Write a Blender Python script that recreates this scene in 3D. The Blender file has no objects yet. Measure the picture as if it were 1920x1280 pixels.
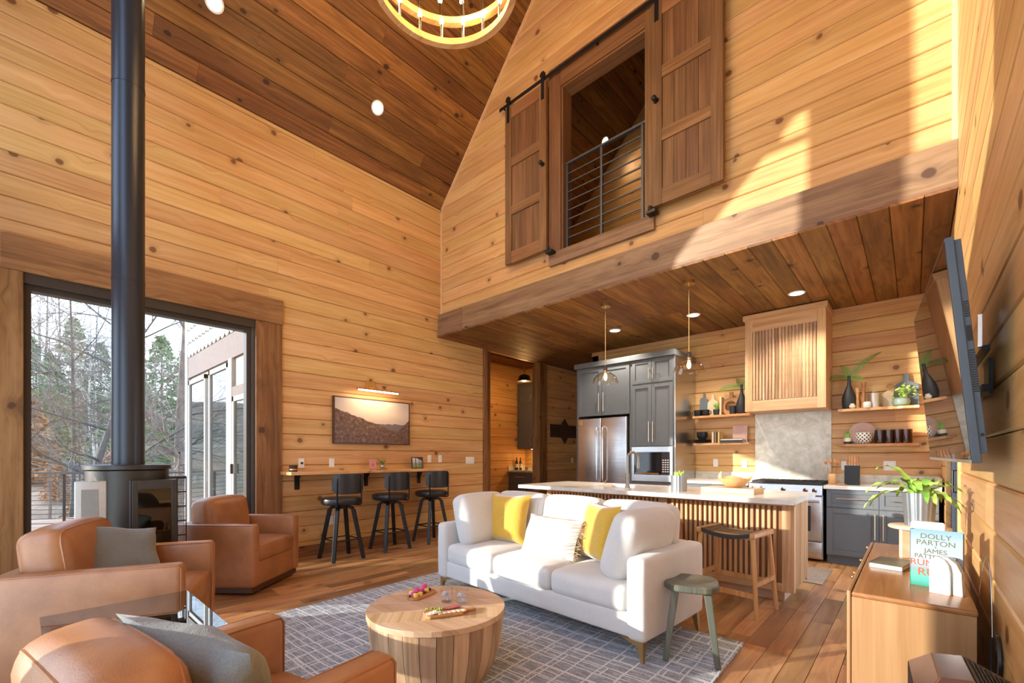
import bpy, math, random
from math import sin, cos, pi, radians, sqrt, atan2, tan
from mathutils import Vector, Matrix, Euler
R = random.Random(7)
S = bpy.context.scene
COL = S.collection
# ---------------------------------------------------------------- camera, world, sun, exposure
FPX, YAW = 831.0, math.atan(754 / 831.0)
cam = bpy.data.cameras.new('camera'); cam.sensor_width = 36; cam.lens = FPX / 1920 * 36
cam.shift_y = (855 - 640) / 1920; cam.clip_start = 0.02; cam.clip_end = 400
co = bpy.data.objects.new('camera', cam); COL.objects.link(co)
co.location = (0, 0, 1.25); co.rotation_euler = (pi / 2, 0, YAW); S.camera = co
S.view_settings.view_transform = 'Standard'; S.view_settings.look = 'None'
S.view_settings.exposure = 0.32; S.view_settings.gamma = 1.0; S.view_settings.use_curve_mapping = False
W = bpy.data.worlds.new('world'); S.world = W; W.use_nodes = True
wn = W.node_tree.nodes; wl = W.node_tree.links
bg = wn['Background']
tc = wn.new('ShaderNodeTexCoord'); sx = wn.new('ShaderNodeSeparateXYZ'); wr = wn.new('ShaderNodeValToRGB')
wl.new(tc.outputs['Generated'], sx.inputs[0]); wl.new(sx.outputs['Z'], wr.inputs[0]); wl.new(wr.outputs[0], bg.inputs[0])
e = wr.color_ramp.elements
e[0].position = 0.0; e[0].color = (0.80, 0.89, 1.0, 1)
e[1].position = 0.75; e[1].color = (0.42, 0.62, 1.0, 1)
bg.inputs[1].default_value = 4.1
SUNDIR = Vector((0.68, 1.0, -0.25)).normalized()
sl = bpy.data.lights.new('sun', 'SUN'); sl.energy = 6.8; sl.color = (1.0, 0.94, 0.86); sl.angle = radians(0.6)
so = bpy.data.objects.new('sun', sl); COL.objects.link(so); so.location = (-6, -9, 6)
so.rotation_euler = SUNDIR.to_track_quat('-Z', 'Y').to_euler()

# ---------------------------------------------------------------- geometry helper
class G:
    def __init__(s): s.v = []; s.f = []
    def add(s, vs, fs):
        o = len(s.v); s.v += [tuple(p) for p in vs]; s.f += [tuple(i + o for i in q) for q in fs]; return s
    def box(s, a, b):
        x0, y0, z0 = [min(a[i], b[i]) for i in range(3)]; x1, y1, z1 = [max(a[i], b[i]) for i in range(3)]
        return s.add([(x0, y0, z0), (x1, y0, z0), (x1, y1, z0), (x0, y1, z0), (x0, y0, z1), (x1, y0, z1), (x1, y1, z1), (x0, y1, z1)],
                     [(0, 3, 2, 1), (4, 5, 6, 7), (0, 1, 5, 4), (1, 2, 6, 5), (2, 3, 7, 6), (3, 0, 4, 7)])
    def rb(s, a, b, r=0.03, n=4, bulge=(0, 0, 0), k=3):
        """rounded, optionally puffed box"""
        c = [(a[i] + b[i]) / 2 for i in range(3)]; h = [abs(b[i] - a[i]) / 2 for i in range(3)]
        r = min(r, min(h) * 0.999)
        def ticks(hh):
            t = [-hh + r * (1 - cos(pi / 2 * j / k)) for j in range(k)]
            m = [-(hh - r) + 2 * (hh - r) * j / n for j in range(n + 1)]
            return t + m + [-x for x in reversed(t)]
        T = [ticks(x) for x in h]; key = {}; vs = []; fs = []
        def vid(p):
            q = []
            for i in range(3):
                q.append(max(-(h[i] - r), min(h[i] - r, p[i])))
            d = [p[i] - q[i] for i in range(3)]; L = sqrt(sum(x * x for x in d))
            if L > 1e-9: p2 = [q[i] + d[i] / L * r for i in range(3)]
            else: p2 = list(p)
            for i in range(3):
                j, l = (i + 1) % 3, (i + 2) % 3
                if bulge[i]:
                    w = max(0, 1 - (p2[j] / h[j]) ** 2) * max(0, 1 - (p2[l] / h[l]) ** 2)
                    p2[i] += bulge[i] * w ** 0.6 * p2[i] / h[i]
            kk = tuple(round(x, 6) for x in p)
            if kk not in key: key[kk] = len(vs); vs.append(tuple(p2[i] + c[i] for i in range(3)))
            return key[kk]
        for ax in range(3):
            j, l = (ax + 1) % 3, (ax + 2) % 3
            for sg in (-1, 1):
                for A in range(len(T[j]) - 1):
                    for B in range(len(T[l]) - 1):
                        q = []
                        for (da, db) in ((0, 0), (1, 0), (1, 1), (0, 1)):
                            p = [0, 0, 0]; p[ax] = sg * h[ax]; p[j] = T[j][A + da]; p[l] = T[l][B + db]; q.append(vid(p))
                        if sg < 0: q.reverse()
                        if len(set(q)) > 2: fs.append(tuple(dict.fromkeys(q)))
        return s.add(vs, fs)
    def ring(s, pts, n): pass
    def tube(s, pts, r, n=8, cap=True):
        pts = [Vector(p) for p in pts]; m = len(pts); rr = r if isinstance(r, (list, tuple)) else [r] * m
        vs = []; up = None
        for i in range(m):
            d = (pts[min(i + 1, m - 1)] - pts[max(i - 1, 0)])
            d = d.normalized() if d.length > 1e-9 else Vector((0, 0, 1))
            if up is None:
                up = Vector((0, 0, 1)) if abs(d.z) < 0.9 else Vector((1, 0, 0))
            x = d.cross(up).normalized(); y = x.cross(d).normalized(); up = y
            for k in range(n):
                a = 2 * pi * k / n; vs.append(pts[i] + (x * cos(a) + y * sin(a)) * rr[i])
        fs = [(i * n + k, i * n + (k + 1) % n, (i + 1) * n + (k + 1) % n, (i + 1) * n + k) for i in range(m - 1) for k in range(n)]
        if cap: fs += [tuple(range(n))[::-1], tuple((m - 1) * n + k for k in range(n))]
        return s.add(vs, fs)
    def bar(s, p, q, w, h, w2=None, h2=None):
        """rectangular bar between points"""
        p, q = Vector(p), Vector(q); d = (q - p).normalized()
        up = Vector((0, 0, 1)) if abs(d.z) < 0.95 else Vector((0, 1, 0))
        x = d.cross(up).normalized(); y = x.cross(d).normalized(); vs = []
        for c, a, b in ((p, w / 2, h / 2), (q, (w2 or w) / 2, (h2 or h) / 2)):
            vs += [c - x * a - y * b, c + x * a - y * b, c + x * a + y * b, c - x * a + y * b]
        return s.add(vs, [(0, 3, 2, 1), (4, 5, 6, 7), (0, 1, 5, 4), (1, 2, 6, 5), (2, 3, 7, 6), (3, 0, 4, 7)])
    def lathe(s, prof, c=(0, 0, 0), n=24, close=False):
        vs = []; m = len(prof)
        for r, z in prof:
            for k in range(n):
                a = 2 * pi * k / n; vs.append((c[0] + max(r, 1e-4) * cos(a), c[1] + max(r, 1e-4) * sin(a), c[2] + z))
        fs = [(i * n + k, i * n + (k + 1) % n, (i + 1) * n + (k + 1) % n, (i + 1) * n + k) for i in range(m - 1) for k in range(n)]
        if prof[0][0] > 1e-3 and not close: fs.append(tuple(range(n))[::-1])
        if prof[-1][0] > 1e-3 and not close: fs.append(tuple((m - 1) * n + k for k in range(n)))
        if close: fs += [((m - 1) * n + k, (m - 1) * n + (k + 1) % n, (k + 1) % n, k) for k in range(n)]
        return s.add(vs, fs)
    def cyl(s, c, r, h, n=20, axis='z', r2=None):
        g = G().lathe([(r, 0), (r if r2 is None else r2, h)], n=n)
        M = {'z': Matrix.Identity(4), 'x': Matrix.Rotation(pi / 2, 4, 'Y'), 'y': Matrix.Rotation(-pi / 2, 4, 'X')}[axis]
        return s.add([(M @ Vector(p)) + Vector(c) for p in g.v], g.f)
    def prism(s, poly, axis, a, b):
        """poly: 2D pts in the other two axes (in xyz order)"""
        def mk(p, t):
            return {'x': (t, p[0], p[1]), 'y': (p[0], t, p[1]), 'z': (p[0], p[1], t)}[axis]
        n = len(poly)
        return s.add([mk(p, a) for p in poly] + [mk(p, b) for p in poly],
                     [tuple(range(n)), tuple(range(n, 2 * n))[::-1]] + [(i, i + n, (i + 1) % n + n, (i + 1) % n) for i in range(n)])
    def sph(s, c, r, n=10, sc=(1, 1, 1)):
        prof = [(sin(pi * i / n), -cos(pi * i / n)) for i in range(n + 1)]
        g = G().lathe(prof, n=n + 4)
        return s.add([(c[0] + p[0] * r * sc[0], c[1] + p[1] * r * sc[1], c[2] + p[2] * r * sc[2]) for p in g.v], g.f)
    def xf(s, M): s.v = [tuple(M @ Vector(p)) for p in s.v]; return s
    def mv(s, x, y, z): return s.xf(Matrix.Translation((x, y, z)))

def obj(name, g, m, parent=None, smooth=False, world=False, bev=0.0, seg=2):
    me = bpy.data.meshes.new(name)
    vs = g.v
    if world and parent is not None:
        p = parent.matrix_basis if parent.parent is None else parent.parent.matrix_basis
        Mi = p.inverted(); vs = [tuple(Mi @ Vector(q)) for q in vs]
    me.from_pydata(vs, [], g.f); me.update()
    import bmesh
    bm = bmesh.new(); bm.from_mesh(me); bmesh.ops.recalc_face_normals(bm, faces=bm.faces); bm.to_mesh(me); bm.free()
    me.materials.append(m)
    if smooth:
        me.polygons.foreach_set('use_smooth', [True] * len(me.polygons))
        try: me.set_sharp_from_angle(angle=radians(smooth if smooth is not True else 40))
        except Exception: pass
    o = bpy.data.objects.new(name, me); COL.objects.link(o)
    if parent is not None: o.parent = parent
    if bev:
        b = o.modifiers.new('bevel', 'BEVEL'); b.width = bev; b.segments = seg; b.limit_method = 'ANGLE'; b.angle_limit = radians(40)
    return o
def thing(name, label, cat, loc=(0, 0, 0), rz=0, group=None):
    o = bpy.data.objects.new(name, None); COL.objects.link(o); o.empty_display_size = 0.1
    o.location = loc; o.rotation_euler = (0, 0, rz)
    o.matrix_basis = Matrix.Translation(loc) @ Matrix.Rotation(rz, 4, 'Z')
    o['label'] = label; o['category'] = cat
    if group: o['group'] = group
    return o
def tag(o, label, cat, group=None):
    o['label'] = label; o['category'] = cat
    if group: o['group'] = group
    return o
def struct(name, g, m, **k):
    o = obj(name, g, m, **k); o['kind'] = 'structure'; return o
def dup(root, loc=None, rz=None, label=None, group=None):
    r = root.copy(); COL.objects.link(r)
    if loc is not None: r.matrix_basis = Matrix.Translation(loc) @ Matrix.Rotation(rz if rz is not None else root.rotation_euler.z, 4, 'Z')
    if label: r['label'] = label
    if group: r['group'] = group
    for ch in list(root.children):
        c = ch.copy(); COL.objects.link(c); c.parent = r
        for g2 in list(ch.children):
            d = g2.copy(); COL.objects.link(d); d.parent = c
    return r

# ---------------------------------------------------------------- materials
class NT:
    def __init__(s, name):
        s.m = bpy.data.materials.new(name); s.m.use_nodes = True; s.t = s.m.node_tree; s.n = s.t.nodes
        s.b = s.n['Principled BSDF']; s.out = s.n['Material Output']
    def N(s, typ, **k):
        x = s.n.new('ShaderNode' + typ)
        for a, v in k.items(): setattr(x, a, v)
        return x
    def L(s, a, b): s.t.links.new(a, b)
    def val(s, sock, v):
        if hasattr(v, 'is_output') or hasattr(v, 'links'): s.L(v, sock)
        else: sock.default_value = v
    def math(s, op, a, b=0.0, c=0.0, clamp=False):
        x = s.N('Math', operation=op, use_clamp=clamp); s.val(x.inputs[0], a); s.val(x.inputs[1], b)
        if op in ('MULTIPLY_ADD', 'WRAP', 'SMOOTH_MIN'): s.val(x.inputs[2], c)
        return x.outputs[0]
    def comb(s, x, y, z):
        c = s.N('CombineXYZ'); s.val(c.inputs[0], x); s.val(c.inputs[1], y); s.val(c.inputs[2], z); return c.outputs[0]
    def noise(s, vec, scale=5, detail=4, rough=0.6, dist=0.0):
        x = s.N('TexNoise'); s.L(vec, x.inputs['Vector']); x.inputs['Scale'].default_value = scale
        x.inputs['Detail'].default_value = detail; x.inputs['Roughness'].default_value = rough; x.inputs['Distortion'].default_value = dist
        return x.outputs['Fac']
    def ramp(s, fac, stops):
        x = s.N('ValToRGB'); s.L(fac, x.inputs[0]); el = x.color_ramp.elements
        while len(el) < len(stops): el.new(0.5)
        for q, (p, c) in zip(el, stops): q.position = p; q.color = (*c, 1) if len(c) == 3 else c
        return x.outputs[0]
    def mix(s, f, a, b, mode='MIX'):
        x = s.N('Mix', data_type='RGBA', blend_type=mode); s.val(x.inputs['Factor'], f)
        for i, v in ((6, a), (7, b)):
            if isinstance(v, tuple): x.inputs[i].default_value = (*v, 1) if len(v) == 3 else v
            else: s.L(v, x.inputs[i])
        return x.outputs[2]
    def mr(s, v, a, b, c=0.0, d=1.0):
        x = s.N('MapRange', interpolation_type='SMOOTHSTEP'); s.L(v, x.inputs[0])
        for i, q in zip((1, 2, 3, 4), (a, b, c, d)): x.inputs[i].default_value = q
        return x.outputs[0]
    def oc(s):
        t = s.N('TexCoord'); return t.outputs['Object']
    def sep(s, v):
        x = s.N('SeparateXYZ'); s.L(v, x.inputs[0]); return x.outputs
    def rnd(s): return s.N('ObjectInfo').outputs['Random']
    def bump(s, h, strength=0.3, dist=0.01):
        x = s.N('Bump'); x.inputs['Strength'].default_value = strength; x.inputs['Distance'].default_value = dist
        s.L(h, x.inputs['Height']); s.L(x.outputs[0], s.b.inputs['Normal'])
    def fin(s, col=None, rough=0.5, metal=0.0, **k):
        if col is not None:
            if isinstance(col, tuple): s.b.inputs['Base Color'].default_value = (*col, 1)
            else: s.L(col, s.b.inputs['Base Color'])
        s.val(s.b.inputs['Roughness'], rough); s.b.inputs['Metallic'].default_value = metal
        for a, v in k.items(): s.b.inputs[a.replace('_', ' ')].default_value = v
        return s.m

def wood(name, dark, mid, light, axis='x', knot=0.0, rough=0.45, fine=26.0, var=0.25, knotcol=(0.06, 0.02, 0.008), patch=0.0, kscale=1.9, spec=0.4):
    t = NT(name); p = t.sep(t.oc()); r = t.rnd(); i = 'xyz'.index(axis); o = [q for q in range(3) if q != i]
    u = t.math('MULTIPLY_ADD', r, 17.3, p[i]); v = t.math('ADD', p[o[0]], t.math('MULTIPLY', p[o[1]], 1.07))
    v2 = t.math('MULTIPLY_ADD', r, 9.1, v)
    vv = v2
    if knot:
        nz = t.noise(t.comb(u, v2, r), 6, 2)
        kv = t.comb(t.math('MULTIPLY_ADD', nz, 0.05, u), t.math('MULTIPLY_ADD', nz, 0.03, v2), 0.0)
        vo = t.N('TexVoronoi', voronoi_dimensions='2D'); t.L(kv, vo.inputs['Vector']); vo.inputs['Scale'].default_value = kscale
        D = vo.outputs['Distance']; pull = t.mr(D, 0.0, 0.22, 1.0, 0.0); vv = t.math('MULTIPLY_ADD', pull, 0.045, v2)
    g1 = t.noise(t.comb(t.math('MULTIPLY', u, 1.1), t.math('MULTIPLY', vv, fine), t.math('MULTIPLY', r, 40)), 1.0, 5, 0.62, 0.6)
    g2 = t.noise(t.comb(t.math('MULTIPLY', u, 0.7), t.math('MULTIPLY', vv, 5.0), t.math('MULTIPLY', r, 23)), 1.3, 3, 0.5, 0.4)
    f = t.math('ADD', t.math('MULTIPLY', g1, 0.6), t.math('MULTIPLY', g2, 0.4))
    c = t.ramp(f, [(0.33, dark), (0.5, mid), (0.67, light)])
    k = t.math('MULTIPLY_ADD', r, 2 * var, 1 - var)
    bc = t.N('HueSaturation'); t.L(c, bc.inputs['Color']); t.L(k, bc.inputs['Value'])
    t.L(t.math('MULTIPLY_ADD', t.math('FRACT', t.math('MULTIPLY', r, 7.7)), 0.016, 0.493), bc.inputs['Hue']); c = bc.outputs[0]
    if patch:
        pn = t.noise(t.comb(t.math('MULTIPLY', u, 2.0), t.math('MULTIPLY', v2, 6.0), r), 1.2, 3, 0.6)
        c = t.mix(t.math('MULTIPLY', t.mr(pn, 0.5, 0.72), patch), c, tuple(q * 0.35 for q in dark))
    if knot:
        halo = t.math('MULTIPLY', t.mr(D, 0.05, 0.16, 1, 0), t.math('GREATER_THAN', t.sep(vo.outputs['Color'])[0], 0.42)); c = t.mix(t.math('MULTIPLY', halo, 0.45 * knot), c, tuple(q * 0.55 for q in mid))
        core = t.mr(t.math('MULTIPLY_ADD', t.sep(vo.outputs['Color'])[1], -0.035, D), 0.018, 0.045, 1, 0)
        vis = t.math('MULTIPLY', core, t.math('GREATER_THAN', t.sep(vo.outputs['Color'])[0], 0.42))
        c = t.mix(t.math('MULTIPLY', vis, knot), c, knotcol)
    t.bump(g1, 0.12, 0.004)
    return t.fin(c, rough, Specular_IOR_Level=spec)
def plain(name, col, rough=0.5, metal=0.0, nz=0.06, scale=14, bump=0.0, **k):
    t = NT(name); n = t.noise(t.oc(), scale, 4)
    a = tuple(max(0, q * (1 - nz)) for q in col); b = tuple(min(1, q * (1 + nz)) for q in col)
    c = t.ramp(n, [(0.3, a), (0.7, b)])
    if bump: t.bump(n, bump, 0.01)
    return t.fin(c, rough, metal, **k)
def emis(name, col, s):
    t = NT(name); return t.fin((0.8, 0.8, 0.8), 0.4, Emission_Color=(*col, 1), Emission_Strength=s)
def fabric(name, col, scale=220, nz=0.12, rough=0.9, sheen=0.3, bump=0.35):
    t = NT(name); p = t.oc(); w = t.noise(p, scale, 2); big = t.noise(p, 5, 3)
    f = t.math('ADD', t.math('MULTIPLY', w, 0.7), t.math('MULTIPLY', big, 0.3))
    c = t.ramp(f, [(0.35, tuple(q * (1 - nz) for q in col)), (0.65, tuple(min(1, q * (1 + nz)) for q in col))])
    h = t.math('ADD', t.math('MULTIPLY', w, 0.25), t.math('MULTIPLY', t.noise(p, 14, 3), 0.75))
    t.bump(h, bump, 0.012)
    return t.fin(c, rough, Sheen_Weight=sheen)
def glassy(name, tint=(1, 1, 1), mult=1.0, ior=1.45, rough=0.0):
    t = NT(name); tr = t.N('BsdfTransparent'); tr.inputs[0].default_value = (*tint, 1)
    gl = t.N('BsdfGlossy'); gl.inputs['Roughness'].default_value = rough
    lw = t.N('LayerWeight'); f0 = ((ior - 1) / (ior + 1)) ** 2      # Schlick, the same on both faces of a thin pane
    fr = t.math('MULTIPLY_ADD', t.math('POWER', lw.outputs['Facing'], 4.0), 1 - f0, f0)
    mx = t.N('MixShader'); t.L(t.math('MULTIPLY', fr, mult, clamp=True), mx.inputs[0])
    t.L(tr.outputs[0], mx.inputs[1]); t.L(gl.outputs[0], mx.inputs[2]); t.L(mx.outputs[0], t.out.inputs[0])
    return t.m

PINE = ((0.50, 0.25, 0.082), (0.63, 0.36, 0.138), (0.72, 0.455, 0.205))
pine_y = wood('pine_boards_y', *PINE, axis='y', knot=0.85, var=0.09, rough=0.42, knotcol=(0.16, 0.05, 0.015))
pine_x = wood('pine_boards_x', *PINE, axis='x', knot=0.85, var=0.09, rough=0.42, knotcol=(0.16, 0.05, 0.015))
dk_y = wood('stained_planks_y', (0.10, 0.036, 0.008), (0.21, 0.088, 0.020), (0.32, 0.15, 0.042), axis='y', knot=0.9, var=0.28, rough=0.6, patch=0.35, knotcol=(0.03, 0.01, 0.004))
dk_x = wood('stained_beam_x', (0.15, 0.075, 0.035), (0.26, 0.145, 0.075), (0.36, 0.22, 0.125), axis='x', knot=0.9, var=0.12, rough=0.5, patch=0.25, kscale=1.6)
dkb_y = wood('stained_trim_y', (0.13, 0.055, 0.018), (0.27, 0.125, 0.045), (0.37, 0.19, 0.08), axis='y', knot=0.8, var=0.1, rough=0.5, patch=0.3, kscale=1.6)
dkb_z = wood('stained_trim_z', (0.11, 0.045, 0.014), (0.25, 0.11, 0.035), (0.36, 0.18, 0.07), axis='z', knot=0.8, var=0.12, rough=0.5, patch=0.4, kscale=1.6)
barn_z = wood('barn_door_z', (0.09, 0.04, 0.015), (0.17, 0.08, 0.032), (0.26, 0.13, 0.055), axis='z', var=0.15, rough=0.55, fine=60)
barn_x = wood('barn_door_x', (0.12, 0.05, 0.017), (0.22, 0.105, 0.038), (0.31, 0.16, 0.065), axis='x', var=0.15, rough=0.55, fine=50)
floor_y = wood('hickory_floor_y', (0.23, 0.095, 0.030), (0.42, 0.205, 0.080), (0.58, 0.32, 0.145), axis='y', knot=0.5, var=0.38, rough=0.3, fine=18, patch=0.3, kscale=1.4, spec=0.5)
trimc = plain('corner_trim_wood', (0.72, 0.47, 0.25), 0.5)
oak_z = wood('slat_wood_z', (0.42, 0.22, 0.09), (0.60, 0.36, 0.18), (0.70, 0.47, 0.27), axis='z', var=0.12, rough=0.45, fine=50, patch=0.12)
oak_x = wood('slat_frame_x', (0.42, 0.22, 0.09), (0.58, 0.34, 0.165), (0.68, 0.45, 0.25), axis='x', var=0.08, rough=0.45, fine=40)
walnut_z = wood('slat_backing_z', (0.16, 0.065, 0.022), (0.27, 0.12, 0.045), (0.36, 0.17, 0.07), axis='z', var=0.1, rough=0.5, fine=40)
cherry_z = wood('cherry_panel_z', (0.29, 0.135, 0.052), (0.36, 0.185, 0.08), (0.42, 0.23, 0.105), axis='z', var=0.02, rough=0.32, fine=30)
cherry_y = wood('cherry_top_y', (0.24, 0.085, 0.03), (0.33, 0.13, 0.048), (0.41, 0.18, 0.07), axis='y', var=0.02, rough=0.25, fine=30)
mango_z = wood('mango_stave_z', (0.27, 0.155, 0.08), (0.48, 0.30, 0.165), (0.62, 0.43, 0.27), axis='z', var=0.26, rough=0.5, fine=22, patch=0.35)
mango_x = wood('mango_top_x', (0.40, 0.24, 0.13), (0.56, 0.37, 0.23), (0.66, 0.47, 0.32), axis='x', var=0.12, rough=0.45, fine=20)
acacia = wood('acacia_x', (0.25, 0.09, 0.03), (0.48, 0.22, 0.08), (0.62, 0.33, 0.14), axis='x', var=0.15, rough=0.4, fine=45)
liveedge = wood('live_edge_slab', (0.45, 0.20, 0.06), (0.68, 0.38, 0.15), (0.80, 0.52, 0.25), axis='y', var=0.05, rough=0.35, fine=30)
shelfw = wood('shelf_slab_x', (0.42, 0.18, 0.06), (0.66, 0.36, 0.15), (0.78, 0.50, 0.25), axis='x', var=0.15, rough=0.4, fine=40)
stoolw = wood('stool_wood_z', (0.40, 0.17, 0.055), (0.56, 0.29, 0.11), (0.64, 0.37, 0.16), axis='z', var=0.05, rough=0.35, fine=50)
greyw = wood('grey_stool_wood', (0.055, 0.06, 0.045), (0.115, 0.12, 0.088), (0.23, 0.215, 0.155), axis='z', var=0.06, rough=0.35, fine=30)
palew = wood('pale_wood_x', (0.55, 0.38, 0.22), (0.68, 0.50, 0.32), (0.76, 0.60, 0.42), axis='x', var=0.08, rough=0.5)
black = plain('black_metal', (0.012, 0.012, 0.013), 0.42, 0.2)
blackm = plain('matt_black', (0.018, 0.018, 0.02), 0.6)
bronze = plain('dark_bronze_frame', (0.05, 0.04, 0.032), 0.45, 0.3)
steelg = plain('grey_steel', (0.10, 0.105, 0.115), 0.45, 0.6)
pipem = plain('stove_pipe_black', (0.035, 0.042, 0.055), 0.33, 0.35, nz=0.03)
stovem = plain('stove_grey_metal', (0.05, 0.046, 0.04), 0.42, 0.5)
stovel = plain('stove_pale_panel', (0.50, 0.51, 0.48), 0.4, 0.3)
brass = plain('brass', (0.75, 0.50, 0.20), 0.25, 1.0, nz=0.03)
nickel = plain('champagne_handle', (0.78, 0.66, 0.50), 0.28, 1.0, nz=0.02)
chrome = plain('chrome', (0.8, 0.8, 0.8), 0.12, 1.0, nz=0.01)
cabm = plain('charcoal_cabinet_paint', (0.115, 0.125, 0.132), 0.42, nz=0.03)
white = plain('white_plastic', (0.80, 0.78, 0.74), 0.4, nz=0.01)
whitec = plain('white_ceramic', (0.80, 0.78, 0.73), 0.35, nz=0.03)
glass = glassy('window_glass', (0.97, 0.985, 0.98), 1.0, 1.45)
cglass = glassy('clear_tumbler_glass', (0.985, 0.985, 0.99), 1.0, 1.5)
aglass = glassy('amber_pendant_glass', (0.99, 0.955, 0.90), 1.0, 1.5)
dglass = plain('dark_table_glass', (0.36, 0.38, 0.39), 0.012, 1.0, nz=0.0)
def steel():
    t = NT('brushed_steel'); p = t.sep(t.oc()); n = t.noise(t.comb(t.math('MULTIPLY', p[0], 3), p[1], t.math('MULTIPLY', p[2], 260)), 1.0, 2)
    c = t.ramp(n, [(0.3, (0.50, 0.50, 0.51)), (0.7, (0.64, 0.64, 0.65))]); t.bump(n, 0.03, 0.001); return t.fin(c, 0.27, 1.0)
steelm = steel()
def granite():
    t = NT('cream_granite'); p = t.oc(); a = t.noise(p, 8, 7, 0.75, 0.5); b = t.noise(p, 60, 3, 0.7)
    c = t.ramp(a, [(0.3, (0.42, 0.40, 0.31)), (0.48, (0.60, 0.56, 0.45)), (0.62, (0.72, 0.69, 0.60))])
    c = t.mix(t.mr(b, 0.62, 0.72), c, (0.16, 0.15, 0.12)); return t.fin(c, 0.22)
gran = granite()
def topm():
    t = NT('white_quartz_top'); p = t.oc(); a = t.noise(p, 4, 5, 0.65, 0.8)
    return t.fin(t.ramp(a, [(0.35, (0.62, 0.58, 0.50)), (0.6, (0.76, 0.73, 0.67))]), 0.18)
quartz = topm()
def leather():
    t = NT('cognac_leather'); p = t.oc(); a = t.noise(p, 4, 4, 0.6); vo = t.N('TexVoronoi'); t.L(p, vo.inputs['Vector']); vo.inputs['Scale'].default_value = 260
    c = t.ramp(a, [(0.3, (0.30, 0.125, 0.048)), (0.52, (0.39, 0.17, 0.068)), (0.72, (0.47, 0.215, 0.092))])
    h = t.math('ADD', t.math('MULTIPLY', vo.outputs['Distance'], 0.12), t.math('MULTIPLY', t.noise(p, 9, 3), 0.88))
    t.bump(h, 0.25, 0.012); return t.fin(c, 0.36, Specular_IOR_Level=0.55)
leath = leather()
sofaf = fabric('ivory_sofa_fabric', (0.62, 0.60, 0.565), 260, 0.10)
yellf = fabric('mustard_velvet', (0.62, 0.36, 0.022), 120, 0.12, 0.75, 0.8)
slatef = fabric('slate_linen', (0.19, 0.20, 0.185), 200, 0.15, bump=0.5)
def stripe():
    t = NT('cream_striped_weave'); p = t.sep(t.oc()); n = t.noise(t.comb(t.math('MULTIPLY', p[0], 7), p[1], t.math('MULTIPLY', p[2], 85)), 1.0, 3)
    t.bump(n, 0.9, 0.012); return t.fin(t.ramp(n, [(0.38, (0.50, 0.44, 0.36)), (0.52, (0.72, 0.68, 0.61)), (0.7, (0.80, 0.77, 0.72))]), 0.95)
stripef = stripe()
def rugmat():
    t = NT('grey_plaid_rug'); p = t.oc(); s = t.sep(p)
    def br(vec, sc, bw, rh, ms):
        b = t.N('TexBrick'); t.L(vec, b.inputs['Vector']); b.inputs['Scale'].default_value = sc; b.inputs['Brick Width'].default_value = bw
        b.inputs['Row Height'].default_value = rh; b.inputs['Mortar Size'].default_value = ms; b.inputs['Mortar Smooth'].default_value = 0.3; b.offset = 0.37
        b.inputs['Color1'].default_value = (0, 0, 0, 1); b.inputs['Color2'].default_value = (0.35, 0.35, 0.35, 1); b.inputs['Mortar'].default_value = (1, 1, 1, 1)
        return b.outputs
    nz = t.noise(p, 2.2, 2); x = t.math('MULTIPLY_ADD', nz, 0.05, s[0]); y = t.math('MULTIPLY_ADD', nz, 0.05, s[1])
    b1 = br(t.comb(x, y, 0.0), 1.0, 0.27, 0.105, 0.006); b2 = br(t.comb(y, x, 0.0), 1.0, 0.37, 0.135, 0.006); b3 = br(t.comb(t.math('ADD', t.math('MULTIPLY', x, 0.83), 0.03), t.math('ADD', t.math('MULTIPLY', y, 0.87), 0.022), 0.0), 1.0, 0.31, 0.115, 0.004)
    strokes = t.noise(t.comb(t.math('MULTIPLY', s[0], 12), t.math('MULTIPLY', s[1], 75), 0.0), 1.0, 2)
    base = t.ramp(t.math('ADD', t.math('MULTIPLY', strokes, 0.6), t.math('MULTIPLY', t.noise(p, 90, 2), 0.4)), [(0.36, (0.16, 0.18, 0.205)), (0.5, (0.29, 0.31, 0.34)), (0.62, (0.47, 0.48, 0.49))])
    m = t.math('MAXIMUM', t.math('MAXIMUM', b1[1], b2[1]), b3[1]); fleck = t.mr(t.noise(p, 50, 2), 0.35, 0.5)
    c = t.mix(t.math('MULTIPLY', m, t.math('MULTIPLY_ADD', fleck, 0.35, 0.6)), base, (0.68, 0.68, 0.67))
    t.bump(t.math('ADD', t.noise(p, 160, 2), t.math('MULTIPLY', m, 0.6)), 0.5, 0.004); return t.fin(c, 0.95)
rugm = rugmat()
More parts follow.
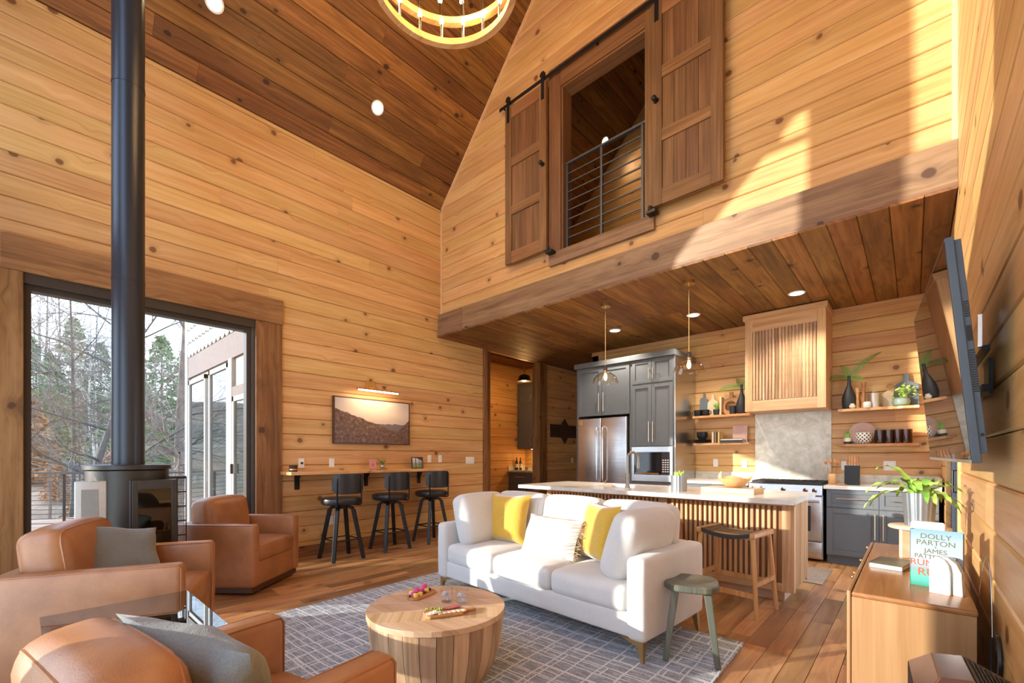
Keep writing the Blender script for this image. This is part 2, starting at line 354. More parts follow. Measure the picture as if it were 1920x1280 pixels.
# ---------------------------------------------------------------- room dimensions
XL, XR, YG, YB, YW = -5.6, 0.23, -0.8, 4.495, 7.02
ZE, PITCH = 5.18, 1.083
XM = (XL + XR) / 2; ZR = ZE + PITCH * (XM - XL)
ZC = 3.13; YLB = 7.35
def roofz(x): return ZE + PITCH * (min(x - XL, XR - x))
def cut(segs, holes, z0, z1):
    for h0, h1, hz0, hz1 in holes:
        if min(z1, hz1) - max(z0, hz0) < 0.4 * (z1 - z0): continue
        out = []
        for a, b in segs:
            if h1 <= a or h0 >= b: out.append((a, b)); continue
            if a < h0: out.append((a, h0))
            if h1 < b: out.append((h1, b))
        segs = out
    return segs
def boards(parent, axis, pos, sgn, zs, ufun, mat, holes=(), th=0.02, c=0.008, lens=(1.8, 4.2), name='board', pitch=0.19, gap=0.0022):
    z0, zend = zs; z = z0
    while z < zend - 0.02:
        z1 = min(z + pitch, zend); (a0, b0), (a1, b1) = ufun(z), ufun(z1)
        for (a, b) in cut([(min(a0, a1), max(b0, b1))], holes, z, z1):
            cuts = [a]
            while b - cuts[-1] > lens[1]:
                cuts.append(cuts[-1] + R.uniform(*lens))
            if b - cuts[-1] < 0.3 and len(cuts) > 1: cuts.pop()
            cuts.append(b)
            for i in range(len(cuts) - 1):
                u0, u1 = cuts[i], cuts[i + 1]
                f = pos; k = pos - sgn * th
                prof = [(k, z), (f - sgn * c, z + gap), (f, z + gap + c), (f, z1 - gap - c), (f - sgn * c, z1 - gap), (k, z1)]
                vs = []
                for end in (0, 1):
                    for (n_, zz) in prof:
                        t = (zz - z) / (z1 - z)
                        if end == 0: u = u0 + 0.0006
                        else: u = u1 - 0.0006
                        lo = a0 + (a1 - a0) * t; hi = b0 + (b1 - b0) * t
                        u = max(lo, min(hi, u))
                        vs.append((n_, u, zz) if axis == 'y' else (u, n_, zz))
                fs = [tuple(range(6)), tuple(range(11, 5, -1))] + [(j, j + 6, (j + 1) % 6 + 6, (j + 1) % 6) for j in range(6)]
                obj(name, G().add(vs, fs), mat, parent)
        z = z1
# ---- floor
fl = struct('floor', G().box((-9.8, YG - 0.15, -0.12), (XR + 0.1, 9.0, -0.02)), floor_y)
pl = []
x = XL - 2.0
while x < XR:
    y = YG - R.uniform(0, 0.8)
    while y < 8.6:
        y1 = y + R.uniform(0.45, 1.3)
        pl.append((x, max(y, YG), min(x + 0.13, XR), min(y1, 8.6))); y = y1
    x += 0.13
def fscore(p):
    cx, cy = (p[0] + p[2]) / 2, (p[1] + p[3]) / 2; d = -0.672 * cx + 0.7405 * cy; r = 0.7405 * cx + 0.672 * cy
    bad = d < 0.6 or abs(r / d) > 1.25 or 831 * 1.25 / max(d, .1) > 480 or (-3.6 < cx < -0.9 and cy < 3.0) or (-3.2 < cx < -0.85 and 4.5 < cy < 6.3) or cx < XL
    return d + (100 if bad else 0)
pl.sort(key=fscore)
def plankg(g, p):
    a, b, c_, d = p; h = 0.0012; t = 0.0
    return g.add([(a + h, b + h, -0.02), (c_ - h, b + h, -0.02), (c_ - h, d - h, -0.02), (a + h, d - h, -0.02),
                  (a + h, b + h, -0.002), (c_ - h, b + h, -0.002), (c_ - h, d - h, -0.002), (a + h, d - h, -0.002),
                  (a + 2 * h, b + 2 * h, t), (c_ - 2 * h, b + 2 * h, t), (c_ - 2 * h, d - 2 * h, t), (a + 2 * h, d - 2 * h, t)],
                 [(0, 1, 5, 4), (1, 2, 6, 5), (2, 3, 7, 6), (3, 0, 4, 7), (4, 5, 9, 8), (5, 6, 10, 9), (6, 7, 11, 10), (7, 4, 8, 11), (8, 9, 10, 11)])
rest = G()
for i, p in enumerate(pl):
    if i < 290 and fscore(p) < 100: obj('floor_plank', plankg(G(), p), floor_y, fl)
    else: plankg(rest, p)
o = obj('floor_planks', rest, floor_y, fl); o['kind'] = 'stuff'
# ---- left wall
WY0, WY1, WZ1 = 0.0, 1.75, 2.72
g = G().box((XL - 0.16, YG - 0.15, 0), (XL - 0.02, WY0, ZE)).box((XL - 0.16, WY1 + 0.03, 0), (XL - 0.02, 5.5, ZE)).box((XL - 0.16, WY0, 2.8), (XL - 0.02, WY1 + 0.03, ZE)).box((XL - 0.16, 5.5, ZC), (XL - 0.02, 8.6, ZE)).box((XL - 0.16, 7.0, 0), (XL - 0.02, 8.6, ZC))
wleft = struct('wall_left', g, pine_y)
boards(wleft, 'y', XL, 1, (0.0, ZE), lambda z: (YG, 5.41), pine_y, holes=[(-0.2, 2.0, 0, 3.0)])
boards(wleft, 'y', XL, 1, (0.0, ZC), lambda z: (7.2, 8.5), pine_y)
boards(wleft, 'y', XL, 1, (3.5, ZE), lambda z: (5.42, YLB), pine_y)
struct('trim_1', G().box((XL - 0.15, -0.13, 2.81), (XL + 0.035, 2.08, 3.10)), dkb_y, bev=0.004)
struct('trim_2', G().box((XL - 0.15, YG, 0), (XL + 0.03, 0.0, 2.808)), dkb_z, bev=0.004)
struct('trim_3', G().box((XL - 0.15, 1.785, 0), (XL + 0.03, 2.07, 2.808)), dkb_z, bev=0.004)
struct('trim_4', G().box((XL - 0.15, 5.412, 0), (XL + 0.03, 5.50, ZC)), dkb_z, bev=0.004)
struct('trim_5', G().box((XL - 0.40, 5.50, 0), (XL - 0.06, 5.66, ZC)), dkb_z, bev=0.004)
struct('trim_6', G().box((XL - 0.16, 6.97, 0), (XL + 0.03, 7.2, ZC)), dkb_z, bev=0.004)
bb = struct('baseboard_left', G().box((XL, 2.07, 0), (XL + 0.02, 5.41, 0.14)), dkb_y, bev=0.003)
# corner trims
struct('trim_7', G().box((XL, YB - 0.022, 3.49), (XL + 0.022, YB, ZE)), trimc)
struct('trim_8', G().box((XR - 0.03, YB - 0.03, 3.49), (XR, YB, ZE)), trimc)
n = Vector((-PITCH, 0, 1)).normalized() * 0.03
struct('trim_9', G().prism([(XL, ZE), (XM, ZR), (XM, ZR - 0.045), (XL, ZE - 0.045)], 'y', YB - 0.022, YB), trimc)
# ---- left window
def window(idx, axis, pos, u0, u1, z0, z1, mat, fw=0.05, dep=0.07, topz=None, bars=()):
    """framed pane; topz: function giving the raked top"""
    def B(a, b, c0, d, p0=-dep / 2, p1=dep / 2):
        return ((pos + p0, a, c0), (pos + p1, b, d)) if axis == 'x' else ((a, pos + p0, c0), (b, pos + p1, d))
    tz = topz or (lambda u: z1)
    g = G()
    g.box(*B(u0, u1, z0, z0 + fw))
    def pr(poly, p0, p1):
        g.prism([(a, b) for a, b in poly], axis, pos + p0, pos + p1)
    pr([(u0, z0 + fw), (u0 + fw, z0 + fw), (u0 + fw, tz(u0 + fw)), (u0, tz(u0))], -dep / 2, dep / 2)
    pr([(u1 - fw, z0 + fw), (u1, z0 + fw), (u1, tz(u1)), (u1 - fw, tz(u1 - fw))], -dep / 2, dep / 2)
    pr([(u0 + fw, tz(u0 + fw) - fw), (u1 - fw, tz(u1 - fw) - fw), (u1 - fw, tz(u1 - fw)), (u0 + fw, tz(u0 + fw))], -dep / 2, dep / 2)
    w = struct('window_%d' % idx, g, mat)
    gg = G().prism([(u0 + fw, z0 + fw), (u1 - fw, z0 + fw), (u1 - fw, tz(u1 - fw) - fw), (u0 + fw, tz(u0 + fw) - fw)], axis, pos - 0.004, pos + 0.004)
    obj('pane', gg, glass, w)
    for (kind, a, b0, b1) in bars:
        if kind == 'h': obj('glazing_bar', G().box(*B(b0, b1, a - 0.03, a + 0.03)), mat, w)
        else: obj('glazing_bar', G().box(*B(a - 0.02, a + 0.02, b0, b1)), mat, w)
    return w
w1 = window(1, 'x', XL - 0.08, WY0, WY1, 0.02, WZ1, bronze, 0.045, 0.10)
obj('top_track', G().box((XL - 0.10, WY0, WZ1), (XL + 0.01, WY1 + 0.03, 2.81)), bronze, w1)
obj('side_track', G().box((XL - 0.12, WY1, 0), (XL - 0.01, WY1 + 0.035, WZ1)), steelg, w1)
# ---- gable wall with the big windows (behind the camera)
wb = G()
ys = (YG - 0.14, YG)
def pw(poly): wb.prism(poly, 'y', *ys)
OPL = [(-5.45, -4.25), (-3.72, -2.02), (-1.6, -0.02)]
UA = lambda x_: 5.80 + 1.0 * (x_ + 4.22)
UC = lambda x_: 5.80 - 1.0 * (x_ + 1.15)
xs = [XL] + [q for p in OPL for q in p] + [XR + 0.1]
for i in range(0, len(xs), 2):      # piers, floor to roof
    a, b = xs[i], xs[i + 1]
    poly = [(a, 0), (b, 0), (b, roofz(b) if b <= XR else ZE)]
    if a < XM < b: poly.append((XM, ZR))
    poly.append((a, roofz(a))); pw(poly)
for k, (a, b) in enumerate(OPL):
    pw([(a, 0), (b, 0), (b, 0.06), (a, 0.06)]); pw([(a, 2.78), (b, 2.78), (b, 3.40), (a, 3.40)])
    if k == 0: pw([(a, UA(a)), (b, UA(b)), (b, roofz(b)), (a, roofz(a))])
    elif k == 2: pw([(a, UC(a)), (b, UC(b)), (b, roofz(b)), (a, roofz(a))])
    else: pw([(a, 6.45), (b, 6.45), (b, roofz(b)), (XM, ZR), (a, roofz(a))])
wback = struct('wall_back', wb, pine_x)
for k, (a, b) in enumerate(OPL):
    window(2 + k, 'y', YG - 0.07, a, b, 0.06, 2.78, bronze)
window(5, 'y', YG - 0.07, *OPL[0], 3.40, 0, bronze, topz=UA, bars=[('h', 5.33, -4.75, -4.3), ('v', -4.55, 5.33, 5.45)])
window(6, 'y', YG - 0.07, *OPL[1], 3.40, 6.45, bronze)
window(7, 'y', YG - 0.07, *OPL[2], 3.40, 0, bronze, topz=UC)
# ---- right wall
DH = (4.30, 5.75, 0.0, 2.06)
g = G().box((XR + 0.02, YG - 0.15, 0), (XR + 0.15, DH[0], ZE)).box((XR + 0.02, DH[1], 0), (XR + 0.15, 7.5, ZE)).box((XR + 0.02, DH[0], DH[3]), (XR + 0.15, DH[1], ZE))
wright = struct('wall_right', g, pine_y)
boards(wright, 'y', XR, -1, (0.0, ZC), lambda z: (YG, YW), pine_y, holes=[DH])
boards(wright, 'y', XR, -1, (ZC, ZE), lambda z: (YG, YB), pine_y)
dr = struct('door_1', G().box((XR + 0.02, DH[0], 0), (XR + 0.07, DH[0] + 0.1, DH[3])).box((XR + 0.02, DH[1] - 0.1, 0), (XR + 0.07, DH[1], DH[3])).box((XR + 0.02, DH[0], DH[3] - 0.1), (XR + 0.07, DH[1], DH[3])).box((XR + 0.02, DH[0], 0), (XR + 0.07, DH[1], 0.14)), steelg, bev=0.003)
obj('pane', G().box((XR + 0.04, DH[0] + 0.1, 0.14), (XR + 0.048, DH[1] - 0.1, DH[3] - 0.1)), glass, dr)
obj('handle', G().tube([(XR + 0.02, DH[0] + 0.06, 1.0), (XR - 0.03, DH[0] + 0.06, 1.0), (XR - 0.03, DH[0] + 0.06, 1.15), (XR + 0.02, DH[0] + 0.06, 1.15)], 0.01), black, dr)
struct('trim_10', G().box((XR - 0.012, DH[0] - 0.09, 0), (XR + 0.02, DH[0], DH[3] + 0.09)).box((XR - 0.012, DH[1], 0), (XR + 0.02, DH[1] + 0.09, DH[3] + 0.09)).box((XR - 0.012, DH[0], DH[3]), (XR + 0.02, DH[1], DH[3] + 0.09)), pine_y)
# ---- roof slopes
rg = G().prism([(XL - 0.5, ZE - 0.54 + 0.04), (XM, ZR + 0.04), (XM, ZR + 0.2), (XL - 0.5, ZE - 0.54 + 0.2)], 'y', YG - 0.6, YLB + 0.2)
rg.prism([(XR + 0.5, ZE - 0.54 + 0.04), (XM, ZR + 0.04), (XM, ZR + 0.2), (XR + 0.5, ZE - 0.54 + 0.2)], 'y', YG - 0.6, YLB + 0.2)
ceil = struct('ceiling', rg, dk_y)
L_ = sqrt(1 + PITCH ** 2); sd = Vector((1 / L_, 0, PITCH / L_)); nd = Vector((PITCH / L_, 0, -1 / L_)); base = Vector((XL, 0, ZE))
slen = (XM - XL) * L_
s = 0.0
while s < slen - 0.01:
    s1 = min(s + 0.19, slen); y = YG; cuts = [YG]
    while YLB - cuts[-1] > 3.6: cuts.append(cuts[-1] + R.uniform(1.2, 3.4))
    cuts.append(YLB)
    for i in range(len(cuts) - 1):
        a, b = cuts[i] + 0.0008, cuts[i + 1] - 0.0008; vs = []
        for yy in (a, b):
            for ss, dn in ((s, -0.02), (s + 0.002, -0.006), (s + 0.008, 0), (s1 - 0.008, 0), (s1 - 0.002, -0.006), (s1, -0.02)):
                p = base + sd * ss + nd * dn; vs.append((p.x, yy, p.z))
        obj('plank', G().add(vs, [tuple(range(6)), tuple(range(11, 5, -1))] + [(j, j + 6, (j + 1) % 6 + 6, (j + 1) % 6) for j in range(6)]), dk_y, ceil)
    s = s1
obj('right_slope_lining', G().prism([(XR, ZE), (XM, ZR), (XM, ZR + 0.03), (XR, ZE + 0.03)], 'y', YG, YLB), dk_y, ceil)
# ---- kitchen ceiling / loft floor
kc = struct('ceiling_kitchen', G().box((XL, YB, ZC + 0.02), (XR, YW, 3.48)).box((XL, YW, ZC + 0.02), (-4.37, 8.6, 3.3)), dk_y)
x = XL
while x < XR - 0.01:
    x1 = min(x + 0.195, XR); c = 0.006; y1 = YW if x > -4.4 else 8.5
    cuts = [4.40, y1] if R.random() < 0.5 else [4.40, R.uniform(5.2, 6.4), y1]
    for i in range(len(cuts) - 1):
        a, b = cuts[i] + 0.0008, cuts[i + 1] - 0.0008; vs = []
        for yy in (a, b): vs += [(x, yy, ZC + 0.02), (x + 0.002, yy, ZC + c), (x + 0.002 + c, yy, ZC), (x1 - 0.002 - c, yy, ZC), (x1 - 0.002, yy, ZC + c), (x1, yy, ZC + 0.02)]
        obj('plank', G().add(vs, [tuple(range(6)), tuple(range(11, 5, -1))] + [(j, j + 6, (j + 1) % 6 + 6, (j + 1) % 6) for j in range(6)]), dk_y, kc)
    x = x1
# ---- loft wall
LD = (-3.23, -2.10, 3.76, 5.86)
def loftpoly(a, b, z0):
    p = [(a, z0), (b, z0), (b, roofz(b))]
    if a < XM < b: p.append((XM, ZR))
    return p + [(a, roofz(a))]
g = G().prism(loftpoly(XL, LD[0], 3.4), 'y', YB + 0.02, YB + 0.12).prism(loftpoly(LD[1], XR, 3.4), 'y', YB + 0.02, YB + 0.12)
g.box((LD[0], YB + 0.02, 3.4), (LD[1], YB + 0.12, LD[2])).prism(loftpoly(LD[0], LD[1], LD[3]), 'y', YB + 0.02, YB + 0.12)
wloft = struct('wall_far', g, pine_x)
def lf(z):
    d = max(0, (z - ZE) / PITCH); return (XL + d, XR - d)
boards(wloft, 'x', YB, -1, (3.49, ZR - 0.05), lf, pine_x, holes=[(-3.38, -2.05, 3.75, 5.95)])
struct('trim_11', G().box((XL, YB - 0.075, 3.18), (-5.02, YB + 0.1, 3.49)), dk_x, bev=0.004)
struct('trim_12', G().box((-5.019, YB - 0.075, 3.18), (XR, YB + 0.1, 3.49)), dk_x, bev=0.004)
struct('trim_13', G().box((XL, YB - 0.095, 3.15), (XR, YB + 0.02, 3.179)), dk_x, bev=0.003)
f0 = YB - 0.045
dfr = struct('trim_14', G().box((-3.414, f0, 3.64), (-2.026, YB, 3.80)), dk_x, bev=0.003)
struct('trim_15', G().box((-3.414, f0, 3.80), (-3.23, YB, 6.10)).box((-3.23, f0 + 0.02, 3.80), (-3.208, YB + 0.16, 5.82)), barn_z, bev=0.003)
struct('trim_16', G().box((-2.127, f0, 3.80), (-2.0, YB, 6.10)).box((-2.127, YB, 3.80), (-2.10, YB + 0.16, 5.82)), barn_z, bev=0.003)
struct('trim_17', G().box((-3.23, f0, 5.82), (-2.127, YB, 6.10)).box((-3.208, f0 + 0.02, 5.80), (-2.127, YB + 0.16, 5.82)), barn_x, bev=0.003)
# loft room
wlb = struct('wall_loft', G().prism([(XL, 3.4), (XR, 3.4), (XR, ZE), (XM, ZR), (XL, ZE)], 'y', YLB + 0.02, YLB + 0.15), pine_x)
boards(wlb, 'x', YLB, -1, (3.5, ZR - 0.05), lf, pine_x)
# ---- kitchen back wall
wk = struct('wall_kitchen', G().box((-4.37, YW + 0.02, 0), (XR + 0.1, YW + 0.15, 3.4)).box((-4.37, YW, 0), (-4.25, 8.6, 3.4)).box((XL - 0.1, 8.5, 0), (-4.25, 8.6, 3.4)), pine_x)
boards(wk, 'x', YW, -1, (0.0, ZC), lambda z: (-4.37, XR), pine_x, lens=(1.4, 3.0), pitch=0.185)
struct('trim_18', G().box((-4.37, YW - 0.03, ZC - 0.06), (XR, YW, ZC)), pine_x)
# ---- nook beyond the left wall
wnk = struct('wall_nook', G().box((-7.45, 5.2, 0), (-7.32, 8.7, 3.6)).box((-7.45, 8.56, 0), (XL - 0.1, 8.7, 3.6)).box((-7.45, 5.2, 0), (XL - 0.15, 5.32, 3.6)).box((XL - 0.16, 5.3, ZC), (XL - 0.1, 8.6, 3.6)), pine_y)
boards(wnk, 'y', -7.3, 1, (0.0, 3.45), lambda z: (5.32, 8.54), pine_y)
boards(wnk, 'x', 8.54, -1, (0.0, 3.45), lambda z: (-7.3, XL - 0.16), pine_x)
struct('ceiling_nook', G().box((-7.45, 5.2, 3.45), (XL - 0.1, 8.7, 3.6)), dk_y)
# ---------------------------------------------------------------- outside: deck, neighbouring wing, trees
bark = plain('tree_bark', (0.16, 0.125, 0.10), 0.9, nz=0.35, scale=3)
barkw = plain('pale_birch_bark', (0.45, 0.41, 0.36), 0.9, nz=0.3, scale=3)
barkd = plain('dark_twig_bark', (0.085, 0.07, 0.06), 0.9, nz=0.3, scale=3)
leafg = plain('evergreen_needles', (0.10, 0.20, 0.05), 0.8, nz=0.5, scale=1.5)
leafy = plain('dry_oak_leaves', (0.34, 0.15, 0.05), 0.8, nz=0.4, scale=1.5)
ground = plain('leaf_litter_ground', (0.24, 0.17, 0.11), 0.95, nz=0.45, scale=0.7)
deckm = wood('deck_boards', (0.20, 0.12, 0.07), (0.32, 0.20, 0.13), (0.42, 0.28, 0.18), axis='y', var=0.15, rough=0.7)
sidw = plain('pale_siding_paint', (0.24, 0.235, 0.21), 0.7, nz=0.06)
sidb = plain('taupe_band_paint', (0.12, 0.085, 0.072), 0.7, nz=0.1)
wht = plain('white_exterior_trim', (0.34, 0.33, 0.31), 0.6, nz=0.02)
rglass = plain('dark_reflective_glass', (0.02, 0.025, 0.022), 0.02, nz=0.0, IOR=2.0)
# terrain
g = G(); nx, ny = 40, 40; vs = []
def gz(x, y):
    d = max(0, -x - 16)
    return -3.4 + 0.13 * max(0, d - 4) + 0.5 * sin(x * 0.3) * sin(y * 0.25) + 0.0012 * d * d
for i in range(nx + 1):
    for j in range(ny + 1):
        x_ = -80 + 74 * i / nx; y_ = -35 + 100 * j / ny; vs.append((x_, y_, gz(x_, y_)))
g.add(vs, [(i * (ny + 1) + j, (i + 1) * (ny + 1) + j, (i + 1) * (ny + 1) + j + 1, i * (ny + 1) + j + 1) for i in range(nx) for j in range(ny)])
struct('ground', g, ground, smooth=True)
dk = struct('deck', G().box((-13.4, -2.5, -0.3), (XL - 0.16, 2.0, -0.10)), deckm)
x = -13.4
while x < XL - 0.3:
    obj('deck_board', G().box((x + 0.004, -2.5, -0.1), (x + 0.136, 2.0, -0.06)), deckm, dk); x += 0.14
# railing
rl = thing('deck_railing', 'black metal deck railing with horizontal rods outside the left window', 'railing', (-13.0, -0.1, -0.06))
A, Bq = Vector((-12.9, -1.2, -0.06)), Vector((-10.2, 2.2, -0.06))
dirr = (Bq - A)
obj('top_rail', G().bar(A + Vector((0, 0, 1.0)), Bq + Vector((0, 0, 1.0)), 0.06, 0.035), black, rl, world=True)
for k in range(5):
    p = A + dirr * (k / 4); obj('post', G().box((p.x - 0.02, p.y - 0.02, p.z), (p.x + 0.02, p.y + 0.02, p.z + 0.99)), black, rl, world=True)
for k in range(11):
    z = 0.08 + k * 0.085; obj('rod', G().bar(A + Vector((0, 0, z)), Bq + Vector((0, 0, z)), 0.012, 0.012), black, rl, world=True)
# neighbouring wing of the house (faces the sun)
wg = thing('cabin_wing', 'pale cabin wing with shingled gable, tall windows and glazed door outside the window', 'building', (-7.7, 2.05, -0.1))
YX = 2.02
obj('wall', G().box((-9.9, YX + 0.03, -0.1), (-5.78, YX + 0.12, 5.0)), sidw, wg, world=True)
obj('corner_board', G().box((-9.96, YX - 0.02, -0.1), (-9.78, YX + 0.16, 5.0)), wht, wg, world=True)
obj('band_board', G().box((-9.78, YX - 0.01, 2.66), (-5.76, YX + 0.03, 3.02)), sidb, wg, world=True)
for i in range(4):      # scalloped shingle rows
    sh = G(); z = 3.02 + i * 0.24; x = -9.78; off = (i % 2) * 0.11
    while x < -7.2:
        x1 = x + 0.22; xo = x - off
        sh.prism([(max(xo + 0.004, -9.78), z + 0.26), (xo + 0.216, z + 0.26), (xo + 0.216, z + 0.06), (xo + 0.16, z + 0.005), (xo + 0.06, z + 0.005), (max(xo + 0.004, -9.78), z + 0.06)], 'y', YX - 0.015 + 0.0, YX + 0.02)
        x = x1
    q = obj('shingle_row', sh, sidw, wg, world=True); q['kind'] = 'stuff'
def extwin(a, b, z0, z1, door=False):
    w = 0.07
    o = obj('door' if door else 'window', G().box((a, YX - 0.02, z0), (a + w, YX + 0.03, z1)).box((b - w, YX - 0.02, z0), (b, YX + 0.03, z1)).box((a, YX - 0.02, z1 - w), (b, YX + 0.03, z1)).box((a, YX - 0.02, z0), (b, YX + 0.03, z0 + w)), wht, wg, world=True)
    obj('pane', G().box((a + w, YX + 0.002, z0 + w), (b - w, YX + 0.012, z1 - w)), rglass, o, world=True) if False else None
    pg = G().box((a + w, YX + 0.002, z0 + w), (b - w, YX + 0.012, z1 - w)); pg.mv(7.7, -2.05, 0.1); obj('pane', pg, rglass, o)
    if door:
        lg = G().box((a + 0.025, YX - 0.05, 1.0), (a + 0.05, YX - 0.02, 1.14)); lg.mv(7.7, -2.05, 0.1); obj('lock', lg, black, o)
extwin(-9.72, -8.62, 0.0, 2.6); extwin(-8.42, -7.42, 0.0, 2.62)
extwin(-7.22, -6.35, -0.05, 2.10, True)
obj('panel_trim', G().box((-7.34, YX - 0.015, 2.10), (-6.2, YX + 0.03, 2.24)), sidb, wg, world=True)
obj('mullion', G().box((-7.40, YX - 0.02, -0.05), (-7.24, YX + 0.03, 2.66)), wht, wg, world=True)
# trees
def branch(g, p, d, r, L, depth, rr, sides, spread, up):
    n = 4 if depth > 1 else 3; pts = [p.copy()]; rad = [r]; q = p.copy(); dd = d.copy()
    for i in range(n):
        dd = (dd + Vector((rr.gauss(0, .13), rr.gauss(0, .13), rr.gauss(0, .10) + up))).normalized()
        q = q + dd * L / n; pts.append(q.copy()); rad.append(r * (1 - 0.62 * (i + 1) / n))
    g.tube(pts, rad, sides if depth > 2 else 3, cap=False)
    if depth <= 0: return
    nb = [0, 5, 5, 5, 7][min(depth, 4)]
    for k in range(nb):
        t = rr.uniform(0.22, 1.0); i = min(int(t * n), n - 1); f = t * n - i
        c = pts[i].lerp(pts[i + 1], f); a = rr.uniform(0, 2 * pi); base_d = (pts[i + 1] - pts[i]).normalized()
        perp = base_d.orthogonal().normalized(); perp = Matrix.Rotation(a, 3, base_d) @ perp
        nd_ = (base_d * cos(spread) + perp * sin(spread) * rr.uniform(0.7, 1.3)).normalized()
        branch(g, c, nd_, max(r * (1 - 0.6 * t) * 0.55, 0.004), L * rr.uniform(0.5, 0.75), depth - 1, rr, sides, spread, up)
def mktree(name, label, H, r, depth, mat, seed, lean=(0, 0), spread=0.75, up=0.04, group=None):
    rr = random.Random(seed); t = thing(name, label, 'tree', (0, 0, 0), 0, group)
    g = G(); g2 = G()
    pts = [Vector((0, 0, -0.3))]; rad = [r]; n = 7
    for i in range(n):
        pts.append(pts[-1] + Vector((lean[0] * H / n + rr.gauss(0, .04) * H / n, lean[1] * H / n + rr.gauss(0, .04) * H / n, H / n))); rad.append(r * (1 - 0.8 * (i + 1) / n))
    g.tube(pts, rad, 7)
    obj('trunk', g, mat, t, smooth=True)
    for k in range(int(7 + H)):
        tt = rr.uniform(0.22, 1.0); i = min(int(tt * n), n - 1); c = pts[i].lerp(pts[i + 1], tt * n - i); a = rr.uniform(0, 2 * pi)
        branch(g2, c, Vector((cos(a), sin(a), rr.uniform(0.15, 0.8))).normalized(), max(r * (1 - 0.75 * tt) * 0.5, 0.008), H * rr.uniform(0.22, 0.4), depth, rr, 4, spread, up)
    b = obj('branches', g2, mat, t); b['kind'] = 'stuff'
    return t
def W2(px, d, z=None):
    t_ = (px - 960) / 831.0; X = (0.7405 * t_ - 0.672) * d; Y = (0.672 * t_ + 0.7405) * d; return (X, Y, gz(X, Y))
def place(t, px, d, rz=0):
    t.matrix_basis = Matrix.Translation(W2(px, d)) @ Matrix.Rotation(rz, 4, 'Z'); return t
big = place(mktree('bare_oak', 'large bare tree whose thick trunk stands just left of the pale cabin wing', 13, 0.24, 3, bark, 3, lean=(0.0, 0.02), spread=0.8), 322, 17)
l1 = place(mktree('leaning_tree', 'bare tree with long dark limbs arching across the left window', 11, 0.16, 3, barkd, 11, lean=(0.06, 0.20), spread=0.7, up=-0.01), 110, 14, 0.4)
gp = 'bare saplings in the woods outside'
base1 = place(mktree('bare_sapling', 'thin bare tree in the winter woods beyond the deck railing', 9, 0.07, 2, bark, 21, spread=0.6, group=gp), 90, 20)
base2 = place(mktree('bare_sapling', 'thin bare tree in the winter woods beyond the deck railing', 8, 0.05, 2, barkw, 22, spread=0.6, group=gp), 180, 22)
base3 = place(mktree('bare_sapling', 'thin bare tree in the winter woods beyond the deck railing', 8, 0.06, 2, barkd, 23, spread=0.7, group=gp), 240, 19)
for i in range(25):
    q = dup(R.choice([base1, base2, base3])); place(q, R.uniform(30, 350), R.uniform(17, 42), R.uniform(0, 6.28))
    s_ = R.uniform(0.8, 1.4); q.scale = (s_, s_, s_); q.matrix_basis = q.matrix_basis @ Matrix.Diagonal((s_, s_, s_, 1))
def conifer(H, w, seed, mat, label, grp, nm='evergreen_tree'):
    rr = random.Random(seed); t = thing(nm, label, 'tree', (0, 0, 0), 0, grp)
    obj('trunk', G().tube([(0, 0, -.3), (0, 0, H)], [H * .02, .02], 6), bark, t)
    g = G()
    for k in range(1500):
        z = H * (rr.random() ** 1.2) * 0.95 + H * 0.06; rad = w * (1 - z / (H * 1.05)) ** 0.8 * rr.uniform(0.35, 1.0); a = rr.uniform(0, 2 * pi)
        c = Vector((rad * cos(a), rad * sin(a), z)); s_ = rr.uniform(0.12, 0.3)
        u = Vector((rr.gauss(0, 1), rr.gauss(0, 1), rr.gauss(0, .5))).normalized() * s_; v = Vector((rr.gauss(0, 1), rr.gauss(0, 1), rr.gauss(0, 1))).normalized() * s_ * 0.4
        g.add([c - u, c + v, c + u, c - v], [(0, 1, 2, 3)])
    b = obj('foliage', g, mat, t); b['kind'] = 'stuff'; return t
ge = 'evergreens in the woods outside'
c0 = place(conifer(7, 2.2, 5, leafg, 'green evergreen among the bare trees outside the window', ge), 100, 30)
c1 = place(conifer(5, 1.8, 6, leafy, 'low bush with dry orange leaves beyond the railing', 'dry leafy bushes outside', 'dry_bush'), 60, 26)
for i in range(10):
    q = dup(c0); place(q, 20 + 36 * i + R.uniform(-12, 12), R.uniform(28, 46), R.uniform(0, 6)); s_ = R.uniform(0.7, 1.5); q.matrix_basis = q.matrix_basis @ Matrix.Diagonal((s_, s_, s_, 1))
for i in range(6):
    q = dup(c1); place(q, 60 + 50 * i, R.uniform(20, 28), R.uniform(0, 6)); s_ = R.uniform(0.35, 0.5); q.matrix_basis = q.matrix_basis @ Matrix.Diagonal((s_ * 1.4, s_ * 1.4, s_, 1))
# ---------------------------------------------------------------- kitchen
def hpull(parent, x, z, L, vertical, yf, mat=None):
    r = 0.006
    if vertical: pts = [(x, yf, z + 0.02), (x, yf - 0.035, z + 0.02), (x, yf - 0.035, z), (x, yf - 0.035, z + L), (x, yf - 0.035, z + L - 0.02), (x, yf, z + L - 0.02)]
    if vertical:
        g = G().tube([(x, yf - 0.033, z), (x, yf - 0.033, z + L)], r, 8).tube([(x, yf, z + 0.03), (x, yf - 0.033, z + 0.03)], r * .8, 6).tube([(x, yf, z + L - 0.03), (x, yf - 0.033, z + L - 0.03)], r * .8, 6)
    else:
        g = G().tube([(x, yf - 0.033, z), (x + L, yf - 0.033, z)], r, 8).tube([(x + 0.03, yf, z), (x + 0.03, yf - 0.033, z)], r * .8, 6).tube([(x + L - 0.03, yf, z), (x + L - 0.03, yf - 0.033, z)], r * .8, 6)
    return g
def loc_of(o):
    return o.matrix_basis if o.parent is None else loc_of(o.parent)
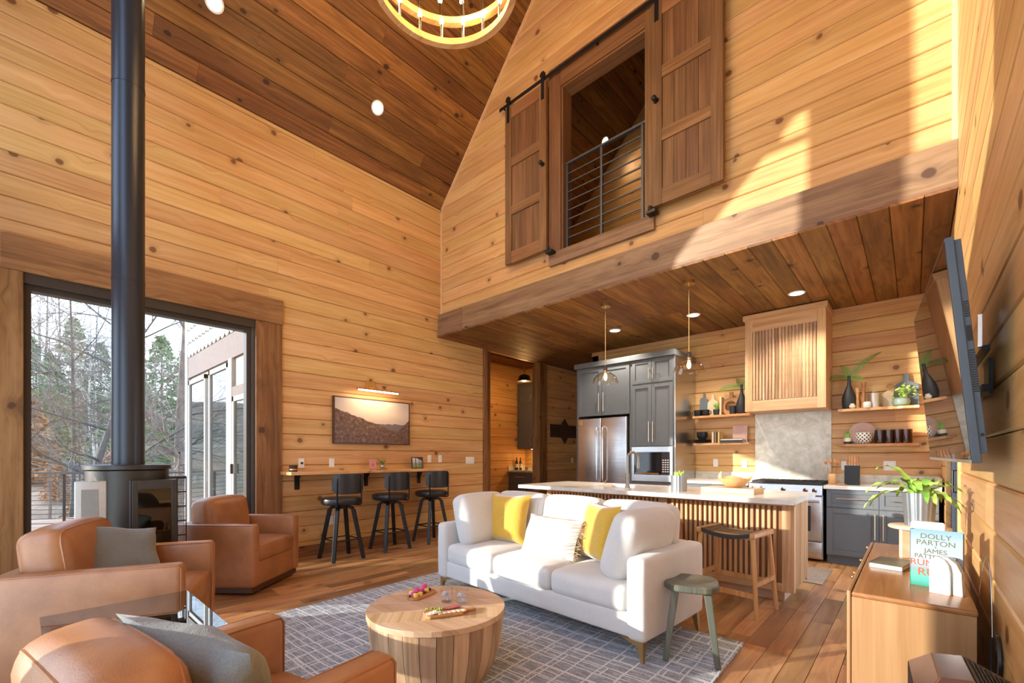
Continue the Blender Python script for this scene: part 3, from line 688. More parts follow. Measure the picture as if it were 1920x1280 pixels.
def sub(name, g, mat, par, **k):
    """g in world coords, par any depth"""
    M = loc_of(par).inverted(); g.xf(M); return obj(name, g, mat, par, **k)
def shaker(par, x0, x1, z0, z1, yf, name='door', pull=None, mat=None, rail=0.06):
    mat = mat or cabm; g = G(); m = 0.002; x0 += m; x1 -= m; z0 += m; z1 -= m; t = 0.02
    g.box((x0, yf - t, z0), (x0 + rail, yf, z1)).box((x1 - rail, yf - t, z0), (x1, yf, z1)).box((x0 + rail, yf - t, z0), (x1 - rail, yf, z0 + rail)).box((x0 + rail, yf - t, z1 - rail), (x1 - rail, yf, z1))
    g.box((x0 + rail, yf - 0.008, z0 + rail), (x1 - rail, yf, z1 - rail))
    o = sub(name, g, mat, par, bev=0.002)
    if pull: sub('handle', hpull(None, pull[0], pull[1], pull[2], pull[3], yf - t), nickel, o, smooth=True)
    return o
YF = 6.22
# refrigerator surround
t = thing('tall_cabinet', 'tall charcoal cabinet surround enclosing the refrigerator, left end of kitchen run', 'cabinet', (-3.69, 6.6, 0))
sub('body', G().box((-4.18, YF, 0), (-4.14, YW - 0.01, 2.69)).box((-3.22, YF, 0), (-3.18, YW - 0.01, 2.69)).box((-4.14, YF, 1.90), (-3.22, YW - 0.01, 2.69)), cabm, t, bev=0.002)
shaker(t, -4.15, -3.69, 1.90, 2.67, YF, pull=(-3.73, 1.96, 0.30, True)); shaker(t, -3.69, -3.21, 1.90, 2.67, YF, pull=(-3.65, 1.96, 0.30, True))
sub('crown', G().box((-4.20, YF - 0.05, 2.69), (-3.18, YW - 0.01, 2.77)), cabm, t, bev=0.003)
# fridge
t = thing('refrigerator', 'stainless steel french door refrigerator with two long vertical handles', 'refrigerator', (-3.68, 6.6, 0))
sub('body', G().box((-4.12, YF, 0.02), (-3.24, YW - 0.03, 1.86)), steelg, t)
for a, b, hx in ((-4.12, -3.685, -3.735), (-3.675, -3.24, -3.625)):
    d = sub('door', G().rb((a, YF - 0.06, 0.68), (b, YF, 1.86), 0.012, 2), steelm, t, smooth=True)
    sub('handle', G().tube([(hx, YF - 0.06, 0.84), (hx, YF - 0.115, 0.86), (hx, YF - 0.12, 0.9), (hx, YF - 0.12, 1.66), (hx, YF - 0.115, 1.70), (hx, YF - 0.06, 1.72)], 0.013, 10), chrome, d, smooth=True)
sub('freezer_drawer', G().rb((-4.12, YF - 0.06, 0.08), (-3.24, YF, 0.67), 0.012, 2), steelm, t, smooth=True)
sub('badge', G().box((-4.10, YF - 0.063, 1.76), (-4.04, YF - 0.0601, 1.83)), brass, t)
# microwave tower
t = thing('oven_tower', 'tall charcoal pantry cabinet with a built-in microwave, right of the refrigerator', 'cabinet', (-2.86, 6.6, 0))
sub('body', G().box((-3.18, YF, 0), (-2.53, YW - 0.01, 2.69)), cabm, t, bev=0.002)
sub('crown', G().box((-3.18, YF - 0.05, 2.69), (-2.50, YW - 0.01, 2.77)), cabm, t, bev=0.003)
sub('side_panel', G().box((-2.53, YF + 0.01, 0), (-2.515, YW - 0.02, 2.69)), steelm, t)
shaker(t, -3.17, -2.86, 2.33, 2.68, YF, pull=(-2.89, 2.38, 0.17, True), rail=0.05); shaker(t, -2.86, -2.54, 2.33, 2.68, YF, pull=(-2.83, 2.38, 0.17, True), rail=0.05)
shaker(t, -3.17, -2.86, 1.40, 2.31, YF, pull=(-2.89, 1.46, 0.30, True), rail=0.05); shaker(t, -2.86, -2.54, 1.40, 2.31, YF, pull=(-2.83, 1.46, 0.30, True), rail=0.05)
shaker(t, -3.17, -2.54, 0.12, 0.86, YF, name='drawer', rail=0.06)
t = thing('microwave', 'stainless steel built-in microwave with dark glass door in the charcoal tower', 'microwave', (-2.86, 6.4, 0.88))
sub('trim_frame', G().box((-3.17, YF - 0.03, 0.88), (-2.54, YF - 0.001, 0.98)).box((-3.17, YF - 0.03, 1.31), (-2.54, YF - 0.001, 1.39)).box((-3.17, YF - 0.03, 0.98), (-3.13, YF - 0.001, 1.31)).box((-2.58, YF - 0.03, 0.98), (-2.54, YF - 0.001, 1.31)), steelm, t, bev=0.002)
sub('door', G().box((-3.13, YF - 0.025, 0.98), (-2.71, YF - 0.002, 1.31)), plain('black_oven_glass', (0.01, 0.01, 0.012), 0.05, nz=0), t)
sub('control_panel', G().box((-2.705, YF - 0.026, 0.98), (-2.58, YF - 0.002, 1.31)), blackm, t)
kp = G()
for i in range(3):
    for j in range(6): kp.box((-2.69 + i * 0.035, YF - 0.03, 1.02 + j * 0.033), (-2.668 + i * 0.035, YF - 0.026, 1.035 + j * 0.033))
sub('keypad', kp, white, t)
sub('handle', G().tube([(-3.10, YF - 0.055, 1.0), (-2.73, YF - 0.055, 1.0)], 0.008, 8), chrome, t, smooth=True)
# base cabinets
def basecab(x0, x1, label, yf=6.32, drawer=True):
    t = thing('base_cabinet', label, 'cabinet', ((x0 + x1) / 2, 6.7, 0))
    sub('body', G().box((x0, yf, 0.10), (x1, YW - 0.01, 0.868)).box((x0, yf + 0.06, 0), (x1, YW - 0.01, 0.10)), cabm, t)
    m = (x0 + x1) / 2
    shaker(t, x0, m, 0.66, 0.865, yf, 'drawer', (x0 + 0.10, 0.765, (m - x0) - 0.2, False), rail=0.045)
    shaker(t, m, x1, 0.66, 0.865, yf, 'drawer', (m + 0.10, 0.765, (x1 - m) - 0.2, False), rail=0.045)
    shaker(t, x0, m, 0.11, 0.655, yf, pull=(m - 0.035, 0.33, 0.28, True)); shaker(t, m, x1, 0.11, 0.655, yf, pull=(m + 0.035, 0.33, 0.28, True))
    return t
basecab(-0.76, 0.19, 'charcoal base cabinet with long pulls to the right of the range')
basecab(-2.51, -1.60, 'charcoal base cabinet behind the island, between tower and range')
tag(obj('countertop', G().box((-0.785, 6.27, 0.87), (0.21, YW - 0.021, 0.91)), quartz, bev=0.004), 'pale stone countertop on the cabinet right of the range', 'countertop')
tag(obj('countertop', G().box((-2.51, 6.27, 0.87), (-1.585, YW - 0.021, 0.91)), quartz, bev=0.004), 'pale stone countertop on the cabinet left of the range', 'countertop')
struct('backsplash_range', G().box((-1.676, YW - 0.02, 0.91), (-0.79, YW, 1.85)), gran)
struct('backsplash_right', G().box((-0.789, YW - 0.02, 0.91), (0.21, YW, 1.02)).box((0.19, 6.3, 0.91), (0.212, YW - 0.02, 1.02)), gran)
struct('backsplash_left', G().box((-2.51, YW - 0.02, 0.91), (-1.677, YW, 1.02)), gran)
# range
t = thing('gas_range', 'stainless steel gas range with five knobs and black burner grates', 'range', (-1.19, 6.6, 0))
sub('body', G().box((-1.575, 6.33, 0.03), (-0.795, YW - 0.03, 0.90)), steelm, t)
sub('control_panel', G().prism([(6.26, 0.79), (6.33, 0.79), (6.33, 0.905), (6.28, 0.905)], 'x', -1.575, -0.795), steelm, t, bev=0.003)
for kx in (-1.52, -1.42, -1.19, -0.96, -0.87):
    k = sub('knob', G().cyl((kx, 6.27, 0.845), 0.026, -0.012, 20, 'y').cyl((kx, 6.26, 0.845), 0.019, -0.03, 16, 'y'), chrome, t, smooth=True)
ov = sub('oven_door', G().rb((-1.57, 6.285, 0.25), (-0.80, 6.33, 0.775), 0.01, 2), steelm, t, smooth=True)
sub('window', G().box((-1.46, 6.28, 0.36), (-0.91, 6.286, 0.66)), blackm, ov)
sub('handle', G().tube([(-1.55, 6.235, 0.72), (-0.82, 6.235, 0.72)], 0.014, 10).tube([(-1.53, 6.29, 0.72), (-1.53, 6.235, 0.72)], 0.01, 8).tube([(-0.84, 6.29, 0.72), (-0.84, 6.235, 0.72)], 0.01, 8), chrome, ov, smooth=True)
sub('storage_drawer', G().rb((-1.57, 6.29, 0.05), (-0.80, 6.33, 0.235), 0.01, 2), steelm, t, smooth=True)
sub('cooktop', G().box((-1.575, 6.33, 0.90), (-0.795, YW - 0.04, 0.912)), blackm, t)
for (a, b) in ((-1.56, -1.315), (-1.31, -1.065), (-1.06, -0.81)):
    g = G()
    for i in range(5): xx = a + 0.01 + (b - a - 0.02) * i / 4; g.box((xx - 0.006, 6.36, 0.925), (xx + 0.006, 6.93, 0.942))
    for i in range(4): yy = 6.365 + 0.56 * i / 3; g.box((a, yy - 0.006, 0.912), (b, yy + 0.006, 0.940))
    sub('grate', g, blackm, t)
# hood
t = thing('range_hood', 'wooden range hood with vertical slats and crown, above the stone backsplash', 'hood', (-1.23, 6.75, 1.84))
hx0, hx1, hy, hz0, hz1 = -1.675, -0.785, 6.48, 1.84, 3.05
sub('body', G().box((hx0, hy + 0.02, hz0), (hx1, YW - 0.005, 3.06)), oak_x, t)
sub('face_stile', G().box((hx0, hy, hz0), (hx0 + 0.09, hy + 0.02, hz1)), oak_z, t, bev=0.002); sub('face_stile', G().box((hx1 - 0.09, hy, hz0), (hx1, hy + 0.02, hz1)), oak_z, t, bev=0.002)
sub('face_rail', G().box((hx0 + 0.09, hy, hz0), (hx1 - 0.09, hy + 0.02, hz0 + 0.14)), oak_x, t, bev=0.002)
sub('face_rail', G().box((hx0 + 0.09, hy, hz1 - 0.16), (hx1 - 0.09, hy + 0.02, hz1)), oak_x, t, bev=0.002)
sub('crown', G().box((hx0 - 0.02, hy - 0.03, 3.045), (hx1 + 0.02, YW - 0.005, 3.115)), oak_x, t, bev=0.004)
n_ = 19; w_ = (hx1 - hx0 - 0.18) / n_
for i in range(n_):
    a = hx0 + 0.09 + i * w_; sub('slat', G().rb((a + w_ * 0.2, hy - 0.004, hz0 + 0.14), (a + w_ * 0.8, hy + 0.02, hz1 - 0.16), 0.005, 1, k=1), mango_z, t)
# floating shelves
def shelf(x0, x1, z, label, seed, mat=None):
    rr = random.Random(seed); n = 16; f = []
    for i in range(n + 1): f.append((x0 + (x1 - x0) * i / n, 6.765 + rr.uniform(-0.012, 0.012)))
    o = obj('floating_shelf', G().prism([(x0, YW - 0.001)] + f + [(x1, YW - 0.001)], 'z', z - 0.033, z), mat or shelfw, bev=0.003)
    tag(o, label, 'shelf'); return o
shelf(-0.70, 0.045, 1.83, 'upper live edge shelf to the right of the hood', 1); shelf(-0.71, 0.045, 1.40, 'lower live edge shelf to the right of the hood', 2, acacia)
shelf(-2.47, -1.69, 1.85, 'upper live edge shelf to the left of the hood', 3, acacia); shelf(-2.46, -1.70, 1.445, 'lower live edge shelf to the left of the hood', 4)
# outlets
def outlet(loc, face, label, w=0.07, h=0.115, toggles=1, cat='outlet'):
    t = thing('wall_outlet', label, cat, loc)
    x, y, z = loc
    def bx(u0, u1, z0, z1, d0, d1):
        if face == 'y': return ((x + u0, y - d1, z + z0), (x + u1, y - d0, z + z1))
        return ((x + d0, y + u0, z + z0), (x + d1, y + u1, z + z1))
    sub('plate', G().box(*bx(-w / 2, w / 2, -h / 2, h / 2, 0.0, 0.006)), white, t, bev=0.002)
    for i in range(toggles):
        u = -w / 2 + w * (i + 0.5) / toggles
        sub('socket' if toggles == 1 else 'switch', G().box(*bx(u - 0.015, u + 0.015, -0.032, 0.032, 0.006, 0.010)), whitec, t, bev=0.001)
    return t
outlet((-2.218, YW, 1.15), 'y', 'white outlet on the boards below the left shelves, nearer the tower')
outlet((-1.82, YW, 1.14), 'y', 'white outlet just left of the stone backsplash')
outlet((-0.655, YW, 1.13), 'y', 'white outlet between the utensil crock and knife block')
outlet((-0.219, YW, 1.135), 'y', 'white double outlet under the right hand shelves', w=0.115, toggles=2)
# island
t = thing('kitchen_island', 'long kitchen island clad in vertical wooden slats on a recessed plinth', 'island', (-2.03, 4.68, 0))
ix0, ix1, iy0, iy1 = -3.33, -0.74, 4.32, 4.95
sub('core', G().box((ix0 + 0.02, iy0 + 0.025, 0.10), (ix1 - 0.025, iy1, 0.868)), walnut_z, t)
sub('plinth', G().box((ix0 + 0.08, iy0 + 0.10, 0), (ix1 - 0.09, iy1 - 0.05, 0.10)), mango_x, t)
sub('top_rail', G().box((ix0, iy0, 0.825), (ix1, iy0 + 0.025, 0.868)), oak_x, t, bev=0.002)
sub('bottom_rail', G().box((ix0, iy0, 0.10), (ix1 - 0.09, iy0 + 0.025, 0.17)), oak_x, t, bev=0.002)
sub('corner_stile', G().box((ix1 - 0.09, iy0 - 0.002, 0.10), (ix1, iy0 + 0.025, 0.868)), oak_z, t, bev=0.002)
sub('corner_stile', G().box((ix0 - 0.01, iy0 - 0.002, 0.10), (ix0 + 0.06, iy0 + 0.025, 0.868)), oak_z, t, bev=0.002)
sub('centre_stile', G().box((-1.92, iy0 - 0.002, 0.10), (-1.83, iy0 + 0.025, 0.868)), oak_z, t, bev=0.002)
x = ix0 + 0.075
while x < ix1 - 0.12:
    if not (-1.95 < x < -1.83): sub('slat', G().rb((x, iy0 + 0.002, 0.17), (x + 0.025, iy0 + 0.026, 0.825), 0.005, 1, k=1), oak_z, t)
    x += 0.0445
sub('end_frame', G().box((ix1 - 0.025, iy0 + 0.025, 0.10), (ix1, iy0 + 0.06, 0.868)).box((ix1 - 0.025, iy1 - 0.04, 0.10), (ix1, iy1, 0.868)), oak_z, t)
y = iy0 + 0.07
while y < iy1 - 0.06:
    sub('slat', G().box((ix1 - 0.025, y, 0.12), (ix1 - 0.003, y + 0.025, 0.86)), oak_z, t); y += 0.0445
top = tag(obj('island_countertop', G().box((-3.52, 3.99, 0.87), (-0.69, 4.42, 0.91)).box((-3.52, 4.42, 0.87), (-2.75, 4.86, 0.91)).box((-2.05, 4.42, 0.87), (-0.69, 4.86, 0.91)).box((-3.52, 4.86, 0.87), (-0.69, 5.02, 0.91)), quartz), 'pale stone island worktop with an overhanging front edge', 'countertop')
t = thing('sink', 'white undermount sink set in the island worktop', 'sink', (-2.4, 4.64, 0.7))
sub('basin', G().box((-2.75, 4.42, 0.70), (-2.05, 4.86, 0.71)).box((-2.75, 4.42, 0.70), (-2.74, 4.86, 0.905)).box((-2.06, 4.42, 0.70), (-2.05, 4.86, 0.905)).box((-2.75, 4.42, 0.70), (-2.05, 4.43, 0.905)).box((-2.75, 4.85, 0.70), (-2.05, 4.86, 0.905)), whitec, t)
sub('drain', G().cyl((-2.4, 4.64, 0.71), 0.045, 0.006), chrome, t)
t = thing('kitchen_faucet', 'tall brushed metal gooseneck faucet on the island worktop', 'faucet', (-2.28, 4.36, 0.91))
fm = plain('pewter_faucet', (0.30, 0.28, 0.24), 0.3, 0.9)
arc = [(0, 0, 0.02), (0, 0, 0.33)] + [(0.045 - 0.045 * cos(a), 0.03 * (1 - cos(a)), 0.33 + 0.05 * sin(a)) for a in [pi * i / 8 for i in range(1, 9)]] + [(0.09, 0.06, 0.27)]
obj('spout', G().tube(arc, 0.014, 12).cyl((0, 0, 0), 0.026, 0.025), fm, t, smooth=True)
obj('spray_head', G().tube([(0.09, 0.06, 0.275), (0.09, 0.06, 0.21)], 0.018, 12), fm, t, smooth=True)
obj('lever', G().tube([(0, 0, 0.10), (-0.05, -0.03, 0.10), (-0.085, -0.04, 0.11)], 0.011, 10), fm, t, smooth=True)
obj('collar', G().tube([(0, 0, 0.02), (0, 0, 0.16)], 0.02, 14), fm, t, smooth=True)
# nook cabinets
def nookcab():
    t = thing('nook_base_cabinet', 'charcoal base cabinet with drawer in the bar nook', 'cabinet', (-6.6, 8.2, 0))
    sub('body', G().box((-7.29, 7.93, 0.1), (-5.78, 8.53, 0.868)).box((-7.29, 8.0, 0), (-5.78, 8.53, 0.1)), cabm, t)
    shaker(t, -7.28, -6.53, 0.66, 0.865, 7.93, 'drawer', (-7.05, 0.76, 0.3, False), rail=0.045); shaker(t, -6.53, -5.79, 0.66, 0.865, 7.93, 'drawer', (-6.3, 0.76, 0.3, False), rail=0.045)
    for i in range(3):
        a = -7.28 + i * 0.497; shaker(t, a, a + 0.497, 0.11, 0.655, 7.93, pull=((a + 0.46) if i % 2 == 0 else a + 0.035, 0.33, 0.25, True), rail=0.05)
    tag(obj('nook_countertop', G().box((-7.29, 7.89, 0.87), (-5.78, 8.53, 0.91)), gran, bev=0.003), 'pale stone counter in the bar nook', 'countertop')
    struct('backsplash_nook', G().box((-7.29, 8.515, 0.91), (-5.78, 8.535, 1.02)).box((-7.298, 7.9, 0.91), (-7.27, 8.515, 1.02)), gran)
    t = thing('nook_wall_cabinet', 'tall charcoal wall cabinet above the bar nook counter', 'cabinet', (-6.6, 8.4, 1.45))
    sub('body', G().box((-7.29, 8.24, 1.43), (-5.78, 8.53, 3.04)), cabm, t)
    for i in range(3):
        a = -7.28 + i * 0.497; hx = (a + 0.46) if i % 2 == 0 else a + 0.035
        shaker(t, a, a + 0.497, 1.44, 2.52, 8.24, pull=(hx, 1.5, 0.26, True), rail=0.05); shaker(t, a, a + 0.497, 2.53, 3.01, 8.24, pull=(hx, 2.58, 0.15, True), rail=0.05)
nookcab()
# ---------------------------------------------------------------- soft furnishing helpers
def pillowg(w, h, T, n=14, pinch=0.10, seed=0, crease=0.012):
    """pillow standing in xz plane, thickness along y"""
    rr = random.Random(seed); g = G(); vs = []; idx = {}
    ph = [rr.uniform(0, 6.28) for _ in range(6)]
    for side in (-1, 1):
        for i in range(n + 1):
            for j in range(n + 1):
                u = -1 + 2 * i / n; v = -1 + 2 * j / n
                edge = i in (0, n) or j in (0, n)
                if side == 1 and edge: continue
                x = u * w / 2 * (1 - pinch * (1 - v * v) * abs(u) ** 2); z = v * h / 2 * (1 - pinch * (1 - u * u) * abs(v) ** 2)
                th = T / 2 * ((1 - u ** 4) * (1 - v ** 4)) ** 0.6
                rad = atan2(v, u); th += crease * (1 - abs(u * v)) * sin(5 * rad + ph[0] + 3 * side) * (u * u + v * v) * (0 if edge else 1) * (1 - max(abs(u), abs(v)) ** 6)
                idx[(side, i, j)] = len(vs); vs.append((x, side * th, z + h / 2))
    def q(s, i, j): return idx.get((s, i, j), idx.get((-1, i, j)))
    fs = []
    for s in (-1, 1):
        for i in range(n):
            for j in range(n):
                f = (q(s, i, j), q(s, i + 1, j), q(s, i + 1, j + 1), q(s, i, j + 1)); fs.append(f if s < 0 else f[::-1])
    g.add(vs, fs); return g
def RX(a): return Matrix.Rotation(a, 4, 'X')
def RY(a): return Matrix.Rotation(a, 4, 'Y')
def RZ(a): return Matrix.Rotation(a, 4, 'Z')
def TR(x, y, z): return Matrix.Translation((x, y, z))
# ---------------------------------------------------------------- sofa  (local: x along width, front = -y)
SA = -radians(3.6)
sx_, sy_ = 2.12, 0.84
ux, uy = cos(SA), sin(SA)
fr = Vector((-1.175, 2.455, 0)); cen = fr - Vector((ux, uy, 0)) * sx_ / 2 + Vector((-uy, ux, 0)) * sy_ / 2
sofa = thing('sofa', 'three-seat ivory fabric sofa with slim arms and brass legs, facing the coffee table', 'sofa', tuple(cen), SA)
hw, hd = sx_ / 2, sy_ / 2
obj('base', G().rb((-hw + 0.02, -hd + 0.02, 0.14), (hw - 0.02, hd - 0.02, 0.29), 0.02, 4), sofaf, sofa, smooth=True)
for s_ in (-1, 1):
    a, b = sorted((s_ * hw, s_ * (hw - 0.13)))
    obj('arm', G().rb((a, -hd, 0.135), (b, hd, 0.635), 0.035, 5, (0.008, 0.008, 0.006)), sofaf, sofa, smooth=50)
obj('back_frame', G().rb((-hw + 0.10, hd - 0.15, 0.135), (hw - 0.10, hd, 0.635), 0.03, 5), sofaf, sofa, smooth=50)
sw = (sx_ - 0.27) / 3
for i in range(3):
    a = -hw + 0.135 + i * sw
    obj('seat_cushion', G().rb((a + 0.003, -hd + 0.005, 0.285), (a + sw - 0.003, hd - 0.16, 0.445), 0.045, 6, (0.0, 0.012, 0.03)), sofaf, sofa, smooth=60)
for i in range(3):
    a = -hw + 0.135 + i * sw
    g = G().rb((-sw / 2 + 0.004, -0.085, 0), (sw / 2 - 0.004, 0.085, 0.46), 0.06, 6, (0.012, 0.04, 0.02)); g.xf(TR(a + sw / 2, hd - 0.19, 0.435) @ RX(-0.16))
    obj('back_cushion', g, sofaf, sofa, smooth=60)
for s_, tz in ((-1, 0.10), (1, -0.06)):
    g = G().rb((-0.28, -0.085, 0), (0.28, 0.085, 0.44), 0.06, 6, (0.012, 0.045, 0.02)); g.xf(TR(s_ * (hw - 0.30), -0.075, 0.44 + 0.02) @ RZ(pi / 2 + tz) @ RX(0.34 if s_ > 0 else -0.26))
    obj('side_cushion', g, sofaf, sofa, smooth=60)
brassd = plain('antique_brass', (0.50, 0.34, 0.14), 0.35, 0.9)
for a in (-1, 1):
    for b in (-1, 1):
        x, y = a * (hw - 0.03), b * (hd - 0.03)
        g = G().bar((x - a * 0.015, y - b * 0.015, 0.14), (x, y, 0.0), 0.045, 0.045, 0.018, 0.018).prism([(x, 0.14), (x - a * 0.15, 0.14), (x - a * 0.12, 0.13), (x - a * 0.03, 0.10), (x, 0.05)], 'y', y - 0.008, y + 0.008)
        obj('leg', g, brassd, sofa)
def onsofa(g, x, y, z, rz, tilt): return g.xf(TR(*cen) @ RZ(SA) @ TR(x, y, z) @ RZ(rz) @ RX(tilt))
def pthing(name, label, cat, g, mat, piping=None, smooth=60):
    c = Vector((sum(p[0] for p in g.v), sum(p[1] for p in g.v), 0)) / len(g.v); z = min(p[2] for p in g.v)
    t = obj(name, G(), mat) if False else None
    g.mv(-c.x, -c.y, -z); o = obj(name, g, mat, smooth=smooth); o.location = (c.x, c.y, z); tag(o, label, cat); return o
g = onsofa(pillowg(0.47, 0.46, 0.16, seed=1), -0.58, -0.02, 0.455, 0.18, -0.24); pthing('throw_pillow', 'mustard velvet throw pillow on the left part of the sofa', 'pillow', g, yellf)
g = onsofa(pillowg(0.44, 0.45, 0.16, seed=2), 0.40, -0.02, 0.455, -0.42, -0.26); pthing('throw_pillow', 'mustard velvet throw pillow leaning by the right side cushion of the sofa', 'pillow', g, yellf)
g = onsofa(pillowg(0.58, 0.32, 0.15, seed=3, pinch=0.05), 0.02, -0.12, 0.455, -0.05, -0.38); o = pthing('lumbar_pillow', 'cream woven lumbar pillow with fringed side between the mustard pillows', 'pillow', g, stripef)
fg = G(); rr = random.Random(5)
for i in range(70):
    z = 0.01 + 0.30 * rr.random(); p = Vector((0.285, rr.uniform(-0.02, 0.02), z)); fg.tube([p, p + Vector((rr.uniform(0.02, 0.045), rr.uniform(-0.02, 0.02), rr.uniform(-0.02, 0.01)))], 0.0016, 3, cap=False)
fg.xf(TR(*cen) @ RZ(SA) @ TR(0.02, -0.12, 0.455) @ RZ(-0.05) @ RX(-0.38)); fg.mv(-o.location.x, -o.location.y, -o.location.z)
q = obj('fringe', fg, palew, o); q['kind'] = 'stuff'
# ---------------------------------------------------------------- leather armchairs (local: front = -y)
woodpl = plain('dark_wood_plinth', (0.075, 0.03, 0.016), 0.4)
def armchair(label, front_mid, face, w=0.80, d=0.80, ch=0.41, arm=0.10):
    f = Vector((face[0], face[1], 0)).normalized(); c = Vector((*front_mid, 0)) - f * d / 2; rz = atan2(f.x, -f.y)   # local -y -> f
    t = thing('armchair', label, 'armchair', tuple(c), rz); hw_, hd_ = w / 2, d / 2
    obj('plinth', G().box((-hw_ + 0.02, -hd_ + 0.02, 0.022), (hw_ - 0.02, hd_ - 0.02, 0.075)), woodpl, t, bev=0.004)
    obj('swivel_base', G().cyl((0, 0, 0.0), 0.22, 0.022, 28), black, t)
    for s_ in (-1, 1):
        a, b = sorted((s_ * hw_, s_ * (hw_ - arm))); A = G().rb((a, -hd_, 0.07), (b, hd_ - 0.02, 0.635), 0.028, 5, (0.006, 0.004, 0.004)); o = obj('arm', A, leath, t, smooth=50)
        seam = G()
        for xx in (a + 0.006, b - 0.006):
            seam.tube([(xx, -hd_ + 0.008, 0.10), (xx, -hd_ + 0.004, 0.61), (xx, -hd_ + 0.02, 0.630), (xx, hd_ - 0.04, 0.630)], 0.0035, 6)
        obj('seam', seam, leath, o, smooth=True)
    obj('back', G().rb((-hw_, hd_ - 0.12, 0.07), (hw_, hd_, 0.635), 0.028, 5, (0, 0.006, 0.004)), leath, t, smooth=50)
    obj('front_rail', G().rb((-hw_ + arm, -hd_ + 0.015, 0.07), (hw_ - arm, hd_ - 0.12, 0.29), 0.015, 4), leath, t, smooth=50)
    s1 = obj('seat_cushion', G().rb((-hw_ + arm + 0.004, -hd_ + 0.004, 0.285), (hw_ - arm - 0.004, hd_ - 0.16, 0.44), 0.04, 6, (0, 0.006, 0.025)), leath, t, smooth=60)
    g = G().rb((-hw_ + arm + 0.01, -0.10, 0), (hw_ - arm - 0.01, 0.10, ch), 0.055, 7, (0.012, 0.032, 0.03)); M = TR(0, hd_ - 0.21, 0.43) @ RX(-0.14); g.xf(M)
    b1 = obj('back_cushion', g, leath, t, smooth=60)
    sm = G()
    W_ = hw_ - arm - 0.012
    W_ = hw_ - arm - 0.01
    for yy in (-0.086, 0.086):
        pth = [(-W_ + 0.019 - 0.006, yy, 0.05), (-W_ + 0.019 - 0.006, yy, ch - 0.07)]
        for i in range(1, 6): q = pi / 2 * i / 6; pth.append((-W_ + 0.055 - 0.038 * cos(q), yy, ch - 0.055 + 0.038 * sin(q)))
        for i in range(9):
            x_ = -W_ + 0.06 + (2 * W_ - 0.12) * i / 8; pth.append((x_, yy, ch - 0.017 + 0.030 * (max(0, 1 - (x_ / W_) ** 2) * (1 - 0.86 ** 2)) ** 0.6))
        pth += [(-a_, b_, c_) for a_, b_, c_ in reversed(pth[:7])]
        sm.tube(pth, 0.0068, 6)
    sm.xf(M); obj('piping', sm, leath, b1, smooth=True)
    return t, c, rz
a1, c1_, r1_ = armchair('cognac leather swivel armchair by the far side of the window, facing the rug', (-4.60, 1.67), (0.77, 0.64), w=0.78, d=0.74)
a2, c2_, r2_ = armchair('cognac leather armchair with a slate pillow between the stove and the glass side table', (-3.46, 0.78), (0.42, 0.90), w=0.84, d=0.82)
a3, c3_, r3_ = armchair('nearest cognac leather armchair, in the foreground beside the glass side table', (-1.545, 0.725), (-0.16, 0.987), w=0.72, d=0.78, ch=0.365)
def onchair(g, c, rz, x, y, z, yaw, tilt, roll=0): return g.xf(TR(*c) @ RZ(rz) @ TR(x, y, z) @ RZ(yaw) @ RX(tilt) @ RY(roll))
g = pillowg(0.46, 0.40, 0.16, seed=8, pinch=0.12, crease=0.02).xf(TR(-3.62, 0.42, 0.465) @ RZ(radians(116)) @ RX(-0.55) @ RY(0.22)); pthing('slate_pillow', 'slate linen pillow on the armchair next to the stove', 'pillow', g, slatef)
g = onchair(pillowg(0.44, 0.40, 0.16, seed=9, pinch=0.12, crease=0.022), c3_, r3_, 0.02, -0.08, 0.455, 0.25, -0.5, -0.15); pthing('slate_pillow', 'slate linen pillow on the nearest armchair', 'pillow', g, slatef)
# ---------------------------------------------------------------- glass side table
t = thing('side_table', 'low dark glass side table between two leather armchairs', 'table', (-2.62, 0.34, 0))
obj('glass_top', G().box((-0.41, -0.29, 0.487), (0.40, 0.28, 0.497)), dglass, t, bev=0.002)
obj('frame', G().box((-0.39, -0.28, 0.462), (0.39, -0.25, 0.487)).box((-0.39, 0.24, 0.462), (0.39, 0.27, 0.487)).box((-0.39, -0.25, 0.462), (-0.36, 0.24, 0.487)).box((0.36, -0.25, 0.462), (0.39, 0.24, 0.487)), black, t)
for a in (-0.375, 0.375):
    for b in (-0.265, 0.255): obj('leg', G().box((a - 0.012, b - 0.012, 0.012), (a + 0.012, b + 0.012, 0.462)), black, t)
# ---------------------------------------------------------------- rug
rg_ = obj('area_rug', G().box((-1.47, -1.75, 0), (1.47, 2.25, 0.012)), rugm); rg_.location = (-2.24, 0.93, 0.0005); rg_.rotation_euler = (0, 0, radians(1.6))
tag(rg_, 'grey area rug with a broken plaid pattern under the seating', 'rug')
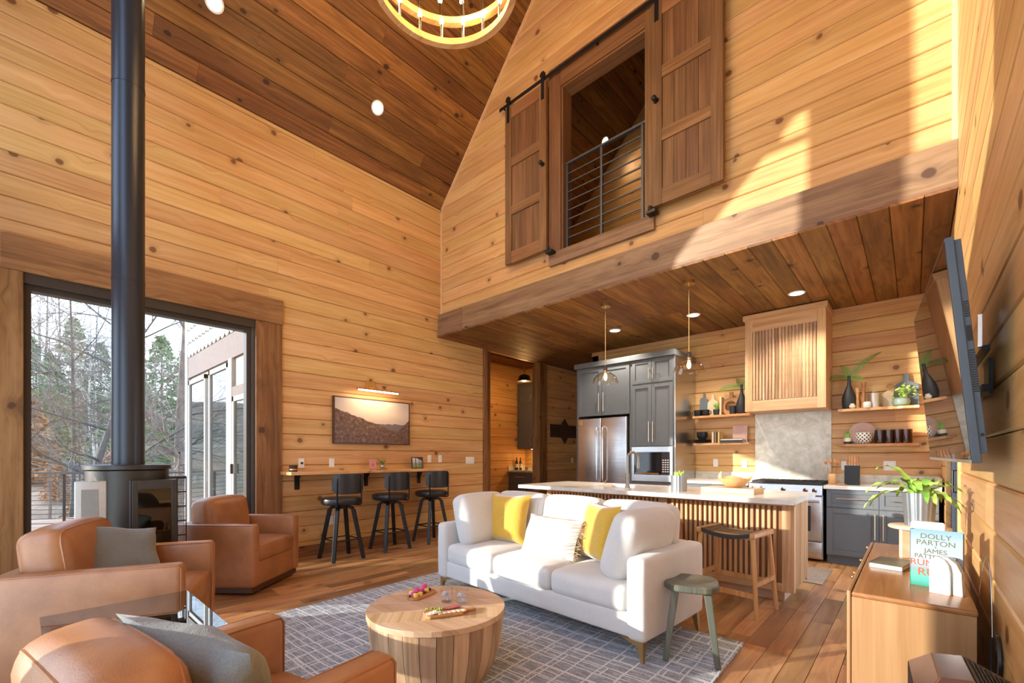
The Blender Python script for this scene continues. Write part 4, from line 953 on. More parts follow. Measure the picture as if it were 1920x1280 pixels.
# ---------------------------------------------------------------- coffee table
CT = (-2.035, 1.60); CR = 0.39; CH = 0.38
t = thing('coffee_table', 'round drum coffee table of pale wooden staves tapering to the rug', 'table', (CT[0], CT[1], 0.0125))
prof = [(0.29, 0.0), (0.335, 0.08), (0.365, 0.18), (0.38, 0.29), (0.383, CH - 0.03)]
N_ = 28
for k in range(N_):
    a0, a1_ = 2 * pi * k / N_ + 0.004, 2 * pi * (k + 1) / N_ - 0.004; vs = []
    dr_ = R.uniform(-0.0015, 0.0015)
    for r, z in prof:
        for a in (a0, (a0 + a1_) / 2, a1_): vs.append(((r + dr_) * cos(a), (r + dr_) * sin(a), z))
        for a in (a1_, a0): vs.append(((r - 0.02) * cos(a), (r - 0.02) * sin(a), z))
    m_ = len(prof); fs = [(i * 5 + j, i * 5 + (j + 1) % 5, (i + 1) * 5 + (j + 1) % 5, (i + 1) * 5 + j) for i in range(m_ - 1) for j in range(5)] + [(0, 1, 2, 3, 4), tuple((m_ - 1) * 5 + j for j in range(5))]
    obj('stave', G().add(vs, fs), mango_z, t, smooth=30)
wd = 2 * CR / 5
for k in range(5):
    x0 = -CR + k * wd + 0.0008; x1 = x0 + wd - 0.0016; top_ = []; n = 10
    xs_ = [x0 + (x1 - x0) * i / n for i in range(n + 1)]
    poly = [(x_, -sqrt(max(CR * CR - x_ * x_, 1e-5))) for x_ in xs_] + [(x_, sqrt(max(CR * CR - x_ * x_, 1e-5))) for x_ in reversed(xs_)]
    gq = G().prism(poly, 'z', CH - 0.03, CH); gq.xf(RZ(pi / 2 + 0.9) )
    obj('top_plank', gq, mango_z if k == 1 else mango_x, t, bev=0.002)
obj('inner_drum', G().cyl((0, 0, 0.005), 0.26, 0.34, 28), walnut_z, t)
TZ = 0.0125 + CH
# boards and food
def boardpoly(L, w, hl, hw2):
    return [(-L / 2, -w / 2 + 0.02), (-L / 2 + 0.02, -w / 2), (L / 2 - 0.02, -w / 2), (L / 2, -w / 2 + 0.03), (L / 2 + 0.01, -hw2), (L / 2 + hl - 0.01, -hw2), (L / 2 + hl, 0), (L / 2 + hl - 0.01, hw2), (L / 2 + 0.01, hw2), (L / 2, w / 2 - 0.03), (L / 2 - 0.02, w / 2), (-L / 2 + 0.02, w / 2), (-L / 2, w / 2 - 0.02)]
# orientations: world direction of the handle seen to the right
def PT(px, py, z):
    t_ = (px - 960) / 831.0; d = (1.25 - z) * 831 / (py - 855); return Vector(((0.7405 * t_ - 0.672) * d, (0.672 * t_ + 0.7405) * d, z))
p0, p1 = PT(790, 1158, TZ), PT(905, 1143, TZ); a = atan2((p1 - p0).y, (p1 - p0).x)
cb = thing('serving_board', 'wooden serving board with cheese, crackers and salami on the coffee table', 'board', (*PT(833, 1151, TZ).xy, TZ), a)
obj('board', G().prism(boardpoly(0.215, 0.115, 0.07, 0.012), 'z', 0, 0.016), acacia, cb, bev=0.003)
B1 = cb.matrix_basis.copy()
p0, p1 = PT(765, 1127, TZ), PT(822, 1106, TZ); a = atan2((p1 - p0).y, (p1 - p0).x)
cb2 = thing('serving_board', 'live edge wooden board with macarons and berries on the coffee table', 'board', (*PT(790, 1117, TZ).xy, TZ), a)
obj('board', G().prism([(-0.10, -0.03), (-0.07, -0.05), (0.02, -0.048), (0.10, -0.03), (0.115, 0.0), (0.10, 0.035), (0.0, 0.055), (-0.08, 0.05), (-0.105, 0.01)], 'z', 0, 0.015), acacia, cb2, bev=0.003)
B2 = cb2.matrix_basis.copy()
def food(name, label, cat, B, x, y, z, g, mat, group=None, rz=0, parts=()):
    M = B @ TR(x, y, z) @ RZ(rz); o = obj(name, g, mat, smooth=50); o.matrix_basis = M; tag(o, label, cat, group); return o
macp = plain('pink_macaron', (0.75, 0.06, 0.30), 0.7); macy = plain('yellow_macaron', (0.85, 0.62, 0.12), 0.7); berry = plain('dark_berry', (0.04, 0.03, 0.08), 0.4)
chz = plain('pale_cheese', (0.78, 0.70, 0.52), 0.5); sal = plain('salami', (0.45, 0.10, 0.09), 0.5, nz=0.5, scale=160); olive = plain('green_olive', (0.25, 0.33, 0.05), 0.35); crk = plain('cracker', (0.80, 0.66, 0.46), 0.7)
macg = lambda: G().lathe([(0.001, 0.0), (0.014, 0.0), (0.0165, 0.003), (0.0165, 0.007), (0.0155, 0.008), (0.0155, 0.011), (0.0165, 0.012), (0.0165, 0.016), (0.014, 0.020), (0.001, 0.022)], n=16)
for (x, y, z, c_) in [(-0.055, 0.01, 0, 'p'), (-0.03, -0.02, 0, 'y'), (-0.065, -0.02, 0, 'y'), (-0.02, 0.012, 0, 'y'), (-0.04, -0.003, 0.022, 'p'), (-0.045, 0.035, 0.0, 'y'), (0.03, 0.02, 0, 'p'), (0.06, 0.018, 0, 'y'), (0.047, 0.004, 0, 'y'), (0.045, 0.018, 0.022, 'p')]:
    food('macaron', 'pink macaron on the live edge board' if c_ == 'p' else 'yellow macaron on the live edge board', 'macaron', B2, x, y, 0.0155 + z, macg(), macp if c_ == 'p' else macy, 'pink macarons' if c_ == 'p' else 'yellow macarons')
for (x, y) in [(0.0, -0.012), (0.012, 0.0), (0.005, 0.018), (0.018, -0.016), (-0.088, 0.008), (0.082, 0.005), (0.085, 0.018)]:
    food('berry', 'small dark berry between the macarons', 'berry', B2, x, y, 0.0155, G().sph((0, 0, 0.007), 0.007, 8), berry, 'dark berries')
for i in range(6): food('cracker', 'square cracker in the row along the front of the serving board', 'cracker', B1, -0.03 + i * 0.026, -0.03, 0.0165, G().rb((-0.012, -0.017, 0), (0.012, 0.017, 0.006), 0.002, 1, k=1), crk, 'crackers in a row', 0.15)
for i in range(3): food('cheese_slice', 'pale cheese slice at the left end of the serving board', 'cheese', B1, -0.085 + i * 0.02, -0.022 + 0.002 * i, 0.0165 + 0.004 * i, G().prism([(-0.018, -0.022), (0.02, -0.018), (0.016, 0.024), (-0.016, 0.020)], 'z', 0, 0.004), chz, 'cheese slices')
for i in range(7): food('salami_slice', 'thin salami slice in the overlapping row on the serving board', 'salami', B1, 0.0 + i * 0.014, 0.028, 0.017 + 0.0016 * i, G().cyl((0, 0, 0), 0.018, 0.0016, 16), sal, 'salami slices')
for (x, y) in [(-0.06, 0.03), (-0.05, 0.036), (-0.045, 0.026), (-0.09, 0.035), (-0.082, 0.03), (-0.02, 0.012), (-0.01, 0.008), (0.0, 0.01), (-0.035, -0.01), (-0.028, -0.02), (-0.045, -0.018)]:
    food('olive', 'green olive scattered on the serving board', 'olive', B1, x, y, 0.029, G().sph((0, 0, 0.0), 0.0065, 8), olive, 'green olives')
icem = plain('ice', (0.75, 0.80, 0.85), 0.1, nz=0.02, Alpha=0.45)
for (px, py, lab) in ((838, 1128, 'ribbed glass tumbler of iced water, left of the pair'), (867, 1130, 'ribbed glass tumbler of iced water, right of the pair')):
    p = PT(px, py, TZ); tg = thing('tumbler', lab, 'glass', (p.x, p.y, TZ)); n = 48
    pr = [(0.030, 0.0), (0.0335, 0.004), (0.035, 0.08)]; g = G().lathe([(0.001, 0)] + pr + [(0.0325, 0.08), (0.0315, 0.010), (0.001, 0.010)], n=n)
    g.v = [(x * (1 + 0.02 * cos(12 * atan2(y, x))), y * (1 + 0.02 * cos(12 * atan2(y, x))), z) for x, y, z in g.v]
    obj('glass', g, cglass, tg, smooth=True)
    for k in range(4): obj('ice_cube', G().rb((-0.011, -0.011, 0), (0.011, 0.011, 0.022), 0.004, 1, k=1).xf(TR(0.012 * cos(k * 1.9), 0.012 * sin(k * 1.9), 0.014 + 0.014 * k) @ RX(k * 0.5) @ RZ(k)), icem, tg)
# ---------------------------------------------------------------- grey wooden stool next to the sofa
t = thing('side_stool', 'dark grey-green wooden stool with scooped seat beside the sofa arm', 'stool', (-1.03, 2.80, 0.0125), radians(20))
poly = []
for i in range(40):
    a = 2 * pi * i / 40; c_, s_ = cos(a), sin(a); r = 0.158 / (abs(c_) ** 3.2 + abs(s_) ** 3.2) ** (1 / 3.2); poly.append((r * c_, r * s_))
vs = []; nr = 8
for (rs, z) in [(0.0, 0.452), (0.3, 0.453), (0.6, 0.458), (0.85, 0.464), (0.96, 0.465), (1.0, 0.458), (1.0, 0.43), (0.95, 0.422), (0.0, 0.422)]:
    vs += [(x * max(rs, 1e-3), y * max(rs, 1e-3), z) for x, y in poly]
g = G().add(vs, [(i * 40 + k, i * 40 + (k + 1) % 40, (i + 1) * 40 + (k + 1) % 40, (i + 1) * 40 + k) for i in range(8) for k in range(40)])
obj('seat', g, greyw, t, smooth=True)
for a in (-1, 1):
    for b in (-1, 1): obj('leg', G().bar((a * 0.09, b * 0.09, 0.425), (a * 0.145, b * 0.145, 0), 0.045, 0.045, 0.034, 0.034), greyw, t, bev=0.006)
# ---------------------------------------------------------------- counter stools at the island
lstrap = plain('woven_leather_strap', (0.17, 0.115, 0.06), 0.5, nz=0.2); lblk = plain('dark_leather_edge', (0.03, 0.035, 0.045), 0.45)
def cstool(label, x, y, rz):
    t = thing('counter_stool', label, 'stool', (x, y, 0), rz, )
    H = 0.66; hx, hy = 0.215, 0.165
    for a in (-1, 1):
        for b in (-1, 1): obj('leg', G().tube([(a * (hx + 0.035), b * (hy + 0.03), 0), (a * (hx - 0.01), b * (hy - 0.01), H - 0.03)], [0.016, 0.019], 10), stoolw, t, smooth=True)
        obj('seat_rail', G().rb((a * hx - 0.02, -hy - 0.03, H - 0.05), (a * hx + 0.02, hy + 0.03, H - 0.005), 0.012, 3), stoolw, t, smooth=50)
        obj('stretcher', G().bar((a * (hx + 0.018), -hy - 0.01, 0.26), (a * (hx + 0.018), hy + 0.01, 0.26), 0.022, 0.035), stoolw, t)
    for b, zz in ((-1, 0.17), (1, 0.22)):
        obj('stretcher', G().bar((-hx - 0.02, b * (hy + 0.015), zz), (hx + 0.02, b * (hy + 0.015), zz), 0.022, 0.038), stoolw, t)
        obj('apron', G().bar((-hx, b * (hy - 0.03), H - 0.05), (hx, b * (hy - 0.03), H - 0.05), 0.02, 0.035), stoolw, t)
    ws = obj('woven_seat', G(), lstrap, t)
    bpy.data.objects.remove(ws)
    sag = lambda u: -0.035 * (1 - u * u)
    for i in range(8):
        v0 = -hy + 2 * hy * i / 8 + 0.002; v1 = v0 + 2 * hy / 8 - 0.004; pts = 12; vs = []
        for k in range(pts + 1):
            u = -1 + 2 * k / pts; lift = 0.002 * (1 if (k + i) % 2 else -1); z = H - 0.008 + sag(u) + lift
            vs += [(u * hx, v0, z), (u * hx, v1, z), (u * hx, v1, z - 0.006), (u * hx, v0, z - 0.006)]
        fs = [(k * 4 + j, k * 4 + (j + 1) % 4, (k + 1) * 4 + (j + 1) % 4, (k + 1) * 4 + j) for k in range(pts) for j in range(4)] + [(0, 1, 2, 3), (pts * 4 + 3, pts * 4 + 2, pts * 4 + 1, pts * 4)]
        obj('strap', G().add(vs, fs), lstrap, t)
    for k in range(11):
        u = -0.91 + 1.82 * k / 10; w_ = 0.018; z = H - 0.007 + sag(u)
        obj('cross_strap', G().box((u * hx - 0.014, -hy - 0.002, z - 0.004), (u * hx + 0.014, hy + 0.002, z)), lstrap, t)
    for b in (-1, 1):
        vs = []
        for k in range(13):
            u = -1 + 2 * k / 12; z = H - 0.006 + sag(u); y0 = b * hy; vs += [(u * (hx - .01), y0, z), (u * (hx - .01), y0 + b * 0.008, z - 0.004), (u * (hx - .01), y0 + b * 0.006, z - 0.032), (u * (hx - .01), y0, z - 0.034)]
        obj('seat_edge', G().add(vs, [(k * 4 + j, k * 4 + (j + 1) % 4, (k + 1) * 4 + (j + 1) % 4, (k + 1) * 4 + j) for k in range(12) for j in range(4)]), lblk, t, smooth=True)
    return t
cstool('wooden counter stool with woven leather seat, fully visible at the right end of the island', -1.11, 3.98, radians(-8))
cstool('wooden counter stool with woven leather seat, mostly hidden behind the sofa', -1.86, 4.02, radians(-4))
# ---------------------------------------------------------------- bar shelf and stools on the left wall
sg = random.Random(4); f = []
for i in range(31):
    yy = 2.05 + 2.37 * i / 30; f.append((XL + 0.345 + sg.uniform(-0.010, 0.010) - (0.03 if i == 13 else 0), yy))
tb = thing('bar_shelf', 'live edge wooden bar shelf bracketed to the left wall', 'shelf', (XL + 0.17, 3.23, 1.0))
sub('slab', G().prism([(XL + 0.001, 2.05)] + f + [(XL + 0.001, 4.42)], 'z', 1.03, 1.068), liveedge, tb, bev=0.004)
for yy in (2.25, 3.17, 4.05):
    sub('bracket', G().box((XL + 0.001, yy - 0.03, 0.84), (XL + 0.008, yy + 0.03, 1.03)).box((XL + 0.001, yy - 0.03, 1.022), (XL + 0.24, yy + 0.03, 1.03)).prism([(XL + 0.008, 0.90), (XL + 0.10, 1.022), (XL + 0.075, 1.022), (XL + 0.008, 0.935)], 'y', yy - 0.006, yy + 0.006), black, tb)
blkl = plain('black_leatherette', (0.02, 0.021, 0.024), 0.35)
def barstool(label, x, y, rz, back):
    t = thing('bar_stool', label, 'stool', (x, y, 0), rz); t.scale = (1.14, 1.14, 1.0)
    obj('seat', G().lathe([(0.001, 0.665), (0.19, 0.665), (0.205, 0.68), (0.21, 0.705), (0.205, 0.735), (0.18, 0.748), (0.001, 0.752)], n=32), blkl, t, smooth=50)
    obj('swivel', G().cyl((0, 0, 0.615), 0.075, 0.05, 20), black, t)
    for k in range(4):
        a = pi / 4 * 0 + k * pi / 2; c_, s_ = cos(a), sin(a)
        g = G(); prev = (0.05 * c_, 0.05 * s_, 0.635)
        pts = [(0.05, 0.635), (0.095, 0.63), (0.125, 0.60), (0.235, 0.0)]
        for i in range(3): g.bar((pts[i][0] * c_, pts[i][0] * s_, pts[i][1]), (pts[i + 1][0] * c_, pts[i + 1][0] * s_, pts[i + 1][1]), 0.040, 0.036, 0.036, 0.030)
        obj('leg', g, black, t, bev=0.003)
    q = [(0.19 * cos(k * pi / 2), 0.19 * sin(k * pi / 2), 0.24) for k in range(4)]
    obj('footrest', G().tube([q[0], q[1], q[2], q[3], q[0]], 0.008, 8), black, t, smooth=True)
    bk = back; g = G(); n = 12; vs = []
    for sgn, rr_ in ((0, 0.215), (1, 0.232)):
        for i in range(n + 1):
            aa = radians(-46 + 92 * i / n); e_ = abs(-1 + 2 * i / n) ** 6
            for z in (0.80 + 0.045 * e_, 0.845, 0.995, 1.04 - 0.045 * e_): vs.append((rr_ * cos(aa), rr_ * sin(aa), z))
    m_ = (n + 1) * 4; fs = []
    for s_ in (0, 1):
        for i in range(n):
            for j in range(3): fs.append((s_ * m_ + i * 4 + j, s_ * m_ + (i + 1) * 4 + j, s_ * m_ + (i + 1) * 4 + j + 1, s_ * m_ + i * 4 + j + 1))
    for i in range(n): fs += [(i * 4, i * 4 + 4, m_ + i * 4 + 4, m_ + i * 4), (i * 4 + 3, i * 4 + 7, m_ + i * 4 + 7, m_ + i * 4 + 3)]
    for j in range(3): fs += [(j, j + 1, m_ + j + 1, m_ + j), (n * 4 + j, n * 4 + j + 1, m_ + n * 4 + j + 1, m_ + n * 4 + j)]
    obj('backrest', G().add(vs, fs).xf(RZ(bk)), blkl, t, smooth=50)
    for s_ in (-1, 1):
        aa = bk + s_ * radians(33)
        obj('back_support', G().tube([(0.13 * cos(aa), 0.13 * sin(aa), 0.662), (0.225 * cos(aa), 0.225 * sin(aa), 0.662), (0.24 * cos(aa), 0.24 * sin(aa), 0.68), (0.240 * cos(aa), 0.240 * sin(aa), 0.99)], 0.008, 8), black, t, smooth=True)
    return t
for lab, x, y, bk in (('black swivel bar stool nearest the window', -5.20, 2.62, -0.84), ('middle black swivel bar stool of the three at the bar shelf', -5.26, 3.34, -0.80), ('black swivel bar stool farthest from the window', -5.28, 4.05, -0.94)):
    barstool(lab, x, y, 0.77, bk)
# ---------------------------------------------------------------- helpers for placing small things
def XY(px, Y):      # world X where the sight line of column px crosses the plane Y
    t_ = (px - 960) / 831.0; return Y * (0.7405 * t_ - 0.672) / (0.672 * t_ + 0.7405)
def YX_(px, X):
    t_ = (px - 960) / 831.0; return X * (0.672 * t_ + 0.7405) / (0.7405 * t_ - 0.672)
terra = plain('terracotta_tan', (0.55, 0.36, 0.2), 0.6)
slate = plain('slate_board', (0.10, 0.125, 0.145), 0.6)
pinkb = plain('pink_marble_board', (0.52, 0.33, 0.27), 0.5, nz=0.12)
greenp = plain('fresh_green_leaf', (0.20, 0.40, 0.06), 0.5, nz=0.25)
fernp = plain('fern_leaf', (0.10, 0.22, 0.04), 0.55, nz=0.25)
limep = plain('lime_leaf', (0.42, 0.62, 0.12), 0.5, nz=0.2)
soil = plain('potting_soil', (0.05, 0.035, 0.025), 0.9)
cream = plain('cream_ceramic', (0.66, 0.60, 0.47), 0.5)
amberg = glassy('amber_drinking_glass', (0.55, 0.24, 0.05), 1.6, 1.5)
celad = plain('celadon_glaze', (0.20, 0.27, 0.21), 0.15)
zinc = plain('zinc_ribbed', (0.32, 0.34, 0.36), 0.35, 0.7)
tin = plain('tin_canister', (0.45, 0.43, 0.38), 0.3, 0.8)
paper = plain('page_paper', (0.78, 0.74, 0.66), 0.8)
def lath(name, label, cat, x, y, z, prof, mat, n=28, group=None, smooth=True):
    o = obj(name, G().lathe(prof, n=n), mat, smooth=50); o.location = (x, y, z); tag(o, label, cat, group); return o
def fern_frond(base_, d, L, w, droop, n=14, up=Vector((0, 0, 1))):
    g = G(); p = Vector(base_); d = Vector(d).normalized(); pts = []
    for i in range(n + 1):
        pts.append(p.copy()); d = (d + Vector((0, 0, -droop / n))).normalized(); p = p + d * L / n
    g.tube(pts, [0.0022 * (1 - 0.7 * i / n) for i in range(n + 1)], 4)
    for i in range(1, n * 2):
        t_ = i / (2 * n); k = min(int(t_ * n), n - 1); c = pts[k].lerp(pts[k + 1], t_ * n - k); tg = (pts[k + 1] - pts[k]).normalized(); sd_ = tg.cross(up)
        sd_ = sd_.normalized() if sd_.length > 1e-3 else Vector((1, 0, 0))
        ll = w * sin(pi * min(1, 0.15 + t_ * 0.85)) ** 0.8
        for s_ in (-1, 1):
            tip = c + sd_ * s_ * ll + tg * ll * 0.45; a = tg * L / (2 * n) * 0.30
            g.add([c - a, c + (tip - c) * 0.5 - a * 1.1, tip, c + (tip - c) * 0.5 + a * 1.1, c + a], [(0, 1, 2, 3, 4)])
    return g
def board_thing(name, label, poly, x, y, z, mat, lean=0.12, th=0.014, rz=0, cat='board'):
    g = G().prism(poly, 'y', 0, th); g.xf(RX(-lean)); o = obj(name, g, mat, bev=0.002); o.location = (x, y, z); o.rotation_euler = (0, 0, rz); tag(o, label, cat); return o
def arcp(cx, cy, r, a0, a1, n): return [(cx + r * cos(a0 + (a1 - a0) * i / n), cy + r * sin(a0 + (a1 - a0) * i / n)) for i in range(n + 1)]
def handled(w, h, hw2, hh, slots=True): return [(-w / 2, 0), (w / 2, 0), (w / 2, h - 0.02), (w / 2 - 0.03, h), (hw2, h + 0.015), (hw2, h + hh - hw2)] + arcp(0, h + hh - hw2, hw2, 0, pi, 8)[1:-1] + [(-hw2, h + hh - hw2), (-hw2, h + 0.015), (-w / 2 + 0.03, h), (-w / 2, h - 0.02)]
def vase(px, Y, z, label, seed, H=0.29):
    x = XY(px, Y); t = thing('bottle_vase', label, 'vase', (x, Y, z))
    obj('vase', G().lathe([(0.030, 0), (0.045, 0.01), (0.052, 0.06), (0.048, 0.11), (0.03, 0.165), (0.014, 0.21), (0.011, H - 0.01), (0.014, H)], n=24), blackm, t, smooth=True)
    rr = random.Random(seed)
    for (dx, dz, L, dr_) in ((-0.75, 0.35, 0.24, 0.75), (0.5, 0.8, 0.30, 0.55), (-0.15, 0.9, 0.14, 1.2), (0.75, 0.1, 0.11, 0.5)):
        obj('fern_frond', fern_frond((0, 0, H - 0.02), (dx, -0.15 + rr.uniform(-0.1, 0.1), dz), L, 0.040, dr_ * 1.5, up=Vector((0, -0.8, 0.6))), fernp, t)
    return t
Ys = 6.86
# right upper shelf
vase(1592, Ys, 1.83, 'tall matt black vase with fern fronds on the upper right shelf', 1)
lath('bud_pot', 'tiny round cream pot at the foot of the black vase on the upper right shelf', 'pot', XY(1597, 6.80) + 0.008, 6.785, 1.83, [(0.012, 0), (0.022, 0.01), (0.025, 0.025), (0.015, 0.04), (0.017, 0.048)], cream)
cs = [(0.018, 0), (0.02, 0.01), (0.010, 0.09), (0.013, 0.14), (0.018, 0.17)]
lath('candlestick', 'shorter turned wooden candlestick on the upper right shelf', 'candlestick', XY(1608, Ys), Ys, 1.83, [(r, z * 1.05) for r, z in cs], acacia)
lath('candlestick', 'taller turned wooden candlestick on the upper right shelf', 'candlestick', XY(1619, Ys), Ys + 0.02, 1.83, [(r, z * 1.32) for r, z in cs], acacia)
lath('white_cup', 'small white ceramic cup on the upper right shelf', 'cup', XY(1626, 6.79), 6.79, 1.83, [(0.024, 0), (0.031, 0.01), (0.030, 0.045), (0.022, 0.055), (0.001, 0.05)], whitec)
t = thing('tin_canister', 'metal canister with lid on the upper right shelf', 'canister', (XY(1640, Ys), Ys, 1.83))
obj('body', G().cyl((0, 0, 0), 0.042, 0.11, 28), tin, t, smooth=50); obj('lid', G().cyl((0, 0, 0.11), 0.044, 0.012, 28).tube([(-0.015, 0, 0.12), (-0.012, 0, 0.135), (0.012, 0, 0.135), (0.015, 0, 0.12)], 0.004), tin, t, smooth=50)
rb_ = [(-0.055, 0), (0.075, 0), (0.075, 0.10), (0.055, 0.14), (0.012, 0.15)] + arcp(-0.01, 0.185, 0.036, -0.9, pi + 0.9, 18)[0:] + [(-0.05, 0.14), (-0.06, 0.12)]
t = thing('paddle_board', 'pale wooden board with round ring handle on the upper right shelf', 'board', (XY(1672, 6.93), 6.92, 1.83))
obj('blade', G().prism([(-0.06, 0), (0.07, 0), (0.07, 0.12), (0.03, 0.145), (-0.03, 0.145), (-0.06, 0.12)], 'y', 0, 0.014).xf(RX(-0.12)), palew, t, bev=0.002)
rg2 = G(); ring_ = []
for rr_ in (0.036, 0.023):
    ring_.append(arcp(-0.01, 0.177, rr_, 0, 2 * pi, 24)[:-1])
vs = [(p[0], yy, p[1]) for yy in (0, 0.014) for rr2 in ring_ for p in rr2]; n = 24
rg2.add(vs, [(i, (i + 1) % n, n + (i + 1) % n, n + i) for i in range(n)] + [(2 * n + i, 3 * n + i, 3 * n + (i + 1) % n, 2 * n + (i + 1) % n) for i in range(n)] + [(i, 2 * n + i, 2 * n + (i + 1) % n, (i + 1) % n) for i in range(n)] + [(n + i, n + (i + 1) % n, 3 * n + (i + 1) % n, 3 * n + i) for i in range(n)])
obj('ring_handle', rg2.xf(RX(-0.12)), acacia, t)
board_thing('slate_board', 'dark slate board with round handle behind the plant on the upper right shelf', handled(0.16, 0.20, 0.018, 0.08), XY(1699, 6.95), 6.95, 1.83, slate)
t = thing('potted_plant', 'green leafy plant in a glazed bowl on the upper right shelf', 'plant', (XY(1690, 6.82), 6.83, 1.83))
obj('bowl', G().lathe([(0.035, 0), (0.052, 0.01), (0.060, 0.035), (0.052, 0.06), (0.060, 0.068), (0.054, 0.068), (0.046, 0.058)], n=28), celad, t, smooth=True)
obj('soil', G().cyl((0, 0, 0.03), 0.044, 0.028, 20), soil, t)
rr = random.Random(3); g = G(); gs_ = G()
for i in range(120):
    a = rr.uniform(0, 2 * pi); r = rr.uniform(0.0, 0.10) ; z = 0.07 + rr.uniform(0, 0.12) * (1 - r * 4); p = Vector((r * cos(a) + 0.015, r * sin(a) * 0.6, z)); s_ = rr.uniform(0.008, 0.014)
    u = Vector((rr.gauss(0, 1), rr.gauss(0, 1), rr.gauss(0, 1))).normalized(); v = u.orthogonal().normalized(); g.add([p - u * s_, p + v * s_ * .7, p + u * s_, p - v * s_ * .7], [(0, 1, 2, 3)])
    if i % 4 == 0: gs_.tube([(0, 0, 0.055), tuple(p)], 0.001, 3)
q = obj('foliage', g, limep, t); q['kind'] = 'stuff'; q = obj('stems', gs_, greenp, t); q['kind'] = 'stuff'
# right lower shelf
t = thing('succulent_pot', 'small spiky succulent in a two tone pot on the lower right shelf', 'plant', (XY(1589, 6.83), 6.83, 1.40))
obj('pot', G().lathe([(0.022, 0), (0.025, 0.02), (0.026, 0.05), (0.022, 0.05)], n=20), cream, t, smooth=True); obj('pot_base', G().cyl((0, 0, -0.0), 0.0265, 0.02, 20), blackm, t)
for k in range(7): a = k * 0.9; obj('leaf', G().tube([(0.006 * cos(a), 0.006 * sin(a), 0.045), (0.012 * cos(a), 0.012 * sin(a), 0.085), (0.02 * cos(a), 0.02 * sin(a), 0.12 - 0.004 * k)], [0.006, 0.005, 0.001], 5), greenp, t)
board_thing('hexagon_board', 'blue slate hexagonal board behind the patterned bowl, lower right shelf', [(-0.03, 0), (0.05, 0), (0.10, 0.07), (0.06, 0.14), (-0.01, 0.145), (-0.065, 0.08)], XY(1603, 6.95), 6.93, 1.40, slate)
board_thing('round_board', 'round pink board leaning behind the patterned bowl, lower right shelf', arcp(0, 0.09, 0.09, 0, 2 * pi, 28)[:-1], XY(1617, 6.96), 6.97, 1.40, pinkb, 0.1)
def pattern():
    t = NT('black_dotted_white_bowl'); p = t.sep(t.oc()); a = t.math('MULTIPLY', t.math('ARCTAN2', p[1], p[0]), 3.5); z = t.math('MULTIPLY', p[2], 52.0)
    s_ = t.math('MULTIPLY', t.math('SINE', t.math('MULTIPLY', a, 3.5)), t.math('SINE', t.math('MULTIPLY', z, 3.14159 * 1.3)))
    return t.fin(t.mix(t.mr(s_, 0.18, 0.3), (0.72, 0.68, 0.60), (0.04, 0.04, 0.04)), 0.4)
lath('patterned_bowl', 'white bowl with black dotted pattern on the lower right shelf', 'bowl', XY(1619, 6.81), 6.825, 1.40, [(0.03, 0), (0.05, 0.02), (0.056, 0.055), (0.054, 0.09), (0.05, 0.09), (0.045, 0.03)], pattern())
for px, w_ in ((1650, 'first amber tumbler from the left on the lower right shelf'), (1667, 'second amber tumbler from the left on the lower right shelf'), (1684, 'third amber tumbler from the left on the lower right shelf'), (1700, 'rightmost amber tumbler on the lower right shelf')):
    lath('amber_tumbler', w_, 'glass', XY(px, 6.84), 6.84, 1.40, [(0.001, 0.003), (0.034, 0.0), (0.036, 0.01), (0.036, 0.108), (0.0335, 0.108), (0.0335, 0.012), (0.001, 0.012)], amberg, group='amber tumblers')
# left upper shelf
for px, lab in ((1307, 'black mug at the left end of the upper left shelf'), (1321, 'second black mug on the upper left shelf')):
    t = thing('mug', lab, 'mug', (XY(px, 6.81), 6.81, 1.85))
    obj('cup', G().lathe([(0.026, 0), (0.037, 0.012), (0.04, 0.065), (0.037, 0.065), (0.033, 0.014), (0.001, 0.012)], n=24), black, t, smooth=True)
    s_ = -1 if px < 1310 else 1; obj('handle', G().tube([(s_ * 0.036, 0, 0.052), (s_ * 0.055, 0, 0.05), (s_ * 0.058, 0, 0.03), (s_ * 0.036, 0, 0.016)], 0.0045, 8), black, t, smooth=True)
board_thing('slate_board', 'blue slate board with top handle on the upper left shelf', handled(0.085, 0.20, 0.011, 0.055)[:-4] + [(-0.011, 0.21), (-0.035, 0.20), (-0.0425, 0.18)], XY(1320, 6.95), 6.93, 1.85, slate)
board_thing('paddle_board', 'pale wooden paddle board behind the plant on the upper left shelf', handled(0.11, 0.17, 0.012, 0.06), XY(1337, 6.96), 6.97, 1.85, palew)
board_thing('narrow_board', 'narrow light board standing on edge on the upper left shelf', [(-0.01, 0), (0.01, 0), (0.01, 0.19), (-0.01, 0.19)], XY(1353, 6.9), 6.90, 1.85, palew, 0.03, 0.09)
t = thing('potted_herb', 'small green herb in a black pot on the upper left shelf', 'plant', (XY(1342, 6.81), 6.81, 1.85))
obj('pot', G().lathe([(0.028, 0), (0.034, 0.06), (0.030, 0.06), (0.028, 0.05)], n=20), blackm, t, smooth=True)
g = G(); rr = random.Random(8)
for i in range(70): a = rr.uniform(0, 6.28); g.tube([(0.008 * cos(a), 0.008 * sin(a), 0.05), ((0.02) * cos(a), 0.02 * sin(a), 0.09), (rr.uniform(.01, .045) * cos(a), rr.uniform(.01, .045) * sin(a), rr.uniform(0.10, 0.145))], [0.0016, 0.0014, 0.0005], 3)
q = obj('leaves', g, greenp, t); q['kind'] = 'stuff'
t = thing('ring_board', 'round wooden serving board with hole and handle on the upper left shelf', 'board', (XY(1371, 6.95), 6.95, 1.85))
n = 28; vs = [(r_ * cos(2 * pi * i / n), yy, 0.092 + r_ * sin(2 * pi * i / n)) for yy in (0, 0.016) for r_ in (0.092, 0.055) for i in range(n)]
